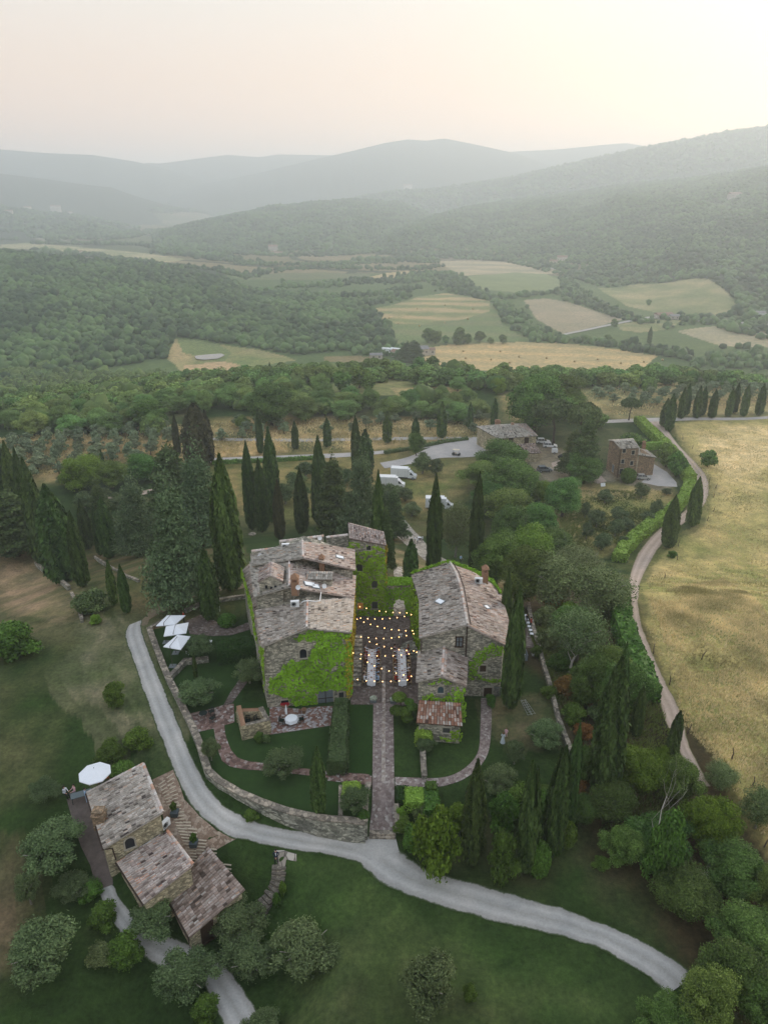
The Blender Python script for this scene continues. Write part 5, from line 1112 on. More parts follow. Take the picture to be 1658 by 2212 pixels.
# edges matched point by point so the strip keeps its width
RL = [ROADL[0], ROADL[1], ROADL[2], ROADL[3], ROADL[4], ROADL[5], ROADL[6], ROADL[7], ROADL[8], ROADL[9], ROADL[10], ROADL[11], ROADL[12], (735, 1853), (785, 1876), (810, 1902), (860, 1927), (930, 1953), (1020, 1980), (1110, 2002), (1200, 2022), (1280, 2046), (1350, 2082), (1400, 2112), (1440, 2150)]
RR_ = [ROADR[0], ROADR[1], ROADR[2], ROADR[3], ROADR[4], ROADR[5], (410, 1625), (432, 1668), (452, 1704), (480, 1736), (518, 1760), (575, 1783), (650, 1797), (745, 1811), (820, 1816), (866, 1838), (905, 1870), (970, 1893), (1050, 1916), (1130, 1939), (1210, 1962), (1300, 1995), (1380, 2030), (1440, 2062), (1500, 2110)]
def mstrip(name, A, B_, m_, off, label, cross=6, sub=4, edge=.05, seed=0, z=None):
    A = Gc(A, z); B_ = Gc(B_, z); V = []; r_ = np.random.RandomState(seed)
    def cr(P, i, t):
        p0, p1, p2, p3 = P[max(i - 1, 0)], P[i], P[i + 1], P[min(i + 2, len(P) - 1)]
        return .5 * ((2 * p1) + (p2 - p0) * t + (2 * p0 - 5 * p1 + 4 * p2 - p3) * t * t + (3 * p1 - p0 - 3 * p2 + p3) * t ** 3)
    rows = [(cr(A, i, k / sub), cr(B_, i, k / sub)) for i in range(len(A) - 1) for k in range(sub)] + [(A[-1], B_[-1])]
    for a, b in rows:
        d = (b - a).normalized(); a = a + d * r_.randn() * edge; b = b + d * r_.randn() * edge
        for k in range(cross + 1):
            p = a.lerp(b, k / cross); V.append((p.x, p.y, (gz(p.x, p.y) if z is None else z) + off))
    n = len(rows) - 1; F_ = [(i * (cross + 1) + k, i * (cross + 1) + k + 1, (i + 1) * (cross + 1) + k + 1, (i + 1) * (cross + 1) + k) for i in range(n) for k in range(cross)]
    me = mesh_np(name, np.array(V), np.array(F_), m_, smooth=True); at = me.attributes.new('cross', 'FLOAT', 'POINT'); at.data.foreach_set('value', np.tile(np.linspace(0, 1, cross + 1), len(rows)).astype(np.float32)); return tag(link(name, me), label, kind='structure')
mstrip('road', RL, RR_, S_gravel, .045, 'pale gravel road curving round the garden wall', cross=8)
mstrip('track', [(298, 1346), (330, 1312), (370, 1292), (420, 1278), (480, 1268), (530, 1262)], [(308, 1352), (345, 1325), (385, 1303), (430, 1288), (485, 1276), (535, 1270)], surf('brown_track', (.26, .20, .14), (.15, .13, .08), 2.5), .035, 'worn earth track continuing from the gravel road behind the parasols', cross=4, edge=.2)
mstrip('driveway', [(209, 1924), (227, 1968), (252, 2009), (284, 2048), (323, 2078), (370, 2100), (434, 2122), (459, 2171), (487, 2222), (520, 2300)], [(243, 1912), (271, 1957), (300, 1990), (345, 2015), (400, 2035), (450, 2062), (492, 2092), (529, 2143), (574, 2215), (620, 2300)], S_gravel, .04, 'gravel drive below the farmhouse', cross=6)
patch('road_mouth', [(796, 1806), (853, 1806), (862, 1842), (800, 1860), (760, 1830), (780, 1812)], S_gravel, .052, label='gravel mouth where the paved walk meets the road')
# right hand lane
mstrip('lane', [(1300, 908), (1400, 903), (1500, 902), (1660, 899), (1900, 893)][:], [(1300, 914), (1400, 911), (1500, 908), (1660, 905), (1900, 899)], S_tarm, .07, 'pale lane running along the far orchard', cross=4)
LA = [(1388, 905), (1418, 925), (1440, 950), (1462, 980), (1485, 1005), (1498, 1030), (1503, 1060), (1497, 1085), (1470, 1110), (1440, 1130), (1405, 1160), (1378, 1195), (1362, 1235), (1352, 1290), (1352, 1340), (1365, 1390), (1382, 1440), (1400, 1480), (1425, 1530), (1450, 1590), (1475, 1640), (1500, 1700)]
LB_ = [(1428, 908), (1442, 930), (1464, 960), (1488, 985), (1510, 1008), (1528, 1035), (1530, 1065), (1521, 1090), (1500, 1112), (1472, 1135), (1440, 1165), (1412, 1200), (1388, 1245), (1378, 1290), (1382, 1340), (1398, 1385), (1418, 1435), (1440, 1480), (1465, 1530), (1482, 1590), (1500, 1640), (1535, 1700)]
mstrip('lane', LA, LB_, S_dirt, .06, 'pinkish dirt lane climbing past the brick house', cross=5)
mstrip('lane', [(440, 946), (640, 948), (780, 946), (930, 944), (1060, 944)], [(440, 951), (640, 954), (780, 952), (930, 950), (1060, 950)], S_tarm, .07, 'far lane through the olive grove', cross=3)
mstrip('lane', [(440, 990), (560, 986), (690, 981), (800, 976), (880, 967), (960, 955), (1040, 943)], [(440, 999), (560, 996), (690, 991), (800, 983), (880, 974), (960, 961), (1040, 949)], S_tarm, .08, 'pale lane edged by a low hedge', cross=3)
mstrip('lane', [(190, 1082), (240, 1072), (300, 1062), (340, 1052)], [(200, 1092), (250, 1082), (310, 1070), (350, 1058)], S_dirt, .06, 'dirt track between the left trees', cross=3)
mstrip('lane', [(820, 1000), (880, 988), (925, 968), (960, 955), (1010, 948), (1040, 946)], [(830, 1012), (890, 1002), (950, 990), (1010, 988), (1040, 982), (1062, 965)], S_tarm, .09, 'gravel turning area above the parked vans', cross=6)
mstrip('lane', [(1215, 722), (1300, 704), (1370, 690), (1405, 684)], [(1218, 725), (1302, 707), (1372, 693), (1407, 687)], S_tarm, .5, 'thin white valley road', cross=1)
mstrip('lane', [(1160, 566), (1215, 585), (1235, 592)], [(1158, 569), (1212, 588), (1232, 596)], S_tarm, .6, 'straight farm track between far fields', cross=1)
mstrip('lane', [(1405, 684), (1500, 690), (1600, 696), (1700, 702)], [(1405, 688), (1500, 694), (1600, 700), (1700, 706)], S_tarm, .5, 'valley road near the white house', cross=1)
patch('lane', [(1190, 1000), (1240, 985), (1280, 1010), (1310, 1040), (1290, 1045), (1230, 1020), (1195, 1018)], S_dirt, .05, label='beaten earth yard where the grey car stands')
patch('lane', [(1395, 995), (1412, 1003), (1440, 1020), (1460, 1042), (1462, 1052), (1420, 1050), (1385, 1042), (1396, 1030)], S_tarm, .05, label='gravel forecourt beside the brick house')
# water of the little pond
pw = poly_world([(420, 770), (450, 766), (478, 764), (486, 768), (470, 776), (440, 779), (424, 777)]); M_water = mat('pond_water', (.10, .10, .10), .05, spec=.9)
b = MB(); zz = max(gz(*p) for p in pw) + .3; b.poly([(p[0], p[1], zz) for p in pw]); tag(b.build('pond', M_water), 'small pale pond in the field below the wood', kind='structure')
# terrace lawn inside the garden wall
WT = [(322, 1356), (337, 1397), (350, 1431), (364, 1465), (380.5, 1498), (397, 1532), (414, 1565), (431, 1606), (441, 1639), (450, 1665), (474.6, 1688), (515, 1711), (565, 1733), (616, 1750), (683, 1766), (750, 1774), (788, 1776)]
wz = .45; WTp = [U(x, y, wz) for x, y in WT]
pin = [(p.x, p.y) for p in WTp]
ct_pts = [Vector((x, y, 0)) for x, y in pin]
bnd = pin + [(U(797, 1776, 0).x, U(797, 1776, 0).y), (U(806, 1520, 0).x, U(806, 1520, 0).y), (-16, 67), (-17, 82), (-22, 86)]
b = MB(); b.poly([(x, y, .02) for x, y in bnd]); n0 = len(bnd)
for i in range(n0):
    (x1, y1), (x2, y2) = bnd[i], bnd[(i + 1) % n0]; b.poly([(x1, y1, .02), (x1, y1, -4), (x2, y2, -4), (x2, y2, .02)])
lw = b.build('lawn', S_lawn); tag(lw, 'dark green terrace lawn inside the garden wall', kind='structure')
bm = bmesh.new(); bm.from_mesh(lw.data); bmesh.ops.recalc_face_normals(bm, faces=bm.faces); bmesh.ops.triangulate(bm, faces=[f for f in bm.faces if len(f.verts) > 4]); bm.to_mesh(lw.data); bm.free()
def gwall(name, P, w, zt, zb, label, m_=M_garden, cope=True, jag=.05, seed=0, group=None, cat='wall'):
    """freestanding wall along world points (zt, zb: height of top and foot, numbers or lists)"""
    r_ = np.random.RandomState(seed); P = [Vector((p[0], p[1], 0)) for p in P]; n = len(P); zt = zt if isinstance(zt, list) else [zt] * n; zb = zb if isinstance(zb, list) else [zb] * n
    t = thing(name, (P[0].x, P[0].y, zb[0]), label, cat, group); b = MB(); c = MB(); rows = []
    for i in range(n - 1):
        k = max(1, int((P[i + 1] - P[i]).length / 1.2))
        for q in range(k): rows.append((P[i].lerp(P[i + 1], q / k), zt[i] + (zt[i + 1] - zt[i]) * q / k, zb[i] + (zb[i + 1] - zb[i]) * q / k))
    rows.append((P[-1], zt[-1], zb[-1])); X_ = []
    for i, (p, a, z) in enumerate(rows):
        d = (rows[min(i + 1, len(rows) - 1)][0] - rows[max(i - 1, 0)][0]).normalized(); nn = Vector((-d.y, d.x, 0)) * w / 2; a += r_.randn() * jag; X_.append((p + nn, p - nn, a, z, nn))
    for i in range(len(X_) - 1):
        (l0, r0, a0, z0, n0_), (l1, r1, a1, z1, n1_) = X_[i], X_[i + 1]
        for e0, e1 in ((l0, l1), (r1, r0)):
            s0, s1 = (a0, a1) if e0 is l0 else (a1, a0); y0, y1 = (z0, z1) if e0 is l0 else (z1, z0)
            b.poly([(e0.x, e0.y, y0), (e0.x, e0.y, s0), (e1.x, e1.y, s1), (e1.x, e1.y, y1)])
        L0, L1, R0, R1 = l0 + n0_ * .14, l1 + n1_ * .14, r0 - n0_ * .14, r1 - n1_ * .14; h = .12
        c.poly([(L0.x, L0.y, a0 + h), (R0.x, R0.y, a0 + h), (R1.x, R1.y, a1 + h), (L1.x, L1.y, a1 + h)]); c.poly([(L0.x, L0.y, a0), (L0.x, L0.y, a0 + h), (L1.x, L1.y, a1 + h), (L1.x, L1.y, a1)]); c.poly([(R0.x, R0.y, a0), (R1.x, R1.y, a1), (R1.x, R1.y, a1 + h), (R0.x, R0.y, a0 + h)])
    for (l, r, a, z, nn) in (X_[0], X_[-1]): b.poly([(l.x, l.y, z), (l.x, l.y, a), (r.x, r.y, a), (r.x, r.y, z)]); c.poly([(l.x, l.y, a), (l.x, l.y, a + .12), (r.x, r.y, a + .12), (r.x, r.y, a)])
    Bd(b, 'stonework', m_, t); Bd(c, 'coping', M_cope, t); return t
gwall('garden_wall', pin, .62, wz, -4.2, 'long curving stone retaining wall between garden and gravel road', seed=2)
gwall('garden_wall', [pin[-1], (U(790, 1720, .3).x, U(790, 1720, .3).y), (U(796, 1690, .3).x, U(796, 1690, .3).y)], .45, .35, -3.4, 'short stone wall along the paved walk, left side', seed=3)
gwall('garden_wall', [U(735, 1765, .4)[:2], U(736, 1700, .4)[:2]], .35, .5, -.3, 'low stone wall behind the clipped square hedge', seed=4)
gwall('garden_wall', [pin[3], U(400, 1428, .5)[:2], U(450, 1422, .5)[:2]], .5, .55, -.2, 'low stone cross wall below the three square parasols', seed=5)
gwall('garden_wall', [pin[0], U(345, 1345, .4)[:2], U(370, 1330, .4)[:2]], .4, .4, -.5, 'low brick wall corner behind the white parasols', M_pinkst, seed=6)
gwall('garden_wall', [U(400, 1318, .4)[:2], U(440, 1300, .4)[:2], U(500, 1291, .4)[:2], U(545, 1285, .4)[:2]], .4, .45, -.3, 'low dry stone wall in the lawn west of the left villa', seed=7)
def rise(P, h): return [gz(p[0], p[1]) + h for p in P]
def gw2(P, w, h, label, m_=M_garden, seed=0, name='garden_wall'):
    P = [tuple(G(*p)[:2]) for p in P]; return gwall(name, P, w, rise(P, h), [z - .6 for z in rise(P, 0)], label, m_, seed=seed)
gw2([(78, 1221), (110, 1245), (135, 1262), (150, 1275)], .5, .7, 'crumbling pale stone wall below the big left cypresses', seed=8)
gw2([(155, 1285), (168, 1310), (178, 1345)], .4, .4, 'short ruined stone wall beside the left shrubs', seed=9)
gw2([(205, 1205), (235, 1225), (270, 1245), (300, 1258)], .35, .3, 'low stone edging in the grass under the cedar', seed=10)
gw2([(1140, 1310), (1150, 1360), (1170, 1430), (1190, 1500), (1205, 1560), (1220, 1600), (1236, 1640)], .4, .5, 'long low boundary wall on the right of the villa lawn', seed=11)
gw2([(912, 1620), (914, 1660), (916, 1684)], .5, .45, 'low stone wall between the right lawns', seed=12)
gw2([(858, 1732), (900, 1736), (925, 1740)], .5, .5, 'low wall under the clipped hedges right of the walk', seed=13)
gw2([(855, 1750), (858, 1800)], .4, .6, 'low stone wall edging the right side of the walk', seed=14)
gw2([(1085, 983), (1135, 980)], .3, 1.0, 'old wall behind the small parked cart', seed=15) if False else None
# garden paths (flat, on the terrace)
Zp = .065
patch('courtyard', [(757, 1522), (768, 1330), (902, 1330), (908, 1400), (905, 1524), (853, 1524), (806, 1522)], S_court, 0, z=.07, label='dark paved courtyard between the two villas')
mstrip('path', [(806, 1521), (805, 1600), (804, 1680), (803, 1740), (797, 1798)], [(849, 1521), (850, 1600), (851, 1680), (852, 1740), (855, 1798)], S_path, .075, 'wide cobbled walk down the garden axis', cross=6, edge=.0)
mstrip('path_runnel', [(825, 1440), (825, 1520), (824.5, 1600), (823.5, 1690)], [(832, 1440), (832, 1520), (832, 1600), (832, 1690)], surf('pale_setts', (.2, .2, .2), (.1, .1, .1), 3, .4, vor=(3.0, [(0, (.26, .20, .17)), (.5, (.36, .31, .27)), (1, (.48, .44, .40))], .6, .06)), .10, 'pale line of setts down the middle of the walk', cross=2, edge=0)
c5 = lambda L_: [(712.5 + .2578 * x, 1457.3 + .2578 * y) for x, y in L_]
mstrip('path', c5([(1265, 200), (1262, 330), (1258, 450), (1250, 600), (1220, 690), (1150, 770), (1060, 830), (950, 865), (820, 872), (545, 862)]), c5([(1355, 200), (1353, 330), (1350, 450), (1335, 610), (1300, 710), (1230, 800), (1120, 880), (1000, 925), (880, 945), (545, 940)]), S_path, .06, 'curved cobbled path from the right villa door', cross=4, edge=0)
patch('path', c5([(350, 850), (350, 925), (240, 920), (80, 900), (-20, 890), (-20, 830), (80, 835)]), S_brick, 0, z=Zp - .012, label='cross path left of the walk')
mstrip('path', c4([(1640, 1222), (1420, 1205), (1180, 1180), (960, 1150), (830, 1130), (770, 1090), (740, 1040), (715, 960), (708, 900), (640, 900)][:9]), c4([(1640, 1285), (1420, 1250), (1200, 1225), (960, 1200), (800, 1185), (710, 1150), (670, 1070), (650, 980), (636, 900)]), S_brick, Zp, 'winding reddish brick path across the terrace', cross=4, edge=.02, z=0)
patch('path', c4([(480, 830), (620, 800), (700, 775), (770, 765), (775, 885), (640, 925), (530, 950)]), S_brick, 0, z=Zp + .006, label='brick paved corner with dark garden furniture')
patch('path', c4([(700, 780), (750, 690), (840, 560), (940, 480), (960, 500), (870, 610), (760, 760)]), S_court, 0, z=Zp + .012, label='narrow path behind the olive trees')
patch('patio', c4([(1000, 780), (1000, 965), (1400, 905), (1405, 780), (1300, 785), (1200, 800)]), S_patio, 0, z=Zp, label='grey and red paved patio in front of the left villa')
patch('path', [(400, 1342), (440, 1325), (480, 1352), (505, 1357), (540, 1342), (552, 1350), (540, 1360), (500, 1372), (460, 1374), (410, 1370)], S_court, 0, z=Zp + .02, label='paved path from the parasols to the villa')
patch('lawn', [(755, 1524), (803, 1524), (800, 1672), (745, 1668)], S_lawn2, 0, z=.055, label='mown lawn strip left of the walk')
patch('path', [(855, 1118), (868, 1115), (905, 1158), (925, 1180), (945, 1200), (975, 1215), (930, 1222), (905, 1200), (880, 1180), (850, 1150)], S_flag, .05, label='flagstone path behind the gateway')
patch('path', [(848, 1340), (876, 1340), (872, 1285), (868, 1225), (850, 1225), (850, 1290)], S_flag, .055, label='flagstones leading through the archway')
patch('path', [(1135, 1330), (1155, 1330), (1160, 1400), (1136, 1400)], S_court, .05, label='paved strip beside the right villa')
b = MB()                                           # steps at the foot of the walk
for k in range(2):
    p0 = G(797, 1800 + k * 5); p1 = G(854, 1800 + k * 5); b.box(((p0.x + p1.x) / 2, p0.y - .1, p0.z + .10 - k * .10), (p1.x - p0.x, .5, .24))
tag(b.build('threshold_step', M_cope), 'pale stone step where the walk meets the road', 'step')
# stone stairs along the left wall of the courtyard
tS = thing('stone_stairs', (-3.3, 74, 0), 'flight of narrow stone stairs against the courtyard wall of the left villa', 'stairs')
for k in range(12):
    y = 70.2 + k * .62; z = .2 + .19 * k; b = MB(); b.box((-3.15, y, z / 2), (.95, .60, z)); Bd(b, 'step', M_stone, tS)
tS = thing('semicircular_steps', (3.2, 77, 0), 'curved dark stone steps at the courtyard door of the right villa', 'stairs')
for k in range(3):
    b = MB(); b.lathe([(1.9 - .45 * k, 0), (1.9 - .45 * k, .14 * (k + 1)), (.01, .14 * (k + 1))], (3.9, 77.4, 0.05), 22); Bd(b, 'step', M_garden, tS)
# garden stairs below the road where a man stands
SC = [(860 + x / 8.507, 2800 + y / 8.507) for x, y in ((600, 820), (600, 960), (585, 1120), (550, 1290), (470, 1430), (370, 1600), (280, 1730), (200, 1840), (120, 1960), (60, 2080), (-20, 2190), (-110, 2290), (-200, 2390), (-290, 2480), (-390, 2580))]
SC = [(x * .6477, y * .6477) for x, y in SC]
tS = thing('garden_stairs', G(*SC[0]), 'rough stone slab steps descending the slope below the road', 'stairs')
patch('path', [(592, 1838), (612, 1838), (640, 1846), (640, 1862), (618, 1858), (616, 1872), (606, 1876), (600, 1872)], S_flag, .05, label='stone landing at the top of the garden steps')
for k, (x, y) in enumerate(SC):
    p = G(x, y); nx = G(*SC[min(k + 1, len(SC) - 1)]); pv = G(*SC[max(k - 1, 0)]); d = nx - pv; an = math.atan2(d.y, d.x) + math.pi / 2
    b = MB(); b.box((0, 0, -.02), (1.25 + .15 * math.sin(k * 3), .5, .30)); b.build('step', M_cope, tS, loc=(p - tS.location + Vector((0, 0, .07 + .011 * (k % 3)))), rot=(0, 0, an + .06 * math.sin(k * 5)))
# ================= farmhouse below the garden =================
c6 = lambda x, y: (116.6 + .2813 * x, 1586.9 + .2813 * y)
V4 = thing('farmhouse', G(300, 1850), 'stone farmhouse of three stepped tiled roofs at the bend of the road', 'farmhouse')
zL, zR = .2, 2.0; A_ = [U(*c6(250, 450), zL), U(*c6(380, 880), zL)]; B2 = [U(*c6(685, 225), zR), U(*c6(835, 600), zR)]
slope(V4, B2, A_, M_tile, seed=21); qa = walls(V4, [A_[1], B2[1], B2[0], A_[0]], -8, M_stonef, .22)
ridge_cap(V4, [B2[0], B2[1]], M_tilep, .15, 8); ridge_cap(V4, [A_[0], A_[0].lerp(B2[0], 1)], M_tilep, .14, 9)
A2 = [U(*c6(480, 980), -1.7), U(*c6(690, 1305), -1.7)]; B3 = [U(*c6(870, 740), -.2), U(*c6(1070, 1000), -.2)]
slope(V4, B3, A2, M_tilep, seed=22); walls(V4, [A2[1], B3[1], B3[0], A2[0]], -9, M_stonef, .22); ridge_cap(V4, [B3[0], B3[1]], M_tilep, .15, 10)
A3 = [U(*c6(850, 1215), -3.3), U(*c6(1040, 1560), -3.3)]; B4 = [U(*c6(1185, 862), -1.9), U(*c6(1465, 1190), -1.9)]
slope(V4, B4, A3, M_tiled, pitch=.27, seed=23); q5 = walls(V4, [A3[1], B4[1], B4[0], A3[0]], -9, M_stonef, .25)
# wing under roof 1's left corner
p, an = frame_on(*c6(588, 868), qa[0], qa[1]); window(V4, p, an, .8, 1.15, arch=True)
p, an = frame_on(*c6(1185, 1580), q5[0], q5[1]); window(V4, p + Vector((0, 0, 0)), an, .9, 1.9, pane=M_wood, surround=False, name='door')
b = MB(); f0, _ = frame_on(*c6(560, 928), qa[0], qa[1]); f1, _ = frame_on(*c6(822, 765), qa[0], qa[1]); nn = Vector((-math.sin(an), math.cos(an), 0)); 
for (a, e) in ((f0, f1),): b.tube([a + Vector((0, -.15, 0)), e + Vector((0, -.15, 0))], .10, 5)
Bd(b, 'flashing', M_cloth, V4)
b = MB(); b.tube([A_[0] + Vector((-.1, 0, -.1)), A_[1] + Vector((-.1, 0, -.1)), A_[1] + Vector((.6, .35, -.3)), A_[1] + Vector((.75, .3, -1.6))], .07, 6); b.tube([A2[0] + Vector((-.1, 0, -.1)), A2[1] + Vector((-.1, 0, -.1))], .07, 6); b.tube([A3[0] + Vector((-.1, 0, -.1)), A3[1] + Vector((-.1, 0, -.1)), A3[1] + Vector((-.1, 0, -2.2))], .07, 6); Bd(b, 'gutter', M_metal, V4)
PF = pl3(B2[0], B2[1], A_[0]); pc = onplane(*c6(355, 660), *PF); ch = chimney(V4, pc, 1.0, .9, .8, 'flat', M_pinkst)
ac = ac_unit(U(*c6(858, 712), -1.0), R_(62), 'white air conditioner on the corner of the farmhouse')
patch('terrace', [c6(*p) for p in ((755, 350), (920, 270), (950, 345), (1000, 500), (1120, 632), (1250, 742), (1410, 800), (1240, 892), (1050, 965), (860, 735), (800, 470))], surf('striped_brick', (.2, .2, .2), (.1, .1, .1), 3, .4, vor=(3.2, [(0, (.20, .14, .10)), (.5, (.30, .22, .165)), (1, (.40, .33, .26))], .6, .06)), .04, label='sloping terrace of striped brick beside the farmhouse')
# raised brick courses of the striped terrace
b = MB(); M_course = mat('pale_brick_course', (.55, .47, .36), .9, .35, 6)
for k in range(26):
    t_ = k / 25; x0, y0 = (790 + 250 * t_ * 1.0, 390 + 640 * t_ * .98); L0 = (150, 250, 330, 380, 350)[min(4, int(t_ * 5))]
    xa, ya = (745 + 300 * t_, 395 + 555 * t_); an = -.60 + 1.05 * t_; xe = [930, 945, 960, 985, 1010, 1060, 1110, 1180, 1260, 1370][min(9, int(t_ * 10))]; ye = ya + (xe - xa) * math.tan(an) * .8
    pa, pe = G(*c6(xa + 60 * (1 - t_), ya)), G(*c6(xe - 5, max(290 + 20 * k * .9, ye)))
    n = max(2, int((pe - pa).length / .8))
    for q in range(n):
        a = pa.lerp(pe, q / n); e = pa.lerp(pe, (q + .93) / n); d = e - a; a.z, e.z = gz(a.x, a.y), gz(e.x, e.y); m_ = (a + e) / 2; b.box((m_.x, m_.y, m_.z + .05), (d.length, .13, .07), math.atan2(d.y, d.x))
o = b.build('terrace_courses', M_course); tag(o, 'pale raised brick courses striping the farmhouse terrace', kind='structure')
patch('patio', [(144, 1728), (187, 1708), (196, 1740), (212, 1790), (228, 1840), (243, 1890), (244, 1912), (209, 1924), (195, 1870), (175, 1830), (161, 1789)], surf('brown_patio', (.17, .14, .125), (.12, .095, .085), 2), .05, label='brown paved strip west of the farmhouse')
# ================= far farmhouse with the hipped roof =================
c7 = lambda x, y: (1010.4 + .15626 * x, 893.8 + .15626 * y)
g0 = G(1140, 1000).z; V5 = thing('farmhouse', G(1120, 985), 'long grey-roofed stone farmhouse behind the oak trees', 'farmhouse')
E_ = [U(*c7(110, 172), g0 + 5.8), U(*c7(420, 345), g0 + 5.8), U(*c7(965, 305), g0 + 5.8), U(*c7(800, 135), g0 + 5.8)]; r0, r1 = U(*c7(440, 150), g0 + 8.3), U(*c7(650, 138), g0 + 8.3)
slope(V5, [r0, r1], [E_[1], E_[2]], M_tilef, .4, .7, 31); slope(V5, [r0, r0 + Vector((.1, .1, 0))], [E_[0], E_[1]], M_tilef, .4, .7, 32); slope(V5, [r1, r1 + Vector((.1, -.1, 0))], [E_[2], E_[3]], M_tilep, .4, .7, 33); slope(V5, [r1, r0], [E_[3], E_[0]], M_tilef, .4, .7, 34)
q6 = walls(V5, [E_[1], E_[2], E_[3], E_[0]], g0 - 3, M_stonef, .4)
for x in (590, 804): p, an = frame_on(*c7(x, 405), q6[0], q6[1]); window(V5, p, an, 1.1, 1.6, pane=M_wood, surround=False)
s0 = [U(*c7(590, 425), g0 + 3.9), U(*c7(925, 402), g0 + 3.9)]; s1 = [U(*c7(640, 560), g0 + 2.7), U(*c7(1012, 540), g0 + 2.7)]
slope(V5, s0, s1, M_tiled, .4, .7, 35); walls(V5, [s1[0], s1[1], s0[1], s0[0]], g0 - 3, M_stonef, .4)
chimney(V5, U(*c7(405, 175), g0 + 6.6), 1.5, 1.2, 1.6, 'flat'); chimney(V5, U(*c7(610, 190), g0 + 7.2), .9, .9, 1.0, 'flat')
# ================= tall brick house =================
c8 = lambda x, y: (1269.5 + .14064 * x, 893.8 + .14064 * y)
g1 = G(1340, 1028).z; V6 = thing('brick_house', G(1345, 1020), 'tall three-storey brick house beside the hedge and the bending lane', 'house')
h1 = g1 + 8.3; a0, a1 = U(*c8(490, 540), h1), U(*c8(797, 525), h1); r0, r1 = U(*c8(398, 417), h1 + 1.6), U(*c8(702, 388), h1 + 1.6); bk0, bk1 = U(*c8(312, 403), h1), U(*c8(690, 378), h1)
slope(V6, [r0, r1], [a0, a1], M_tilef, .35, .6, 41); slope(V6, [r1, r0], [bk1, bk0], M_tilef, .35, .6, 42)
mm = (bk0 + a0) / 2; q7 = walls(V6, [a0, a1, bk1, Vector((bk0.x, bk0.y, h1)),], g1 - 3, M_pinkst, .25)
b = MB(); b.poly([q7[0], Vector((r0.x + .3, r0.y, r0.z - .15)), q7[3]]); b.poly([q7[1], q7[2], Vector((r1.x - .3, r1.y, r1.z - .15))]); Bd(b, 'gable', M_pinkst, V6)
for x, y in ((550, 598), (687, 625), (527, 762), (664, 788)): p, an = frame_on(*c8(x, y), q7[0], q7[1]); window(V6, p, an, .85, 1.15)
p, an = frame_on(*c8(505, 918), q7[0], q7[1]); window(V6, p, an, 1.0, 1.4)
h2 = g1 + 6.0; t0, t1 = U(*c8(770, 632), h2 + .3), U(*c8(1052, 672), h2 - .9); u0, u1 = U(*c8(778, 530), h2 + 1.6), U(*c8(905, 556), h2 + .2)
slope(V6, [u0, u1], [t0, t1], M_tilef, .35, .6, 43); walls(V6, [t0, t1, u1, u0], g1 - 3, M_pinkst, .3); chimney(V6, U(*c8(848, 545), h2 + .6), .8, .8, 1.6)
b = MB(); p, an = frame_on(*c8(503, 545), q7[0], q7[1]); b.tube([p + Vector((0, -.15, 0)), p + Vector((0, -.15, -9))], .09, 5); Bd(b, 'downpipe', M_metal, V6)
p, an = frame_on(*c8(378, 890), q7[3], q7[0]); window(V6, p, an, 1.2, 2.0, pane=M_curt, name='door')
# little far buildings of the valley, each a thing of its own
def hut(px, py, w, d, h, wall_, roof_, label, rz=0.0, cat='house'):
    p = G(px, py); t = thing('valley_house', p, label, cat, None, rz); b = MB(); b.box((0, 0, h / 2 - 2), (w, d, h + 4)); b.build('wall', wall_, t)
    r = MB(); a, e, z, k = w / 2 + .4, d / 2 + .5, h, h + d * .22
    r.poly([(-a, -e, z), (a, -e, z), (a, 0, k), (-a, 0, k)]); r.poly([(a, e, z), (-a, e, z), (-a, 0, k), (a, 0, k)]); r.poly([(-a, -e, z), (-a, 0, k), (-a, e, z)]); r.poly([(a, -e, z), (a, e, z), (a, 0, k)]); r.build('roof', roof_, t)
    for i in range(max(1, int(w / 4))):
        g = MB(); g.box((-w / 2 + (i + .5) * w / max(1, int(w / 4)), -d / 2 - .02, h * .55), (.9, .06, 1.2)); g.build('window', M_glass, t)
    return t
M_pw = mat('pale_plaster', (.55, .49, .42), .9, .15, .6); M_rf = mat('far_roof', (.32, .20, .15), .9, .3, .7); M_rg = mat('grey_roof', (.25, .24, .24), .9, .2, .7)
hut(905, 766, 13, 9, 5, M_pw, M_rg, 'grey-roofed farm building with two dark conifers in the valley', .3); hut(862, 770, 11, 7, 4, M_pw, M_rf, 'low valley farmhouse nearest the wheat field corner', -.5); hut(927, 765, 8, 6, 4, M_pw, M_rf, 'small valley barn right of the grey-roofed building', .1); hut(845, 761, 14, 5, 3, M_white, M_white, 'long white shed beside the valley farm', -.5); hut(812, 774, 9, 6, 3, M_pw, M_rg, 'small hut at the edge of the left wood', .1); hut(876, 776, 8, 7, 4.5, M_pw, M_rf, 'little house half hidden in front of the valley farm', .6)
hut(590, 545, 20, 16, 13, M_pw, M_rf, 'pale manor house on the middle hill', .2); hut(598, 551, 26, 10, 6, M_pw, M_rf, 'lower wing in front of the pale manor', .1); hut(1213, 566, 18, 12, 9, M_pw, M_rf, 'pale farm at the foot of the right hill', -.2); hut(1195, 569, 14, 9, 5, M_pw, M_rf, 'barn left of the pale farm under the right hill', .1)
hut(1432, 687, 17, 9, 4, M_pw, M_rf, 'farm shed with reddish roof beside the thin white road', .2); hut(1632, 686, 15, 8, 5, M_white, M_rg, 'white house near the right edge of the valley', 0.1); hut(1455, 689, 9, 7, 3.5, M_pw, M_rg, 'small outbuilding right of the reddish shed', -.1)
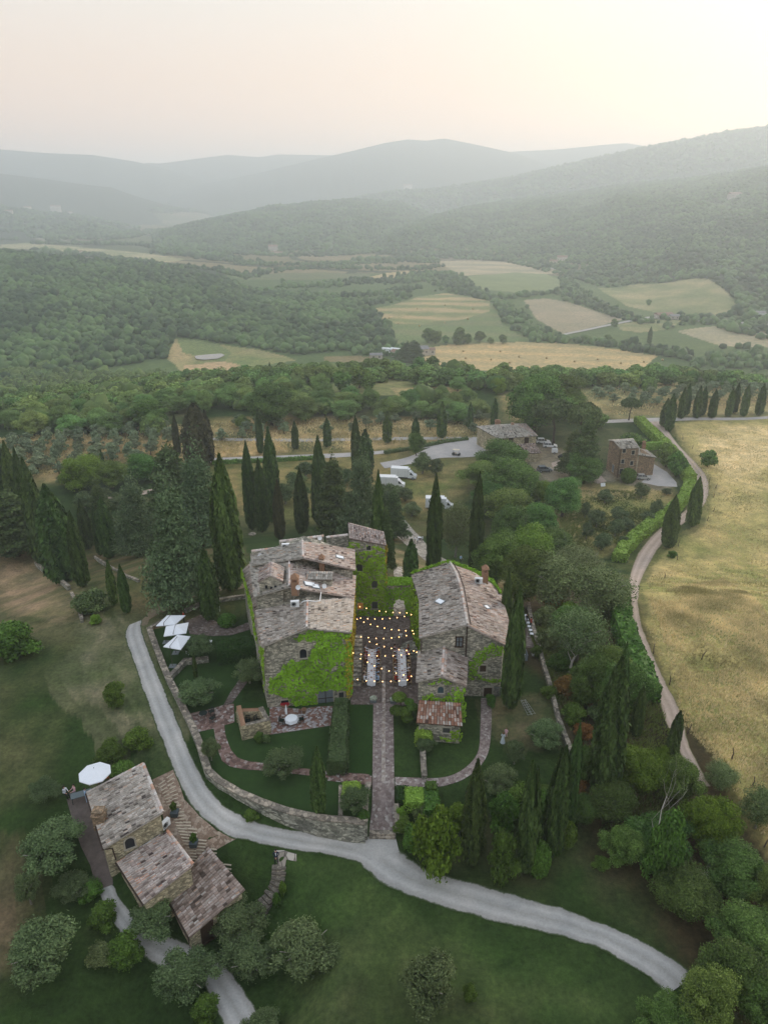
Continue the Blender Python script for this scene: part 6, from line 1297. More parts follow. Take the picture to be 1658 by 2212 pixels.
hut(122, 459, 40, 26, 26, M_pw, M_rf, 'pale castle-like building on the far left hill', .2, 'castle'); hut(60, 452, 30, 16, 10, M_pw, M_rf, 'far hamlet house at the upper left', 0); hut(150, 463, 26, 14, 10, M_pw, M_rf, 'far house right of the pale castle', .3); hut(20, 460, 24, 14, 8, M_pw, M_rf, 'lone far house at the left edge', .2); hut(170, 548, 15, 9, 5, M_pw, M_rf, 'house on the pale plain beyond the left wood', 0); hut(1585, 428, 26, 18, 9, M_pw, M_rf, 'house high on the hazy right slope', .1); hut(880, 408, 50, 30, 20, M_pw, M_rf, 'faint village house on the long ridge', .1)
# ---------------------------------------------------------------- trees and shrubs, one by one
CY = 'cypress_tree'
near_cyp = [
 (690, 1757, 1622, 30, 'slim dark cypress standing alone on the terrace lawn inside the garden wall'),
 (1018, 1866, 1655, 44, 'tall cypress just right of the big yellow-green bushes beside the road'),
 (1132, 1885, 1657, 40, 'tall cypress between the ball-shaped bushes above the gravel road'),
 (1190, 1850, 1622, 42, 'tall cypress left of the lone round topiary bush'),
 (1222, 1800, 1577, 28, 'narrow cypress half behind another at the foot of the boundary wall'),
 (1300, 1712, 1440, 62, 'very large broad cypress in the wooded bank right of the boundary wall'),
 (1322, 1600, 1402, 28, 'thin cypress tip rising behind the very large cypress'),
 (1100, 1532, 1282, 37, 'tall cypress against the right corner of the right villa'),
 (1086, 1410, 1240, 22, 'slim cypress just behind the right villa roof edge'),
 (935, 1262, 1040, 30, 'tallest cypress behind the right villa, nearest the flagstone path'),
 (1025, 1250, 1035, 28, 'tall cypress beside the two-stemmed tree behind the right villa'),
 (887, 1262, 1172, 28, 'short stout cypress behind the gateway wall'),
 (818, 1235, 1030, 27, 'cypress rising directly behind the villa tower'),
 (500, 1275, 1000, 56, 'massive double-topped cypress at the back left corner of the left villa'),
 (455, 1338, 1195, 38, 'broad cypress in the lawn left of the left villa'),
 (247, 1307, 1217, 18, 'left one of two slim cypresses above the road bend'),
 (275, 1324, 1225, 21, 'right one of two slim cypresses above the road bend'),
 (136, 1258, 1060, 66, 'broadest cypress of the left group, at the ruined wall'),
 (180, 1268, 1115, 30, 'cypress at the right end of the dense left group'),
 (95, 1222, 1003, 38, 'tall cypress left of the broadest one in the left group'),
 (73, 1175, 980, 28, 'slender cypress in the middle of the left group'),
 (50, 1155, 965, 34, 'tall pointed cypress near the left edge of the photo'),
 (28, 1150, 945, 34, 'highest reaching cypress by the left edge'),
 (4, 1115, 985, 30, 'cypress cut by the left edge of the photo'),
 (190, 1186, 1085, 24, 'conical cypress standing apart right of the left group'),
 (218, 1200, 1098, 15, 'thin cypress left of a wider one near the cedars'),
 (238, 1205, 1080, 32, 'bushy cypress at the left side of the cedar'),
 (292, 1190, 1060, 22, 'dark cypress sunk behind the big cedar'),
 (545, 1145, 965, 26, 'left one of the dark pair of cypresses behind the left villa'),
 (567, 1150, 1000, 28, 'right, shorter one of the dark pair behind the left villa'),
 (592, 1130, 935, 31, 'very tall cypress behind the left villa roofs'),
 (606, 1165, 1045, 20, 'thin brownish cypress with bare stem behind the left villa'),
 (652, 1152, 1020, 28, 'open cypress with a bright green base behind the left villa'),
 (692, 1135, 953, 31, 'tall cypress left of the dark cedar behind the villa'),
 (770, 1030, 905, 20, 'cypress beside the forked one above the delivery vans'),
 (789, 1030, 935, 32, 'forked cypress above the delivery vans'),
 (385, 985, 900, 13, 'very thin cypress left of the brown-topped cluster'),
 (430, 1005, 880, 52, 'wide old cypress with withered brown top at the orchard'),
 (452, 1000, 893, 22, 'narrow cypress at the right side of the brown-topped one'),
 (563, 980, 890, 14, 'thin lane cypress below the lone big oak'),
 (638, 971, 914, 14, 'small lane cypress right of the lone big oak'),
 (707, 965, 907, 16, 'lane cypress in the dry grass, fourth from the left'),
 (836, 957, 893, 18, 'lane cypress left of the short rounded one'),
 (897, 945, 905, 16, 'short rounded lane cypress above the single small tree'),
 (953, 946, 873, 19, 'tall lane cypress by the start of the gravel turning area'),
 (1014, 927, 873, 12, 'lane cypress left of the hipped-roof farmhouse'),
 (1066, 922, 865, 13, 'cypress just behind the hipped-roof farmhouse'),
 (222, 1003, 975, 8, 'tiny cypress among the left olive trees'),
 (338, 1046, 1010, 14, 'small pointed cypress between the bright green trees'),
 (1442, 1183, 1077, 30, 'leaning cypress left of the dirt lane'),
 (1493, 1137, 1037, 26, 'leaning cypress right of the dirt lane bend'),
 (1372, 1590, 1488, 24, 'dark cypress buried in the thicket by the lane'),
 (1455, 1610, 1541, 22, 'small cypress at the edge of the lower lane'),
 (1444, 1660, 1575, 26, 'cypress left of the bare grey tree'),
 (584, 822, 785, 7, 'single dark cypress spire in the oak belt'), (1401, 742, 708, 9, 'lone poplar-like spire in the valley hedge')]
for x, y, ty, w, lb in near_cyp:
    cypress(x, y, ty, w, lb, 'cypresses', v=6 if 'brown' in lb else None)
for x, y, ty, w in ((1434, 922, 865, 20), (1442.5, 931, 856, 18), (1469.5, 904, 841, 15), (1479, 897, 833.5, 14), (1502, 903, 839, 16), (1514.5, 897, 839, 14), (1536, 903, 845, 16), (1572, 900, 843, 14), (1584, 892, 832, 14), (1604, 899, 835, 15), (1637, 897, 833, 16)):
    k = ('double', 'pair')[0]; i = [1434, 1442.5, 1469.5, 1479, 1502, 1514.5, 1536, 1572, 1584, 1604, 1637].index(x)
    cypress(x, y, ty, w, ('leftmost', 'second', 'third', 'fourth', 'fifth', 'sixth', 'seventh', 'eighth', 'ninth', 'tenth', 'rightmost')[i] + ' cypress of the row along the far lane at the right', 'cypresses along the far lane')
# conifers and big trees
T = tree
T('cedar', 392, 1308, 1058, 128, 'large blue-green cedar above the parasols, left of the left villa', v=0); T('cedar', 440, 1180, 990, 120, 'blue-grey cedar behind the largest cedar', v=1); T('cedar', 305, 1200, 1045, 96, 'smaller blue cedar leaning left of the largest cedar', v=1)
T('fir', 380, 1130, 965, 120, 'dusky conifer between the cedars and the olive grove', v=0); T('fir', 40, 1200, 1060, 130, 'dark reddish conifer under the left cypresses', v=1); T('fir', 225, 1160, 1045, 60, 'small tiered conifer right of the left cypress group')
T('cedar', 782, 1180, 985, 92, 'tall dark cedar left of the delivery vans', v=0); T('fir', 722, 1160, 990, 90, 'thin-crowned conifer behind the left villa', v=0); T('fir', 850, 1165, 1060, 60, 'brownish small conifer right of the tower', v=1); T('fir', 835, 1240, 1100, 40, 'twiggy bush-like conifer behind the tower')
T('dusty', 985, 1205, 1085, 78, 'two-stemmed silvery tree behind the right villa', v=0)
T('lime', 175, 1060, 990, 98, 'bright lime-green tree left of the cedars'); T('oak', 240, 1058, 1000, 70, 'dark green round tree beside the lime-green one'); T('oak', 310, 1040, 985, 80, 'green bushy tree behind the lime-green one')
T('oak', 583, 922, 838, 112, 'big lone oak on the dry grass beyond the lane', v=0); T('oak', 522, 925, 900, 30, 'small dark bush-tree left of the lone big oak')
T('oak', 322, 930, 868, 80, 'round pale green tree at the end of the oak belt')
# wood on the right behind the villa
for x, y, ty, w, lb, k in ((1090, 1030, 960, 110, 'round oak in front of the hipped-roof farmhouse', 'oak'), (1040, 1060, 1000, 90, 'low green oak left of the farmhouse oaks', 'oak'), (1110, 1090, 1000, 120, 'large oak below the grey car yard', 'oak'), (1052, 1112, 1045, 72, 'dark oak beside the third delivery van', 'oak'),
    (1100, 1150, 1060, 120, 'broad oak in the middle of the wood behind the right villa', 'oak'), (1165, 1180, 1095, 80, 'oak with paler leaves at the edge of the wood', 'oak'), (1215, 1120, 1040, 85, 'round oak standing above the orchard slope', 'oak'), (1165, 1085, 1040, 60, 'yellowish young oak by the yard', 'lime'), (1195, 1210, 1140, 95, 'oak between the wood and the orchard', 'oak'),
    (1150, 1240, 1140, 120, 'lush bright green tree close behind the right villa', 'lime'), (1075, 1265, 1160, 110, 'bright green acacia at the back corner of the right villa', 'oak'), (1130, 1310, 1190, 110, 'green tree beside the long boundary wall', 'oak'), (1225, 1230, 1180, 70, 'dark small conifer in the wood', 'fir'), (1100, 1200, 1100, 90, 'dark oak behind the bright green tree', 'oak'),
    (1200, 1320, 1190, 150, 'wide dusty-leaved acacia by the lane', 'dusty'), (1295, 1335, 1215, 150, 'feathery grey-green acacia overhanging the lane', 'dusty'), (1250, 1440, 1310, 130, 'ivy-clad acacia leaning over the bank', 'dusty'), (1250, 1250, 1170, 110, 'pale acacia crown above the wood', 'dusty')):
    T(k, x, y, ty, w, lb, 'trees of the wood right of the villas')
T('pine', 1195, 960, 868, 100, 'umbrella pine behind the parked white cars', v=0); T('pine', 1255, 975, 876, 80, 'umbrella pine right of the yard', v=1); T('pine', 1357, 908, 862, 46, 'small umbrella pine near the far lane', v=0)
T('oak', 1160, 935, 822, 130, 'big oak behind the hipped-roof farmhouse', v=1); T('oak', 1200, 900, 815, 110, 'tall oak at the corner of the far field', v=2); T('oak', 1235, 905, 845, 80, 'dark oak left of the small pine', v=3); T('oaks', 1290, 925, 893, 44, 'round dark tree near the far lane')
T('fir', 1258, 1040, 900, 72, 'tall dark conifer between the yard and the brick house', v=0); T('fir', 1232, 1030, 930, 60, 'second dark conifer of the yard', v=1); T('oak', 1262, 1048, 985, 82, 'grey-green round tree at the foot of the dark conifers', v=1)
T('ball', 1357, 1042, 1012, 30, 'dark clipped ball bush in front of the brick house'); T('oaks', 1365, 975, 938, 52, 'bright leafy bush behind the brick house', v=1); T('oaks', 1440, 1008, 962, 36, 'yellowish round shrub-tree inside the long hedge'); T('oaks', 1462, 1030, 980, 38, 'second round shrub-tree inside the long hedge')
T('oaks', 1530, 1010, 976, 36, 'lone small round tree at the meadow fence'); T('bush', 1252 + 200, 1205, 1190, 22, 'small bush beside the leaning cypress'); T('lime', 1077, 850, 820, 34, 'small round tree in the dry field'); T('oaks', 1117, 840, 808, 26, 'conical young tree in the dry field')
T('oak', 899, 985, 940, 34, 'single thin tree on the grass slope above the vans', v=2)
# orchard slope right: olives one by one
ol = [(1386, 1077, 1048, 34), (1307, 1088, 1060, 36), (1264, 1120, 1088, 18), (1288, 1140, 1105, 36), (1337, 1130, 1098, 38), (1400, 1135, 1108, 34), (1415, 1118, 1085, 30), (1268, 1165, 1132, 28), (1330, 1160, 1125, 34), (1355, 1150, 1122, 30), (1440, 1070, 1055, 22), (1300, 1190, 1155, 40), (1345, 1185, 1160, 26)]
for i, (x, y, ty, w) in enumerate(ol): T('olive', x, y, ty, w, 'olive tree on the grass slope below the brick house', 'olive trees of the right slope')
# olives around the vans and behind the villa
for x, y, ty, w in ((912, 1024, 985, 42), (940, 1028, 995, 34), (820, 1070, 1048, 34), (876, 1084, 1056, 40), (890, 1116, 1088, 42), (850, 1085, 1050, 50), (830, 1110, 1065, 40), (700, 1030, 1005, 46), (660, 1030, 1000, 44), (640, 1060, 1025, 46), (740, 1050, 1018, 50), (615, 1090, 1050, 44), (655, 1085, 1052, 30), (735, 1100, 1065, 40), (480, 1085, 1050, 40), (215, 1090, 1055, 50), (255, 1100, 1070, 44), (180, 1100, 1065, 44), (140, 1050, 1025, 36), (945, 1120, 1090, 30)):
    T('olive', x, y, ty, w, 'olive tree on the grass behind the villas, near the cypresses and vans', 'olive trees behind the villas')
# garden trees
T('oliveb', 434, 1524, 1468, 80, 'rounded silvery olive tree alone on the terrace lawn', v=0); T('oliveb', 538, 1484, 1425, 72, 'olive tree against the left villa wall', v=1); T('oliveb', 425, 1428, 1372, 66, 'olive tree beside the parasols with a slim cypress below', v=0)
cypress(424, 1467, 1415, 9, 'very thin young cypress below the olive by the parasols', 'cypresses')
T('oliveb', 609, 1680, 1625, 84, 'thin-leaved tree over the winding brick path', v=1); T('oliveb', 454, 1645, 1598, 36, 'small light tree close inside the garden wall', v=0)
T('oliveb', 765, 1790, 1730, 62, 'dark grey-leaved shrub at the end of the garden wall', v=1); T('oliveb', 922, 1620, 1600, 40, 'small silvery shrub at the corner of the low wall', v=0)
T('oliveb', 1175, 1622, 1560, 78, 'dark green garden tree near the boundary wall', v=0); T('oliveb', 1112, 1655, 1605, 46, 'low green shrub below the woman and child', v=1); T('oliveb', 1075, 1730, 1662, 76, 'pale silvery tree on the lower right lawn', v=0)
T('bush', 1040 + 20, 1527, 1500, 24, 'dark bush beside the open door of the right villa')
for x, y, ty, w, k, lb in ((943, 1885, 1760, 100, 'bushl', 'big yellow-green bush above the gravel road'), (895, 1845, 1785, 60, 'bush', 'dark bush beside the end of the walk'), (870, 1800, 1770, 44, 'bush', 'small dark bush right of the walk'), (985, 1795, 1740, 60, 'bush', 'yellow-green bush behind the tall cypress'), (1085, 1905, 1810, 66, 'bush', 'tall leafy bush between two cypresses'), (1085, 1800, 1720, 70, 'bush', 'green bush at the rear of the shrub group'),
    (1165, 1888, 1822, 44, 'ball', 'dark clipped egg-shaped bush right of the cypress'), (1226, 1828, 1778, 34, 'ball', 'lone round topiary bush under the woodland edge'), (1176, 1715, 1698, 24, 'ball', 'small round bush on the lawn edge'), (1120, 1760, 1705, 90, 'bush', 'broad yellow-green clipped bush mass'), (1170, 1780, 1715, 70, 'bush', 'dark clipped bush behind the cypresses'), (1030, 1900 - 60, 1790, 40, 'bush', 'bush at the foot of the second cypress'),
    (915, 1770, 1735, 50, 'bushd', 'grey-green shrub patch right of the walk'), (865, 1770, 1745, 26, 'bushl', 'light green shrub at the wall corner'),
    (246, 1528, 1475, 50, 'bush', 'dense dark bush with white flowers left of the road'), (296, 1624, 1570, 62, 'bush', 'round leafy bush left of the road, upper one'), (237, 1650, 1605, 68, 'bush', 'dark olive-green rounded bush above the octagonal parasol'), (264, 1682, 1650, 50, 'ball', 'smooth clipped bush behind the farmhouse roof'), (207, 1348, 1328, 28, 'bushl', 'small yellow-green bush on the left lawn'),
    (195, 1325, 1272, 76, 'bushd', 'grey-green bush left of the two slim cypresses'), (25, 1425, 1345, 110, 'bush', 'dark bushy tree at the left edge of the lawn'), (541, 1800 - 22, 1752, 32, 'bush', 'green shrub against the foot of the garden wall'), (490, 1354, 1325, 36, 'ball', 'round clipped bush on the lawn left of the villa'), (560, 1620 - 15, 1582, 24, 'bush', 'small bush at the base of the stone store'), (575, 1605, 1588, 18, 'bushd', 'tiny grey bush at the base of the stone store'),
    (785, 1803, 1780, 24, 'ball', 'round potted bush at the end of the garden wall'), (1016, 2165, 2128, 36, 'bush', 'bright shoots beside the bottom centre olive'), (610, 1935, 1908, 16, 'bushl', 'low bright bush on the upper garden steps'), (598, 1960, 1932, 20, 'bush', 'low green bush on the garden steps'), (375, 1757, 1735, 16, 'bush', 'left potted plant on the striped terrace'), (418, 1825, 1803, 18, 'bush', 'right potted plant on the striped terrace')):
    tt = T(k, x, y, ty, w, lb)
    if x in (943, 985): tint(tt, L_yg)
# lower left: large near olives and shrubs
for x, y, ty, w, lb in ((110, 1880, 1800, 150, 'large dark olive beside the paved strip of the farmhouse'), (330, 2020, 1950, 120, 'olive tree standing against the farmhouse shed'), (95, 1740, 1680, 80, 'olive tree at the left of the octagonal parasol'), (90, 2110, 2020, 170, 'old olive with pale trunk in the lower left corner'), (410, 2160, 2060, 140, 'olive with two ivy-wrapped stems beside the drive'), (520, 2035, 1960, 130, 'olive beside the lower garden steps'), (650, 2105, 2010, 160, 'largest olive at the bottom, left of centre'), (545, 2120, 2030, 130, 'olive tree overlapping the largest bottom olive'),
    (930, 2200, 2060, 140, 'silvery olive at the bottom centre'), (560, 2260, 2180, 90, 'low silvery bush at the bottom edge'), (165, 1950, 1890, 90, 'ragged olive shadowing the drive'), (60, 1960, 1890, 60, 'small grey olive at the left edge')):
    T('oliveb', x, y - w * .05, ty + w * .04, w * .86, lb, 'olive trees on the lower slope')
for x, y, ty, w, k, lb in ((195, 1950, 1900, 60, 'bush', 'yellow-green shrub left of the drive'), (220, 2010, 1950, 70, 'bush', 'dark yellowish shrub left of the drive'), (265, 2098, 2020, 90, 'bush', 'large rounded bright hedge bush at the drive'), (215, 2090, 2040, 60, 'bushd', 'blue-green shrub left of the hedge bush'), (440, 2212, 2150, 70, 'bush', 'bright green undergrowth below the drive'), (395, 2090, 2060, 30, 'bushl', 'ivy-covered stump beside the drive')):
    T(k, x, y, ty, w, lb)
# wooded bank on the right
wb = [(1345, 1560, 1440, 120, 'oak', 'dark oak behind the very large cypress'), (1270, 1540, 1430, 90, 'oak', 'dusky oak left of the very large cypress'), (1380, 1720, 1620, 130, 'lime', 'yellow-green oak in the middle of the bank'), (1468, 1745, 1650, 90, 'oak', 'green oak right of the bare tree'), (1320, 1790, 1690, 120, 'oak', 'deep green oak at the wood edge above the lawn'), (1420, 1880, 1760, 150, 'oak', 'ivy-smothered tree under the bare branches'), (1540, 1850, 1730, 130, 'lime', 'yellowing tree at the meadow edge'),
      (1345, 1880, 1790, 90, 'oak', 'dark shrub-tree at the lawn corner'), (1590, 1960, 1830, 150, 'oak', 'leafy tree at the right edge, upper'), (1480, 1990, 1880, 150, 'oak', 'broad tree above the end of the road'), (1610, 2090, 1960, 150, 'oak', 'large tree at the right edge, middle'), (1585, 2180, 2040, 150, 'oak', 'big oak in the lower right corner beyond the road end'), (1650, 2240, 2110, 140, 'oak', 'oak cut by the lower right corner'), (1430, 2262, 2150, 120, 'oak', 'oak at the bottom where the road leaves the photo'), (1525, 2235, 2105, 130, 'oak', 'bright oak right below the end of the road'), (1250, 1700, 1620, 60, 'oak', 'shrubby tree below the boundary wall end'),
      (1640, 1800, 1700, 90, 'dusty', 'grey shrub tree in the meadow edge'), (1560, 1720, 1650, 80, 'dusty', 'pale shrub beyond the bare tree'), (1260, 1790, 1725, 70, 'oak', 'dark undergrowth tree beside the topiary bush'), (1425, 1690, 1625, 60, 'lime', 'light green tree at the lane bend'), (1230, 1380, 1310, 90, 'oak', 'green oak on the bank by the boundary wall'), (1320, 1480, 1400, 80, 'oak', 'oak crown below the overhanging acacia'), (1660, 1980, 1880, 100, 'oak', 'tree at the far right edge of the bank')]
L_oakd = leafmat('leaf_dark_oak', (.020, .046, .008), (.125, .200, .042), .35, .03)
for x, y, ty, w, k, lb in wb:
    tt = T(k, x, y - w * .03, ty, w * .93, lb, 'trees of the wooded bank', v=None)
    if k == 'oak': tint(tt, L_oakd)
    if k == 'lime': tint(tt, L_yg)
for x, y, ty, w, k in ((1190, 1400, 1360, 60, 'bushd'), (1210, 1450, 1410, 60, 'bush'), (1180, 1350, 1310, 50, 'bushd'), (1225, 1500, 1460, 60, 'bushr'), (1240, 1560, 1520, 60, 'bush'), (1262, 1600, 1560, 50, 'bushr'), (1255, 1655, 1615, 60, 'bush'), (1200, 1320, 1285, 60, 'bushr'), (1250, 1480, 1440, 50, 'bushl'), (1275, 1520, 1485, 60, 'bushr'), (1300, 1560, 1520, 60, 'bushd'), (1230, 1340, 1300, 50, 'bushl'), (1250, 1720, 1685, 40, 'bushr'), (1300, 1880, 1850, 40, 'bush'), (1160, 1420, 1395, 30, 'bush'), (1185, 1510, 1480, 40, 'bush')):
    T(k, x, y, ty, w, {'bushd': 'grey-green scrub on the shady bank beside the boundary wall', 'bush': 'dark green scrub on the shady bank beside the boundary wall', 'bushl': 'light green scrub on the shady bank beside the boundary wall', 'bushr': 'rust-brown withered scrub on the shady bank beside the boundary wall'}[k], 'scrub on the shady bank')
# orchards: rows of olives
L_olvl = leafmat('leaf_olive_pale', (.085, .12, .060), (.27, .33, .19), .2, .02)
def orchard(pts, sp, label, group, R0=2.0, h=3.6, kind='olives', jit=.7, maxn=300, ang=.3, p=.9):
    P = poly_world(pts); x0, y0 = P.min(0); x1, y1 = P.max(0); c, s_ = math.cos(ang), math.sin(ang); out_ = []
    D = max(x1 - x0, y1 - y0); cx_, cy_ = (x0 + x1) / 2, (y0 + y1) / 2; n = int(D / sp) + 2
    for i in range(-n, n):
        for j in range(-n, n):
            x = cx_ + (i * c - j * s_) * sp + rnd.gauss(0, jit); y = cy_ + (i * s_ + j * c) * sp + rnd.gauss(0, jit)
            if inside(P, np.array([x]), np.array([y]))[0] and rnd.random() < p: out_.append((x, y))
    rnd.shuffle(out_)
    for x, y in out_[:maxn]: (lambda t_: tint(t_, L_olvl))(tree_at(kind, x, y, R0 * rnd.uniform(.75, 1.2), h * rnd.uniform(.8, 1.2), label, group))
    return len(out_)
n1_ = orchard([(-60, 1040), (-60, 960), (200, 938), (360, 925), (380, 960), (300, 995), (150, 1035)], 5.2, 'small silvery olive tree in the orchard at the left edge', 'olive trees of the left orchard')
n2_ = orchard([(390, 958), (400, 925), (500, 912), (640, 922), (640, 944), (480, 952)], 6.5, 'small silvery olive tree in the orchard by the thin lane cypresses', 'olive trees of the middle orchard', p=.7)
n3_ = orchard([(700, 940), (780, 905), (960, 905), (1040, 905), (1040, 938), (900, 944)], 6.5, 'small silvery olive tree between the two lanes', 'olive trees between the lanes', p=.75)
n4_ = orchard([(960, 900), (1100, 895), (1130, 905), (1040, 925), (980, 925)], 7, 'olive tree in front of the far farmhouse', 'olive trees by the far farmhouse', p=.6)
n5_ = orchard([(1270, 850), (1480, 846), (1700, 842), (1700, 868), (1480, 876), (1330, 878)], 7, 'pale young olive in the far orchard beyond the lane', 'olive trees of the far orchard', 2.3, 3.4)
print('orchards', n1_, n2_, n3_, n4_, n5_)
# the oak belt beyond the plateau: every tree a thing
kb = 0
bl = sorted([tuple(p) for p in belt], key=lambda p: p[0] ** 2 + p[1] ** 2)
BR0_ = []
for p in bl:
    if all((p[0] - q[0]) ** 2 + (p[1] - q[1]) ** 2 > 34 for q in BR0_[-260:]): BR0_.append(p)
BPX = [proj((x, y, gz(x, y) + 4)) for x, y in BR0_]
BR0_ = [p for p, q in zip(BR0_, BPX) if -330 < q[0] < 1900]
BR0_.sort(key=lambda p: (not -40 < proj((p[0], p[1], gz(*p)))[0] < 1700, p[0] ** 2 + p[1] ** 2)); print('belt trees', len(BR0_))
for i, (x, y) in enumerate(BR0_[:290]):
    px = proj((x, y, gz(x, y)))[0]
    tint(tree_at('oak' if i < 70 else 'oaks', x, y, rnd.uniform(3.2, 5.2), rnd.uniform(6.5, 9.5) * (1 if x * x + y * y < 52000 else .78), ('broadleaf tree in the left part of the tree belt below the wooded hill', 'broadleaf tree in the middle of the tree belt across the valley edge', 'broadleaf tree in the right part of the tree belt behind the far orchard')[0 if px < 480 else 1 if px < 1080 else 2], 'trees of the belt at the plateau edge, ' + ('left', 'middle', 'right')[0 if px < 480 else 1 if px < 1080 else 2]), L_belt)
rest = np.array(BR0_[290:] + [p for p in bl[::3]])
wood_mass('belt_wood', 'close-grown oaks filling the belt at the plateau edge', rest, 3.4, 2, 1.0, .34, 61, L_belt, leafy=240)
# scattered single trees in fields of the valley
for x, y, s_ in ((1010, 742, 7), (1035, 738, 8), (962, 743, 6), (985, 745, 8), (993, 738, 11), (1085, 742, 7), (1000, 742, 7), (940, 742, 10), (925, 740, 11), (1058, 742, 5), (1310, 742, 7), (872, 775, 8), (893, 782, 16), (879, 780, 14), (845, 750, 6), (1325, 706, 7), (715, 822, 5), (776, 838, 8), (795, 845, 6), (770, 820, 6), (740, 845, 7), (960, 800, 5), (1400, 660, 6)):
    p = G(x, y); tree_at('fir' if s_ > 13 else 'oaks', p.x, p.y, s_ * .55, s_ * 1.0, 'single tree standing in the open valley fields near the farm' if 840 < x < 1090 and y < 790 else 'single tree in an open field beyond the villa', 'single trees of the fields')
# hedges
def gxy(pts): return [tuple(G(*p)[:2]) for p in pts]
hedge('hedge', gxy([(1378, 912), (1400, 935), (1430, 962), (1455, 990), (1472, 1015), (1488, 1040)]), 3.4, 2.4, L_hedge, 'long bright clipped hedge along the inside of the dirt lane, upper part', s=.35, dens=13, seed=1)
hedge('hedge', gxy([(1488, 1052), (1475, 1085), (1445, 1115), (1405, 1140), (1370, 1170), (1345, 1195), (1335, 1215)]), 2.8, 2.3, L_hedge, 'long bright ragged hedge along the dirt lane, lower part', s=.35, dens=13, seed=2, wob=.1)
hedge('hedge', gxy([(1385, 972), (1415, 970), (1440, 968)]), 1.8, 2.4, L_hedge, 'short bright hedge between the brick house and the lane', s=.3, dens=14, seed=3)
hedge('hedge', gxy([(1335, 1290), (1340, 1360), (1360, 1420), (1385, 1480), (1400, 1520)]), 2.6, 2.4, L_box, 'ivy-green hedge along the steep part of the lane', s=.3, dens=14, seed=4, wob=.12)
hedge('hedge', gxy([(460, 1002), (560, 998), (640, 994), (700, 991)]), 1.2, 1.0, L_oak, 'low dark hedge along the pale lane', s=.35, dens=10, seed=5, wob=.2)
hedge('hedge', gxy([(830, 980), (890, 971), (960, 956), (1010, 950)]), 1.2, .9, L_dusty, 'low straggly hedge by the gravel turning area', s=.35, dens=8, seed=6, wob=.3)
def uxy(pts, z=0): return [tuple(U(x, y, z)[:2]) for x, y in pts]
hedge('hedge', uxy([(738, 1512), (731, 1590), (728, 1650)], 1.5), [1.5, 1.9, 2.0], 1.9, leafmat('leaf_grey_hedge', (.030, .052, .016), (.085, .125, .048), 0, 0), 'long ivy-topped hedge wall right of the patio', s=.15, dens=60, seed=7, z0=0)
hedge('hedge', uxy([(468, 1398), (520, 1391), (562, 1384)], 1.8), 2.9, 2.1, L_dkhedge, 'large dark block hedge left of the left villa', s=.16, dens=50, seed=8, z0=0, wob=.02)
def boxh(px, py, w, d, h, label, m_=L_hedge, seed=0, rz=0):
    p = U(px, py, h) if False else G(px, py); q = U(px, py, p.z + h); return hedge('clipped_hedge', [(q.x, q.y - d / 2), (q.x, q.y + d / 2)], w, h, m_, label, s=.13, dens=70, seed=seed, z0=p.z, wob=.015)
boxh(758, 1703, 1.9, 1.9, 1.0, 'square bright clipped hedge left of the walk', seed=9); boxh(895, 1716, 2.0, 1.9, 1.0, 'square bright clipped hedge right of the walk', seed=10); boxh(932, 1726, 1.5, 2.6, 1.2, 'dark green clipped block right of the bright square hedge', L_box, seed=11); boxh(931, 1695, 1.1, 1.0, 1.0, 'small dark clipped cube beside the curved path', L_box, seed=12); boxh(869, 1712, 1.2, 1.8, .6, 'low dark clipped hedge beside the walk', L_dkhedge, seed=13)
hedge('clipped_hedge', uxy([(915, 1590), (916, 1572)], 1.4), 1.8, 1.5, L_hedge, 'square green hedge under the red tiled lean-to', s=.13, dens=70, seed=14, z0=0, wob=.02)
# cloud-pruned tree beside the courtyard
ctp = U(872, 1550, 0); cp = thing('cloud_tree', ctp, 'cloud-pruned evergreen with separate round pads at the courtyard corner', 'topiary'); cb = []
for px, py, z, r in ((862, 1506, 2.2, .78), (883, 1516, 2.0, .5), (890, 1527, 1.8, .6), (857, 1535, 1.5, .75), (874, 1538, 1.4, .72), (879, 1552, 1.0, .6)):
    q = U(px, py, z) - ctp; link('foliage_pad', foliage('foliage_pad', [(0, 0, 0, r, r, r * .45)], 900, .09, L_box, int(px), core=.95, rough=.05, bottom=1), cp, q)
    b = MB(); b.tube([(.2, .1, 0), (q.x * .5, q.y * .5, q.z * .55), (q.x, q.y, q.z)], [.07, .05, .03], 6); b.build('branch', bark, cp, True)
# the bare grey tree on the bank
def bare(px, py, ty, label, seed=5, spread=1.0, mm=None):
    b = G(px, py); h = CAMH - b.y * float(tand(ty)) - b.z; t = thing('dead_tree', b, label, 'dead tree'); r_ = random.Random(seed); m = MB(); tip = []
    def grow(p, d, l, r, lev):
        n = 3; pts = [p]; rr = [r]
        for i in range(n):
            d = (d + Vector((r_.gauss(0, .16), r_.gauss(0, .16), r_.gauss(0, .08) + .03))).normalized(); p = p + d * l / n; pts.append(p); rr.append(r * (1 - .22 * (i + 1)))
        m.tube(pts, rr, 5 if lev < 2 else 3)
        if lev < 5:
            for k in range(r_.choice((2, 3, 3)) if lev < 4 else 2):
                a = r_.random() * 6.28; q = Vector((math.cos(a), math.sin(a), .35 + .3 * r_.random())) * spread; grow(pts[r_.choice((2, 3, 3))], (d * .9 + q * .75).normalized(), l * r_.uniform(.62, .85), rr[-1] * .72, lev + 1)
    grow(Vector((0, 0, -.3)), Vector((.05, 0, 1)), h * .30, .27, 0); m.build('branches', mm or mat('dead_bark', (.55, .50, .44), .95, .3, 5), t, True); return t
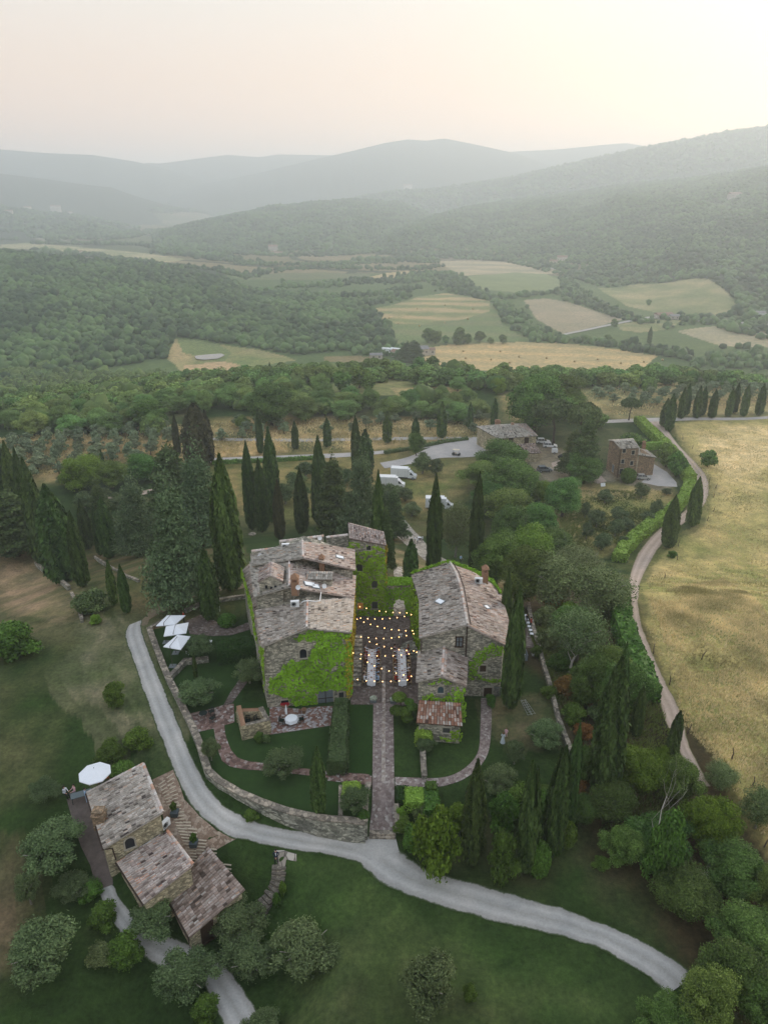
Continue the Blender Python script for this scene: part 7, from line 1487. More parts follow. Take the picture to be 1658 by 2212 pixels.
bare(1444, 1905, 1615, 'bare grey dead tree standing out of the ivy on the bank', 12, 1.1); bare(1230, 1455, 1320, 'dead branches of the leaning acacia', 4, 1.3); bare(1520, 1960, 1850, 'small leafless tree behind the road end', 8, 1.2)
link_iv = T('bush', 1440, 1900, 1770, 90, 'ivy mound climbing the bare grey tree')
# tufts of long grass in the right meadow and on rough ground (nobody could count them)
def tufts(name, label, polys, n, s, m_, seed):
    r_ = np.random.RandomState(seed); PP = []
    for pl in polys:
        P = poly_world(pl); x0, y0 = P.min(0); x1, y1 = P.max(0); X_ = x0 + (x1 - x0) * r_.rand(n * 3); Y_ = y0 + (y1 - y0) * r_.rand(n * 3); k = inside(P, X_, Y_) & (fbm(X_ / 7, Y_ / 7, 3) + r_.randn(n * 3) * .25 > -.1); PP.append(np.stack([X_, Y_], 1)[k][:n])
    PP = np.concatenate(PP); m = len(PP); Vv = []; z = height(PP[:, 0], PP[:, 1]); k3 = 5; V = np.zeros((m, k3, 3, 3)); a = r_.rand(m, k3) * 6.28; h = s * (.5 + r_.rand(m, k3)); w = s * .16; ln = s * .5 * r_.rand(m, k3)
    bx_, by_ = PP[:, 0][:, None] + r_.randn(m, k3) * s * .3, PP[:, 1][:, None] + r_.randn(m, k3) * s * .3
    V[:, :, 0] = np.stack([bx_ - np.sin(a) * w, by_ + np.cos(a) * w, np.repeat(z[:, None], k3, 1) - .03], -1); V[:, :, 1] = np.stack([bx_ + np.sin(a) * w, by_ - np.cos(a) * w, np.repeat(z[:, None], k3, 1) - .03], -1); V[:, :, 2] = np.stack([bx_ + np.cos(a) * ln + .25 * s, by_ + np.sin(a) * ln, z[:, None] + h], -1)
    r0 = np.clip(.5 + fbm(PP[:, 0] / 5, PP[:, 1] / 5, 3)[:, None] * .9 + r_.randn(m, k3) * .2, 0, 1)
    me = mesh_np(name, V.reshape(-1, 3), np.arange(m * k3 * 3).reshape(-1, 3), m_, rndattr=r0.ravel()); tag(link(name, me), label, kind='stuff')
L_straw = leafmat('leaf_straw', (.30, .27, .11), (.80, .66, .38), 0, 0); L_grs = leafmat('leaf_grass', (.06, .09, .02), (.20, .24, .065), 0, 0)
tufts('meadow_grass', 'tufts of long straw-coloured grass in the right meadow', [[(1470, 930), (1658, 905), (1720, 1000), (1720, 1500), (1640, 1700), (1400, 1400), (1395, 1250), (1530, 1130)], [(1395, 1290), (1560, 1250), (1720, 1500), (1720, 1850), (1640, 1800), (1470, 1560)]], 22000, .26, L_straw, 3)
tufts('rough_grass', 'green rough grass and weeds along the meadow and bank', [[(1120, 1330), (1330, 1300), (1500, 1800), (1300, 1800)], [(1180, 1060), (1440, 1060), (1380, 1160), (1240, 1200)]], 9000, .3, L_grs, 4)
tufts('dry_grass', 'dry grass tufts between the olive rows', [[(-60, 1040), (-60, 950), (640, 905), (1060, 905), (1040, 945), (460, 990)], [(1250, 850), (1700, 835), (1700, 895), (1330, 900)]], 9000, .5, L_straw, 5)
# ---------------------------------------------------------------- people (one continuous skinned body each)
def skinned(name, joints, edges, root):
    me = bpy.data.meshes.new(name); names = list(joints); me.from_pydata([joints[n][0] for n in names], [(names.index(a), names.index(b)) for a, b in edges], [])
    o = bpy.data.objects.new(name, me); COL.objects.link(o); m = o.modifiers.new('s', 'SKIN'); m.use_smooth_shade = True
    for i, n in enumerate(names):
        r = joints[n][1]; r = r if isinstance(r, tuple) else (r, r); me.skin_vertices[0].data[i].radius = r; me.skin_vertices[0].data[i].use_root = (n == root)
    o.modifiers.new('d', 'SUBSURF').levels = 1
    dg = bpy.context.evaluated_depsgraph_get(); dg.update(); em = bpy.data.meshes.new_from_object(o.evaluated_get(dg)); bpy.data.objects.remove(o); bpy.data.meshes.remove(me); return em
M_skin = mat('skin', (.50, .30, .21), .6); M_hair = mat('dark_hair', (.03, .02, .014), .6); M_hairb = mat('brown_hair', (.16, .07, .03), .6)
M_navy = mat('navy_cloth', (.018, .024, .055), .9); M_shirt = mat('white_shirt', (.80, .82, .88), .9); M_blackc = mat('black_cloth', (.02, .02, .024), .9); M_red = mat('red_cloth', (.36, .05, .03), .9); M_wine = mat('wine_cloth', (.20, .03, .06), .9); M_blue = mat('pale_blue_cloth', (.35, .48, .66), .9); M_pink = mat('pink_cloth', (.62, .38, .42), .9); M_beige = mat('beige_cloth', (.50, .42, .34), .9); M_apron = mat('taupe_apron', (.20, .17, .16), .9); M_dress = mat('pale_grey_dress', (.50, .55, .58), .9); M_shoe = mat('shoe_black', (.015, .012, .012), .5)
def person_mesh(pose, child=False):
    """returns a body mesh; slots: 0 skin, 1 top, 2 legs, 3 shoes. faces -Y"""
    J = {'pel': ((0, 0, .95), (.15, .11)), 'spi': ((0, 0, 1.12), (.13, .10)), 'che': ((0, .0, 1.33), (.17, .11)), 'nek': ((0, 0, 1.50), .055), 'hd0': ((0, -.01, 1.58), .075), 'hd1': ((0, -.01, 1.68), .095), 'hd2': ((0, 0, 1.76), .06), 'nose': ((0, -.115, 1.65), .018)}
    sit = pose == 'sit'
    for s, n in ((-1, 'l'), (1, 'r')):
        J['hip' + n] = ((s * .09, 0, .90), .09)
        if sit: J['kne' + n] = ((s * .11, -.44, .86), .062); J['ank' + n] = ((s * .11, -.46, .50), .042); J['toe' + n] = ((s * .12, -.60, .44), .035)
        elif pose == 'stand': J['kne' + n] = ((s * .11, -.02, .50), .062); J['ank' + n] = ((s * .13, .02, .09), .043); J['toe' + n] = ((s * .16, -.14, .035), .035)
        else: J['kne' + n] = ((s * .10, -.12 * s - .04, .50), .062); J['ank' + n] = ((s * .12, .16 * s, .09), .043); J['toe' + n] = ((s * .13, .16 * s - .15, .035), .035)
        J['sho' + n] = ((s * .19, 0, 1.42), .062)
        if pose == 'stand': J['elb' + n] = ((s * .27, .03, 1.16), .045); J['wri' + n] = ((s * .07, -.17, .98), .028); J['pal' + n] = ((s * .02, -.19, .94), (.036, .018)); hd = (-s * .6, -.2, -.75)
        elif sit: J['elb' + n] = ((s * .25, -.06, 1.16), .045); J['wri' + n] = ((s * .16, -.34, 1.16), .028); J['pal' + n] = ((s * .14, -.42, 1.17), (.036, .018)); hd = (-s * .1, -1, .0)
        else: J['elb' + n] = ((s * .24, -.08, 1.14), .045); J['wri' + n] = ((s * .20, -.36, 1.02), .028); J['pal' + n] = ((s * .19, -.44, 1.01), (.036, .018)); hd = (0, -1, -.1)
        p = Vector(J['pal' + n][0]); h = Vector(hd).normalized(); sd = h.cross(Vector((0, 0, 1))); sd = sd.normalized() if sd.length > .1 else Vector((1, 0, 0))
        for i, (o_, l) in enumerate(((-.028, .065), (-.010, .078), (.010, .072), (.027, .055))):
            a = p + h * .035 + sd * o_; c = a + h * l * .55 + Vector((0, .0, -.008)); e = c + h * l * .45 + Vector((0, .012, -.018)); J['f%d%s' % (i, n)] = (a[:], .0095); J['g%d%s' % (i, n)] = (c[:], .0085); J['k%d%s' % (i, n)] = (e[:], .007)
        a = p + sd * -.04 * s + h * .0; J['t0' + n] = (a[:], .011); J['t1' + n] = ((a + h * .035 - sd * .022 * s)[:], .009)
    E = [('pel', 'spi'), ('spi', 'che'), ('che', 'nek'), ('nek', 'hd0'), ('hd0', 'hd1'), ('hd1', 'hd2'), ('hd1', 'nose')]
    for n in 'lr':
        E += [('pel', 'hip' + n), ('hip' + n, 'kne' + n), ('kne' + n, 'ank' + n), ('ank' + n, 'toe' + n), ('che', 'sho' + n), ('sho' + n, 'elb' + n), ('elb' + n, 'wri' + n), ('wri' + n, 'pal' + n), ('pal' + n, 't0' + n), ('t0' + n, 't1' + n)]
        for i in range(4): E += [('pal' + n, 'f%d%s' % (i, n)), ('f%d%s' % (i, n), 'g%d%s' % (i, n)), ('g%d%s' % (i, n), 'k%d%s' % (i, n))]
    if sit:
        J = {k: ((v[0][0], v[0][1], v[0][2] - .40), v[1]) for k, v in J.items()}
    me = skinned('body', J, E, 'pel'); dz = .40 if sit else 0
    cls = {'skin': [('nek', 'hd2'), ('wril', 'pall'), ('wrir', 'palr')], 'shoe': [('ankl', 'toel'), ('ankr', 'toer')], 'leg': [('hipl', 'knel'), ('knel', 'ankl'), ('hipr', 'kner'), ('kner', 'ankr')], 'top': [('pel', 'che'), ('shol', 'elbl'), ('elbl', 'wril'), ('shor', 'elbr'), ('elbr', 'wrir'), ('shol', 'shor')]}
    seg = [(Vector(J[a][0]), Vector(J[b][0]), {'skin': 0, 'top': 1, 'leg': 2, 'shoe': 3}[k]) for k, L_ in cls.items() for a, b in L_]
    mi = []
    for p in me.polygons:
        c = p.center; best = (9, 0)
        for a, b, k in seg:
            t_ = max(0, min(1, (c - a).dot(b - a) / (b - a).length_squared)); d = (c - a.lerp(b, t_)).length
            if d < best[0]: best = (d, k)
        mi.append(best[1])
    me.materials.clear()
    for m_ in (M_skin, M_shirt, M_blackc, M_shoe): me.materials.append(m_)
    me.polygons.foreach_set('material_index', mi); me.polygons.foreach_set('use_smooth', [True] * len(mi)); me.update(); return me
BODY = {k: person_mesh(k) for k in ('stand', 'sit', 'walk')}
def headparts():
    b = MB(); b.ell((0, .02, 1.71), (.098, .112, .095), 12); h = b.data('hair', M_hair, True); b = MB(); b.ell((0, .035, 1.62), (.105, .09, .19), 12); b.ell((0, .015, 1.71), (.10, .11, .10), 12); hl = b.data('hair', M_hairb, True)
    e = MB(); e.ell((-.034, -.096, 1.675), (.012, .008, .008), 6); e.ell((.034, -.096, 1.675), (.012, .008, .008), 6); e.box((0, -.105, 1.615), (.045, .008, .010)); return h, hl, e.data('face_features', M_hair, True)
HAIR, HAIRL, FACE = headparts()
def person(pose, loc, rz, top, leg, label, group=None, long=False, sc=1.0, hair=None, skirt=None):
    t = thing('person', loc, label, 'person', group, rz); t.scale = (sc,) * 3; o = link('body', BODY[pose], t)
    for i, m_ in ((1, top), (2, leg)):
        o.material_slots[i].link = 'OBJECT'; o.material_slots[i].material = m_
    dz = -.40 if pose == 'sit' else 0; h = link('hair', HAIRL if long else HAIR, t, (0, 0, dz))
    if hair: h.material_slots[0].link = 'OBJECT'; h.material_slots[0].material = hair
    if skirt:
        b = MB(); b.lathe([(.15, 1.02), (.19, .85), (.27, .4), (.33, .12)], (0, 0, 0), 14); b.build('skirt', skirt, t, True)
    return t
# man on the steps
pp_ = G(597.5, 1870); m1 = person('stand', pp_ + Vector((0, 0, .16)), R_(4), M_navy, M_blackc, 'man in navy suit and white shirt standing with clasped hands on the garden steps')
b = MB(); b.poly([(-.05, -.117, 1.46), (.05, -.117, 1.46), (.035, -.122, 1.30), (.0, -.118, 1.06), (-.035, -.122, 1.30)]); b.poly([(-.05, -.105, 1.46), (.0, -.100, 1.06), (.05, -.105, 1.46)]); b.build('shirt_front', M_shirt, m1)
# waiter in the courtyard and the carriers on the flagstones
person('walk', U(865.5, 1391, 0) + Vector((0, 0, .08)), R_(200), M_shirt, M_apron, 'waiter in white shirt and taupe apron walking across the courtyard', skirt=M_apron)
q = G(895, 1173); person('walk', q, R_(95), M_shirt, M_apron, 'left carrier bending over a crate on the flagstone path'); q2_ = G(912, 1172); person('walk', q2_, R_(-90), M_shirt, M_apron, 'right carrier of the crate on the flagstone path'); q3_ = G(900.5, 1174); person('walk', q3_ + Vector((0, -.5, 0)), R_(60), M_shirt, M_apron, 'third carrier between the two others at the crate')
c = (q + q2_) / 2; t = thing('crate', c + Vector((.1, .1, .62)), 'brown crate carried by the men on the flagstone path', 'crate'); b = MB(); b.box((0, 0, .3), (.95, .6, .6)); b.build('box', M_apron, t); b = MB(); b.box((0, 0, .64), (.9, .55, .10)); b.build('cloth', M_cloth, t)
# woman and child on the lawn
q = G(1085, 1606); person('stand', q, R_(150), M_dress, M_dress, 'woman with long brown hair in a pale dress crouched on the right lawn', long=True, sc=.80, skirt=M_dress); q = G(1092, 1593); person('stand', q, R_(-20), M_pink, M_pink, 'small child in pink standing before the woman on the lawn', sc=.68, hair=M_hairb)
# people beside the right villa and at the farmhouse
q = G(1136, 1350); person('walk', q, R_(100), M_blackc, M_blackc, 'person in dark clothes and cap beside the row of white chairs'); person('stand', q + Vector((.4, -.9, 0)), R_(60), M_red, M_blackc, 'person in red top beside the row of white chairs')
q = G(142, 1722); person('sit', q + Vector((0, 0, .0)), R_(60), M_shirt, M_blackc, 'person in white sitting at the left end of the farmhouse patio'); q = G(163, 1718); person('sit', q, R_(-40), M_pink, M_apron, 'person in pink patterned top sitting on the farmhouse patio'); q = G(188, 1733); person('stand', q, R_(120), M_blue, M_blue, 'person in pale blue standing against the farmhouse wall')
q = U(398, 1345, .05); person('stand', q, R_(-60), M_red, M_blackc, 'person in red near the rear white parasol')
q = G(994, 1216); person('walk', q, R_(30), M_blue, M_blackc, 'person in pale blue under the two-stemmed tree')
# ---------------------------------------------------------------- the long tables
M_chairw = mat('pale_wood', (.50, .37, .22), .6, .3, 8)
def chair_parts(t, m_, w=.42, sh=.45, back=.92):
    b = MB(); b.box((0, 0, sh), (w, w, .045)); b.build('seat', m_, t)
    for sx in (-1, 1):
        b = MB(); b.box((sx * (w / 2 - .025), -(w / 2 - .03), sh / 2), (.035, .035, sh)); b.build('leg', m_, t); b = MB(); b.box((sx * (w / 2 - .025), (w / 2 - .02), back / 2), (.035, .035, back)); b.build('leg', m_, t)
    b = MB(); b.box((0, w / 2 - .02, back - .04), (w, .03, .09)); b.box((0, w / 2 - .015, (sh + back) / 2), (w * .8, .02, .05)); b.tube([(-w / 2 + .03, w / 2 - .02, sh), (0, w / 2, (sh + back) / 2), (w / 2 - .03, w / 2 - .02, back - .05)], .012, 4); b.tube([(w / 2 - .03, w / 2 - .02, sh), (0, w / 2, (sh + back) / 2), (-w / 2 + .03, w / 2 - .02, back - .05)], .012, 4); b.build('backrest', m_, t); return t
ch0 = chair_parts(thing('chair', (0, 0, 0), 'x', 'chair'), M_chairw); used = [False]
def put_chair(x, y, z, rz, label, group):
    global ch0
    if not used[0]: used[0] = True; ch0.location = (x, y, z); ch0.rotation_euler = (0, 0, rz); ch0['label'] = label; ch0['group'] = group; return ch0
    return dup(ch0, (x, y, z), rz, None, label, group)
M_plate = mat('plate_white', (.75, .72, .70), .3); M_flow = leafmat('table_flowers', (.30, .14, .10), (.75, .58, .50), 0, 0)
FLO = foliage('flowers', [(0, 0, .07, .10, .10, .07)], 110, .045, M_flow, 4, core=.6)
b = MB(); b.lathe([(.001, .012), (.09, .012), (.135, .022), (.13, .004), (.001, 0)], (0, 0, 0), 12); PLT = b.data('plate', M_plate, True)
M_brown = mat('brown_cloth', (.16, .08, .045), .9); ZT = .085
for ti, (xa, xb, side) in enumerate(((794.5, 812.3, 'left'), (859.8, 876.1, 'right'))):
    c0 = U((xa + xb) / 2, 1402.8, .78 + ZT); c1 = U(801.5 if ti == 0 else 867.5, 1471, .78 + ZT); x = (c0.x + c1.x) / 2; w = 1.0; y0, y1 = c1.y, c0.y
    t = thing('dining_table', (x, (y0 + y1) / 2, ZT), side + ' one of the two long banquet tables in the courtyard', 'table'); b = MB(); b.box((0, 0, .73), (w - .06, y1 - y0 - .06, .04)); b.build('tabletop', M_chairw, t)
    for sx in (-1, 1):
        for yy in (-(y1 - y0) / 2 + .3, 0, (y1 - y0) / 2 - .3): b = MB(); b.box((sx * (w / 2 - .1), yy, .355), (.06, .06, .71)); b.build('leg', M_chairw, t)
    b = MB(); hx, y_a, y_b, zt = w / 2, y0, y1, .765 + ZT; n = 40
    for i in range(n):
        a, e = y_a + (y_b - y_a) * i / n, y_a + (y_b - y_a) * (i + 1) / n; b.poly([(x - hx, a, zt), (x + hx, a, zt), (x + hx, e, zt), (x - hx, e, zt)])
        for sx in (-1, 1):
            o1, o2 = .03 * math.sin(i * 1.7), .03 * math.sin((i + 1) * 1.7); q = [(x + sx * hx, a, zt), (x + sx * hx, e, zt), (x + sx * (hx + .04 + o2), e, zt - .33), (x + sx * (hx + .04 + o1), a, zt - .33)]; b.poly(q if sx < 0 else q[::-1])
    K = 8
    for i in range(K):
        u0, u1 = -hx + 2 * hx * i / K, -hx + 2 * hx * (i + 1) / K; dd = lambda u: .70 - .16 * abs(u - (.1 if ti == 0 else -.05)) / hx; b.poly([(x + u0, y_a, zt), (x + u0 * .95, y_a - .10 - .03 * math.sin(i * 2), zt - dd(u0)), (x + u1 * .95, y_a - .10 - .03 * math.sin(i * 2 + 2), zt - dd(u1)), (x + u1, y_a, zt)])
    tag(b.build('tablecloth', M_cloth), 'white cloth over the ' + side + ' long table, hanging deep at the near end', 'tablecloth', 'tablecloths')
    ns = 8; SEAT = {(0, -1): [M_shirt, M_red, M_pink, M_brown, None, None, M_beige, M_shirt], (0, 1): [M_blue, M_red, M_wine, M_shirt, M_blue, M_brown, M_blue, M_blue], (1, -1): [M_pink, M_shirt, M_shirt, M_brown, M_beige, M_shirt, M_shirt, M_red], (1, 1): [M_wine, M_pink, None, None, None, M_shirt, M_brown, M_red]}
    for i in range(ns):
        y = y0 + .35 + (y1 - y0 - .6) * i / (ns - 1)
        for sx in (-1, 1):
            link_ = link('plate', PLT, None, (x + sx * .32, y, zt + .003)); tag(link_, 'white plate laid on the ' + side + ' long table', 'plate', 'plates on the ' + side + ' table')
            cx_ = x + sx * (w / 2 + .36); rz = R_(90) if sx > 0 else R_(-90); top = SEAT[(ti, sx)][ns - 1 - i]; emp = top is None
            put_chair(cx_, y, ZT, -rz, ('empty pale wooden chair' if emp else 'pale wooden chair of a seated guest') + ' at the ' + side + ' long table', 'chairs at the ' + side + ' table' + (', empty' if emp else ', taken'))
            if not emp:
                person('sit', (cx_ - sx * .03, y, ZT), -rz, top, M_blackc if top is not M_blue else M_navy, 'guest in ' + {'white_shirt': 'white', 'black_cloth': 'black', 'red_cloth': 'red', 'wine_cloth': 'wine red', 'navy_cloth': 'navy', 'pink_cloth': 'pink', 'pale_blue_cloth': 'pale blue', 'beige_cloth': 'beige', 'brown_cloth': 'brown'}[top.name] + ' seated on the ' + ('left' if sx < 0 else 'right') + ' side of the ' + side + ' table', 'guests at the long tables', long=(rnd.random() < .4), sc=1.22)
    for i in range(5):
        o = link('flower_arrangement', FLO, None, (x, y0 + .6 + i * (y1 - y0 - 1.1) / 4, zt)); tag(o, 'small arrangement of pink and red flowers along the middle of the ' + side + ' table', 'flowers', 'flowers on the ' + side + ' table')
# strings of bulbs over the courtyard
M_bulb = mat('glowing_bulb', (1, .7, .4), .3, emis=((1, .52, .18), 7)); c2_ = lambda x, y: (725.4 + x * .2344, 1114 + y * .2344)
b = MB(); b.ell((0, 0, -.07), (.046, .046, .058), 8, k=5); BULB = b.data('bulb', M_bulb, True)
STR = [([(220, 835), (280, 850), (400, 875), (460, 880), (525, 888), (588, 890), (652, 892), (715, 890)], 3.2, 'string of bulbs nearest the tower, in front of the arch'), ([(195, 950), (227, 940), (292, 945), (358, 948), (428, 947), (496, 943), (563, 935), (630, 925), (693, 908), (755, 893)], 4.2, 'string of bulbs along the rear edge of the paving'),
       ([(257, 977), (318, 998), (382, 1017), (447, 1032), (512, 1045), (579, 1051), (643, 1056), (705, 1056)], 4.3, 'slanting string of bulbs over the empty rear paving'), ([(230, 1112), (298, 1120), (369, 1127), (440, 1128), (512, 1123), (580, 1114), (648, 1101), (716, 1083)], 4.3, 'sagging string of bulbs above the waiter'),
       ([(310, 1157), (376, 1182), (443, 1202), (511, 1219), (580, 1230), (650, 1238), (716, 1242), (784, 1242)], 4.3, 'slanting string of bulbs at the far ends of the tables'), ([(158, 1261), (230, 1275), (303, 1281), (378, 1288), (452, 1288), (527, 1286), (600, 1280), (672, 1269), (744, 1255)], 4.3, 'string of bulbs across both tables, upper'),
       ([(226, 1314), (290, 1347), (354, 1379), (422, 1405), (488, 1427), (553, 1448), (624, 1464), (693, 1476)], 4.3, 'slanting string of bulbs over the middle of the tables'), ([(200, 1506), (278, 1517), (354, 1522), (430, 1524), (506, 1523), (581, 1518), (657, 1509)], 4.3, 'string of bulbs over the near ends of the tables')]
for pts, z, lb in STR:
    P_ = [U(*c2_(*p), z) for p in pts]; t = thing('string_light', P_[0], lb, 'string lights', 'bulb strings over the courtyard'); ex = [P_[0] * 2 - P_[1]] + P_ + [P_[-1] * 2 - P_[-2]]; b = MB(); b.tube([p - P_[0] + Vector((0, 0, .05)) for p in ex], .012, 4); b.build('cable', M_black, t)
    for p in P_: link('bulb', BULB, t, p - P_[0])
# ---------------------------------------------------------------- parasols and garden furniture
def parasol(corners, zc, label, n=4):
    P_ = [U(x, y, zc) for x, y in corners]; c = sum(P_, Vector()) / len(P_); g = gz(c.x, c.y); g = max(g, .03) if n == 4 else g; t = thing('parasol', (c.x, c.y, g), label, 'parasol'); o = Vector((c.x, c.y, g)); top = c + Vector((0, 0, .62)); b = MB(); m = len(P_)
    for i in range(m):
        a, e = P_[i], P_[(i + 1) % m]; mid = a.lerp(e, .5).lerp(c, .02); b.poly([a - o, e - o, top - o]); b.poly([a - o, a - o + Vector((0, 0, -.10)), e - o + Vector((0, 0, -.10)), e - o])
    b.build('canopy', M_cloth, t)
    for p in P_: b = MB(); b.tube([top - o - Vector((0, 0, .05)), p - o - Vector((0, 0, .04))], .015, 4); b.build('rib', M_black, t)
    b = MB()
    if n == 4: ed = P_[3].lerp(P_[0], .5) + Vector((-.2, 0, 0)); b.tube([(ed.x - o.x, ed.y - o.y, 0), (ed.x - o.x, ed.y - o.y, 2.9), (0, 0, top.z - o.z + .12)], .035, 6)
    else: b.tube([(0, 0, 0), (0, 0, top.z - o.z + .05)], .035, 6)
    b.build('pole', M_metal, t); b = MB(); b.box((0 if n != 4 else ed.x - o.x, 0 if n != 4 else ed.y - o.y, .05), (.8, .8, .08)); b.build('base', M_lead, t); return t
cu = lambda L_: [(323.9 + .10157 * x, 1308.4 + .10157 * y) for x, y in L_]
parasol(cu([(125, 430), (365, 205), (755, 205), (530, 405)]), 2.6, 'rear white square parasol, partly under the middle one'); parasol(cu([(290, 650), (340, 440), (820, 355), (770, 580)]), 2.75, 'middle one of the three white square parasols'); parasol(cu([(280, 870), (580, 620), (860, 655), (650, 935)]), 2.65, 'front white square parasol, partly behind an olive tree')
cv = lambda L_: [(116.6 + .117 * x, 1606.3 + .117 * y) for x, y in L_]
g_ = G(205, 1690).z; parasol(cv([(455, 560), (610, 410), (850, 340), (1035, 395), (1050, 530), (895, 690), (655, 760), (465, 700)]), g_ + 2.6, 'white octagonal parasol beside the farmhouse', 8)
M_iron = mat('dark_green_iron', (.012, .02, .018), .5)
def garden_chair(px, py, rz, label, m_=M_iron, z=None, group=None):
    p = U(px, py, z) if z is not None else GT(px, py); t = thing('garden_chair', p, label, 'garden chair', group, rz); chair_parts(t, m_, .5, .42, .86); b = MB()
    for sx in (-1, 1): b = MB(); b.box((sx * .25, 0, .62), (.04, .45, .03)); b.build('armrest', m_, t)
    return t
def round_table(px, py, r, label, m_=M_iron, cloth=False, z=.07):
    p = U(px, py, z) if z is not None else GT(px, py); t = thing('garden_table', p, label, 'garden table'); b = MB(); b.lathe([(.001, .74), (r, .74), (r, .71), (.001, .70)], (0, 0, 0), 20); b.build('tabletop', m_, t)
    for k in range(4): a = k * 1.57 + .78; b = MB(); b.tube([(r * .8 * math.cos(a), r * .8 * math.sin(a), 0), (r * .5 * math.cos(a), r * .5 * math.sin(a), .7)], .02, 5); b.build('leg', m_, t)
    if cloth:
        b = MB(); K = 28; pr = [(.001, .765), (r + .02, .765), (r + .06, .60), (r + .10, .42)]; base = 0
        for i, (q, z_) in enumerate(pr):
            for k in range(K): a = 6.283 * k / K; f = 1 + (.06 * math.sin(a * 7) if i > 1 else 0); b.v.append((p.x + q * f * math.cos(a), p.y + q * f * math.sin(a), p.z + z_))
        for i in range(3):
            for k in range(K): b.f.append((i * K + k, i * K + (k + 1) % K, (i + 1) * K + (k + 1) % K, (i + 1) * K + k)); b.m.append(0)
        tag(b.build('tablecloth', M_cloth), 'white round tablecloth on the patio table', 'tablecloth')
    return t
c9 = lambda x, y: (557.0 + .14845 * x, 1457.3 + .14845 * y)
round_table(*c9(490, 715), .62, 'round patio table under a white cloth', cloth=True); garden_chair(*c9(345, 710), R_(80), 'dark garden chair left of the white-clothed table', z=.07); garden_chair(*c9(635, 690), R_(-80), 'dark green garden chair right of the white-clothed table', z=.07)
t = thing('folded_parasol', U(*c9(420, 690), .07), 'closed white parasol standing by the white-clothed table', 'parasol'); b = MB(); b.lathe([(.03, 1.0), (.13, 1.1), (.10, 1.7), (.02, 2.3)], (0, 0, 0), 10); b.build('canopy', M_cloth, t, True); b = MB(); b.tube([(0, 0, 0), (0, 0, 2.35)], .025, 6); b.build('pole', M_metal, t); b = MB(); b.lathe([(.001, .1), (.3, .06), (.33, 0)], (0, 0, 0), 14); b.build('base', M_iron, t)
t = thing('planter', U(*c9(670, 555), .07), 'terracotta pot against the ivy wall on the patio', 'plant pot'); b = MB(); b.lathe([(.18, 0), (.26, .42), (.30, .42), (.30, .5), (.24, .5)], (0, 0, 0), 14); b.build('pot', M_brick, t, True)
round_table(440, 1552, .45, 'dark round iron table on the brick paved corner', z=.09); garden_chair(457, 1543, R_(-50), 'iron chair behind the round iron table', z=.09); garden_chair(459, 1558, R_(-120), 'iron chair right of the round iron table', z=.09)
# open roofless stone store
s0_, s1_, s2_, s3_ = U(*c4([(785, 775)])[0], 2.0), U(*c4([(815, 905)])[0], 2.0), U(*c4([(1005, 860)])[0], 2.0), U(*c4([(955, 770)])[0], 2.0)
so_ = thing('stone_store', (s1_.x, s1_.y, 0), 'small roofless stone-walled store at the edge of the terrace', 'building')
for i, (a, e, zt) in enumerate(((s1_, s2_, 1.75), (s2_, s3_, 1.75), (s3_, s0_, 1.5), (s0_, s1_, 1.9))):
    a, e = Vector((a.x, a.y, 0)), Vector((e.x, e.y, 0)); d = (e - a).normalized(); nn = Vector((-d.y, d.x, 0)) * .5; b = MB(); A0, A1, B1_, B0_ = a, e, e + nn, a + nn; Z = Vector((0, 0, zt - .004 * i))
    for q in ((A0, A1), (A1, B1_), (B1_, B0_), (B0_, A0)): b.poly([q[0] + Vector((0, 0, -.3)), q[1] + Vector((0, 0, -.3)), q[1] + Z, q[0] + Z])
    Bd(b, 'wall', M_stonef, so_); b = MB(); b.poly([A0 + Z, A1 + Z, B1_ + Z, B0_ + Z]); [b.poly([x, y, y + Vector((0, 0, .06)), x + Vector((0, 0, .06))]) for x, y in ((A0 + Z, A1 + Z),)]; Bd(b, 'coping', M_brick if i > 1 else M_cope, so_)
cc = (s0_ + s1_ + s2_ + s3_) / 4
for k, (dx, dy) in enumerate(((-.7, .5), (.3, .6), (.6, -.2))): t = thing('garden_chair', (cc.x + dx, cc.y + dy, .04), ('left', 'middle', 'right')[k] + ' dark chair inside the roofless stone store', 'garden chair', None, k); chair_parts(t, M_iron, .5, .6, 1.1)
# white furniture by the parasols, under the cedar and beside the right villa
for px, py, lb in ((537 - 140, 1398 + 4, 'white chair near the cloth-covered bistro table'), (408, 1412, 'white chair at the end of the cross wall'), (345, 1249, 'white iron chair under the cedar'), (353, 1243, 'white iron chair right of another under the cedar'), (470, 1322, 'white iron chair on the lawn beside the broad cypress')):
    garden_chair(px, py, rnd.random() * 6, lb, M_white)
round_table(452, 1396, .42, 'white bistro table left of the dark block hedge', M_white, z=.06); round_table(345, 1180, .6, 'white stone table on the lawn behind the cedar', M_white, z=None); round_table(545, 1160, .8, 'pale stone slab table behind the left villa', M_cope, z=None)
for i in range(6):
    p = G(1134 + i * 2.6, 1335 + i * 8.0); t = thing('folding_chair', p, 'white folding chair in the row beside the right villa', 'folding chair', 'white folding chairs in a row', R_(80)); chair_parts(t, M_white, .46, .44, .85)
def bin_(px, py, w, d, h, label, m_, nm='storage_box'):
    p = G(px, py); t = thing(nm, p, label, 'box'); b = MB()
    for q in (((0, -d / 2, h / 2), (w, .04, h)), ((0, d / 2, h / 2), (w, .04, h)), ((-w / 2, 0, h / 2), (.04, d - .05, h)), ((w / 2, 0, h / 2), (.04, d - .05, h)), ((0, 0, .04), (w - .06, d - .06, .04))): b.box(*q)
    b.build('walls', m_, t); b = MB(); b.box((0, 0, h * .6), (w * .5, d * .5, .1)); b.build('contents', M_cloth, t); return t
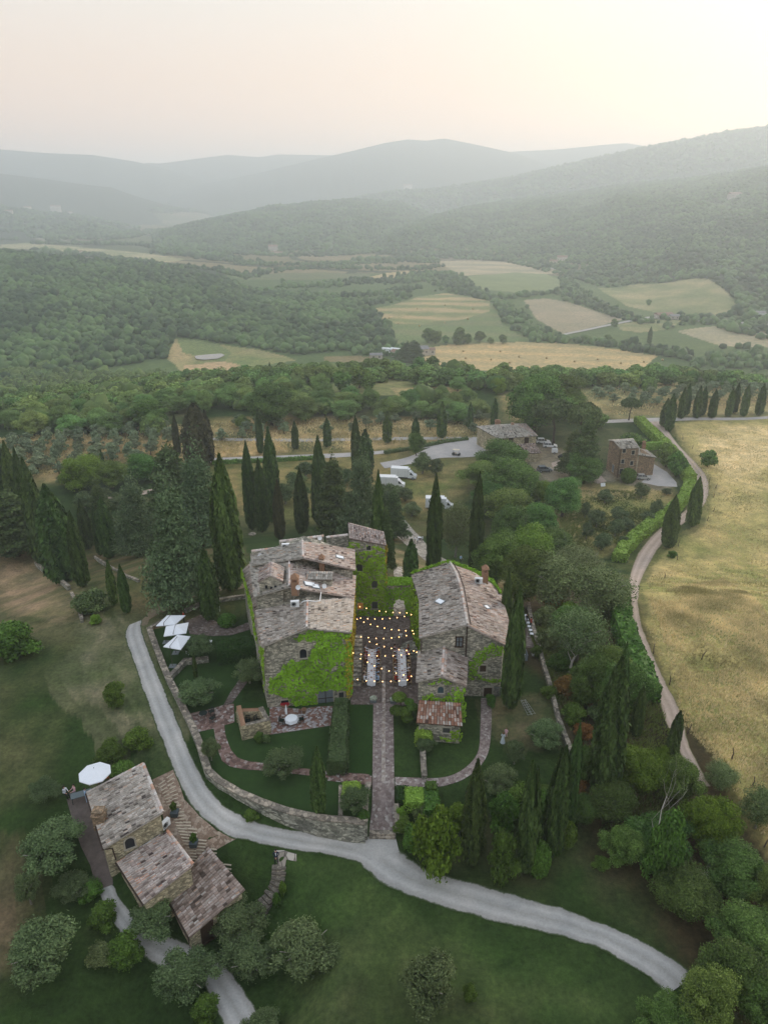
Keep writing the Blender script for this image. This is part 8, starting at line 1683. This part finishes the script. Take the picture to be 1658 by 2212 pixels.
bin_(1128, 1421, 1.0, 1.3, .8, 'grey open bin on the grass beside the tall cypress', mat('grey_plastic', (.20, .22, .25), .6)); bin_(1154, 1415, .7, .5, .3, 'small white tray on the grass by the boundary wall', M_white, 'tray'); p = G(1124, 1403); t = thing('side_table', p, 'narrow white-clothed serving table beside the tall cypress', 'table'); b = MB(); b.box((0, 0, .74), (.8, 2.0, .04)); b.build('tabletop', M_cloth, t); b = MB(); [b.box((sx * .35, sy * .9, .36), (.05, .05, .72)) for sx in (-1, 1) for sy in (-1, 1)]; b.build('leg', M_metal, t)
# ladder lying on the lawn
p = G(1136, 1530); t = thing('folding_ladder', p, 'pale metal step ladder lying open on the right lawn', 'ladder', None, R_(8)); M_alu = mat('aluminium', (.45, .46, .47), .4, metal=.6)
for k, (dx, an) in enumerate(((0, 0), (.35, R_(-12)))):
    b = MB(); 
    for sx in (-1, 1): b.tube([(dx + sx * .24, -1.3, .08 + k * .1), (dx + sx * .24 - k * .3, 1.3, .08 + k * .1)], .02, 4)
    for i in range(7): b.tube([(dx - .24 - k * .3 * i / 7, -1.2 + i * .4, .08 + k * .1), (dx + .24 - k * .3 * i / 7, -1.2 + i * .4, .08 + k * .1)], .014, 4)
    b.build('ladder_section', M_alu, t)
# farmhouse patio furniture and planters
p = G(178, 1728); t = thing('dining_table', p, 'grey-topped table at the corner of the farmhouse roof', 'table', None, R_(25)); b = MB(); b.box((0, 0, .74), (1.9, .8, .05)); b.build('tabletop', mat('slate_top', (.12, .15, .16), .4), t)
for sx in (-1, 1):
    for sy in (-1, 1): b = MB(); b.box((sx * .85, sy * .33, .36), (.05, .05, .72)); b.build('leg', M_iron, t)
p = G(225, 1688); t = thing('bench', p, 'orange wooden bench by the farmhouse under the octagonal parasol', 'bench', None, R_(20)); M_or = mat('orange_wood', (.45, .16, .04), .6, .3, 6); b = MB(); b.box((0, 0, .45), (1.2, .45, .05)); b.build('seat', M_or, t); b = MB(); b.box((0, .22, .68), (1.2, .04, .4)); b.build('backrest', M_or, t); b = MB(); [b.box((sx * .5, 0, .22), (.06, .4, .44)) for sx in (-1, 1)]; b.build('leg', M_or, t)
for px, py, lb in ((378, 1762, 'grey square planter, upper one on the striped terrace'), (419, 1828, 'grey square planter, lower one on the striped terrace'), (784, 1806, 'square terracotta planter under the round bush by the walk'), (806, 1516, 'low planter of white flowers left of the walk'), (849, 1518, 'low planter of white flowers right of the walk')):
    p = G(px, py); wht = 'white' in lb; p = GT(px, py); t = thing('planter', p + Vector((0, 0, .04)), lb, 'planter'); b = MB(); b.box((0, 0, .25 if not wht else .15), (.62, .62, .5 if not wht else .3), taper=1.15); b.build('pot', mat('grey_pot', (.06, .075, .085), .6) if 'grey' in lb else M_brick if 'terra' in lb else M_lead, t)
    if wht: link('flowers', foliage('flowers', [(0, 0, .42, .34, .3, .22)], 260, .10, leafmat('leaf_white_flower', (.10, .16, .05), (.62, .66, .55), 0), 6, core=.7), t)
# ---------------------------------------------------------------- fence posts of the meadow
M_post = mat('weathered_post', (.13, .10, .075), .95, .4, 6)
PST = trunk_mesh('post', 1.4, .07, 0, 1, 44, M_post)
for i, (x, y) in enumerate([(1410, 1412), (1445, 1480), (1514, 1425), (1452 + 33, 1585), (1624, 1700), (1412 + 52, 1180), (1609 - 68, 1075), (1531, 1042), (1494, 1010 - 40), (1474, 950), (1527, 1000), (1545, 1055), (1541, 1105), (1527, 1125), (1422 + 40, 1210), (1435, 1250), (1650, 1830), (1580, 1640)]):
    if 1380 < x: p = G(x, y); t = thing('fence_post', p, 'weathered wooden fence post at the meadow edge along the lane', 'fence post', 'meadow fence posts'); link('post', PST, t, rot=(rnd.gauss(0, .06), rnd.gauss(0, .06), rnd.random() * 6))
# ---------------------------------------------------------------- vehicles
M_tyre = mat('tyre', (.02, .02, .02), .8); M_cg = mat('car_glass', (.02, .025, .03), .08, spec=.8); M_hl = mat('headlight', (.6, .6, .58), .2)
def wheel(t, x, y, r, w=.2):
    b = MB(); b.lathe([(.001, 0), (r * .62, .0), (r, .02), (r, w - .02), (r * .62, w), (.001, w)], (0, 0, 0), 16); o = b.build('wheel', M_tyre, t, True, loc=(x, y + (w / 2 if y > 0 else w / 2), r), rot=(R_(90), 0, 0)); b = MB(); b.lathe([(.001, -.01), (r * .55, -.01)], (0, 0, 0), 12); b.lathe([(.001, w + .01), (r * .55, w + .01)], (0, 0, 0), 12); b.build('rim', M_alu, o)
def prof_body(pts, w, inset=0.0, roofn=0):
    """side outline (x,z) extruded over the width, upper points drawn in"""
    b = MB(); zs = [p[1] for p in pts]; z0, z1 = min(zs), max(zs); f = lambda z: w / 2 - inset * max(0, (z - z0) / (z1 - z0)) ; n = len(pts); L = [(x, -f(z), z) for x, z in pts]; Rr = [(x, f(z), z) for x, z in pts]
    b.poly(L); b.poly(Rr[::-1])
    for i in range(n): j = (i + 1) % n; b.poly([L[j], L[i], Rr[i], Rr[j]])
    return b
def car(px, py, rz, paint, label, l=4.1, h=1.5, suv=0):
    p = G(px, py); t = thing('parked_car', p, label, 'car', None, rz); k = l / 4.1; w = 1.76
    b = prof_body([(-2.0 * k, .32), (-2.05 * k, .75), (-1.95 * k, .95), (-.2, .98), (1.0 * k, .96), (1.75 * k, .82), (2.03 * k, .62), (2.03 * k, .32)], w, .08); o = b.build('body', paint, t); mod = o.modifiers.new('b', 'BEVEL'); mod.width = .06; mod.segments = 2
    g = prof_body([(-1.88 * k, .93), (-1.55 * k, h - .06), (.20 * k, h - .04), (1.05 * k, .93)], w - .14, .20); g.build('windows', M_cg, t)
    r = prof_body([(-1.60 * k, h - .07), (-1.45 * k, h), (.12 * k, h + .01), (.26 * k, h - .07)], w - .48, .04); r.build('roof', paint, t)
    for x in (-1.72, -.55, .22): b = MB(); zt = h - .06; x1 = x * .93 * k; [b.tube([(x * k, sy * (w / 2 - .06), .95), (x1, sy * (w / 2 - .22), zt)], .035, 4) for sy in (-1, 1)]; b.build('pillar', paint, t)
    for x in (-1.28 * k, 1.28 * k):
        for y in (-w / 2 + .02, w / 2 - .22 + .0): wheel(t, x, y, .32 + .03 * suv)
    for sy in (-1, 1): b = MB(); b.box((1.97 * k, sy * .62, .70), (.12, .32, .14)); b.build('headlight', M_hl, t); b = MB(); b.box((-2.02 * k, sy * .66, .80), (.08, .22, .2)); b.build('taillight', M_red, t)
    b = MB(); b.box((2.04 * k, 0, .40), (.06, 1.5, .14)); b.build('bumper', M_iron, t); return t
P_wh = mat('car_white', (.70, .71, .72), .25, spec=.6); P_gr = mat('car_grey', (.16, .18, .20), .25, spec=.6); P_si = mat('car_silver', (.42, .41, .39), .3, spec=.6, metal=.2)
car(1172, 957, R_(-5), P_wh, 'white car half hidden behind another white car by the umbrella pine', 4.3, 1.6, 1); car(1187, 966, R_(-8), P_wh, 'white hatchback nearest the umbrella pine trunk', 4.3, 1.55, 1); car(1175, 1018, R_(8), P_gr, 'dark grey car with pale roof on the beaten earth yard', 4.2, 1.65, 1); car(1388, 1035, R_(-6), P_si, 'silver small hatchback in front of the brick house', 3.7, 1.5)
def van(px, py, rz, label, L=4.6, h=3.1):
    p = G(px, py); t = thing('delivery_van', p, label, 'box van', None, rz); b = MB(); b.box((-1.2, 0, h / 2 + .35), (L, 2.2, h - .75 + .05)); b.build('cargo_box', P_wh, t)
    b = prof_body([(1.15, .45), (1.15, 2.25), (1.35, 2.35), (1.9, 2.2), (2.7, 1.35), (3.35, 1.15), (3.45, .8), (3.45, .45)], 2.0, .12); b.build('cab', P_wh, t); b = prof_body([(1.75, 1.40), (1.85, 2.02), (2.02, 2.06), (2.66, 1.38)], 2.05, .10); b.build('windscreen', M_cg, t)
    b = MB(); b.box((-1.2 + L / 2 - .55, -1.11, h / 2 + .3), (.03, .02, h - 1.0)); b.box((-1.2 - .3, -1.11, h / 2 + .3), (.03, .02, h - 1.0)); b.build('door_seam', M_lead, t); b = MB(); b.box((.0, 0, .42), (L + 1.6, 1.6, .18)); b.build('chassis', M_iron, t)
    b = MB(); b.box((1.35, 0, 2.62), (.5, 1.4, .5)); b.build('cooling_unit', P_wh, t)
    for x in (-2.3, 2.55):
        for y in (-.98, .78): wheel(t, x, y, .38, .22)
    for sy in (-1, 1): b = MB(); b.box((3.42, sy * .75, .85), (.08, .3, .2)); b.build('headlight', M_hl, t)
    b = MB(); b.box((2.35, -1.12, 1.5), (.1, .16, .3)); b.build('mirror', M_iron, t); return t
van(872, 1033, R_(-10), 'rear white box van with sloping cab in the grass'); van(846, 1052, R_(-6), 'middle white box van overlapped by an olive tree'); van(949, 1099, R_(-4), 'front white box van partly behind the tallest cypress')
p = G(985, 984); t = thing('golf_cart', p, 'golf cart with cream roof on the gravel turning area', 'golf cart', None, R_(-15)); b = prof_body([(-1.2, .35), (-1.25, .75), (-.4, .8), (-.3, .4), (.5, .4), (.7, .85), (1.15, .75), (1.2, .35)], 1.15, .05); b.build('body', M_iron, t); b = MB(); b.box((-.1, 0, 1.85), (1.9, 1.2, .07)); b.build('canopy', mat('cream_roof', (.62, .55, .42), .6), t); b = MB(); [b.tube([(x, y, .5), (x * .85, y, 1.84)], .02, 4) for x in (-.95, .8) for y in (-.52, .52)]; b.build('canopy_post', M_iron, t); b = MB(); b.box((-.15, 0, .82), (.5, 1.0, .12)); b.build('seat', M_beige, t)
for x in (-.8, .85):
    for y in (-.58, .42): wheel(t, x, y, .24, .16)
p = G(1197, 979); t = thing('cargo_trailer', p, 'small white covered trailer beside the pine tree', 'trailer', None, R_(-12)); b = prof_body([(-.9, .35), (-.95, 1.2), (-.8, 1.45), (.75, 1.45), (.9, 1.2), (.9, .35)], 1.3, .1); b.build('body', P_wh, t); b = MB(); b.tube([(.9, 0, .4), (1.9, 0, .45)], .04, 5); b.build('drawbar', M_iron, t)
for y in (-.68, .52): wheel(t, 0, y, .28, .15)
p = G(1302, 1051); t = thing('sign_board', p, 'small white board leaning at the edge of the brick house yard', 'board', None, .2); b = MB(); b.box((0, 0, .5), (1.3, .06, .95)); b.build('panel', P_wh, t, rot=(R_(-25), 0, 0)); b = MB(); b.tube([(0, .4, 0), (0, .1, .8)], .03, 4); b.build('prop', M_iron, t)
p = G(1215, 990); t = thing('tarpaulin_heap', p, 'heap under a black tarpaulin at the foot of the conifers', 'heap'); link('cover', foliage('cover', [(0, 0, .5, 1.5, 1.0, .9), (.8, .3, .3, 1.0, .8, .6)], 10, .1, M_black, 3, core=1.0), t)
p = G(1064, 978); t = thing('utility_shed', p, 'tiny dark shelter at the edge of the gravel turning area', 'shelter'); b = MB(); [b.tube([(x, y, 0), (x, y, 1.9)], .05, 4) for x in (-.9, .9) for y in (-.7, .7)]; b.build('post', M_iron, t); b = MB(); b.box((0, 0, 1.95), (2.3, 1.8, .08)); b.build('roof', M_lead, t); b = MB(); b.box((-.2, .2, .6), (.9, .8, 1.1)); b.build('cabinet', M_iron, t)
b = MB(); b.lathe([(.001, -.7), (.75, -.7), (.78, 0), (.75, .7), (.001, .7)], (0, 0, 0), 12); BALE = b.data('hay_bale', mat('hay', (.50, .37, .18), .95, .3, 5), True)
for x, y in [(1005, 775), (1060, 778), (1120, 772), (1180, 775), (1240, 782), (1290, 778), (1340, 786), (1390, 783), (1100, 785), (935, 775), (1430, 779), (1000, 760), (1080, 760), (860, 700), (905, 705), (960, 698), (1010, 690), (840, 688), (900, 668), (960, 660), (1020, 668)]:
    p = G(x, y); o = link('hay_bale', BALE, None, p + Vector((0, 0, .75)), (R_(90), 0, rnd.random() * 3)); tag(o, 'round hay bale lying in the ' + ('golden field' if y > 740 else 'striped green field') + ' of the valley', 'hay bale', 'hay bales in the ' + ('golden' if y > 740 else 'striped') + ' field')
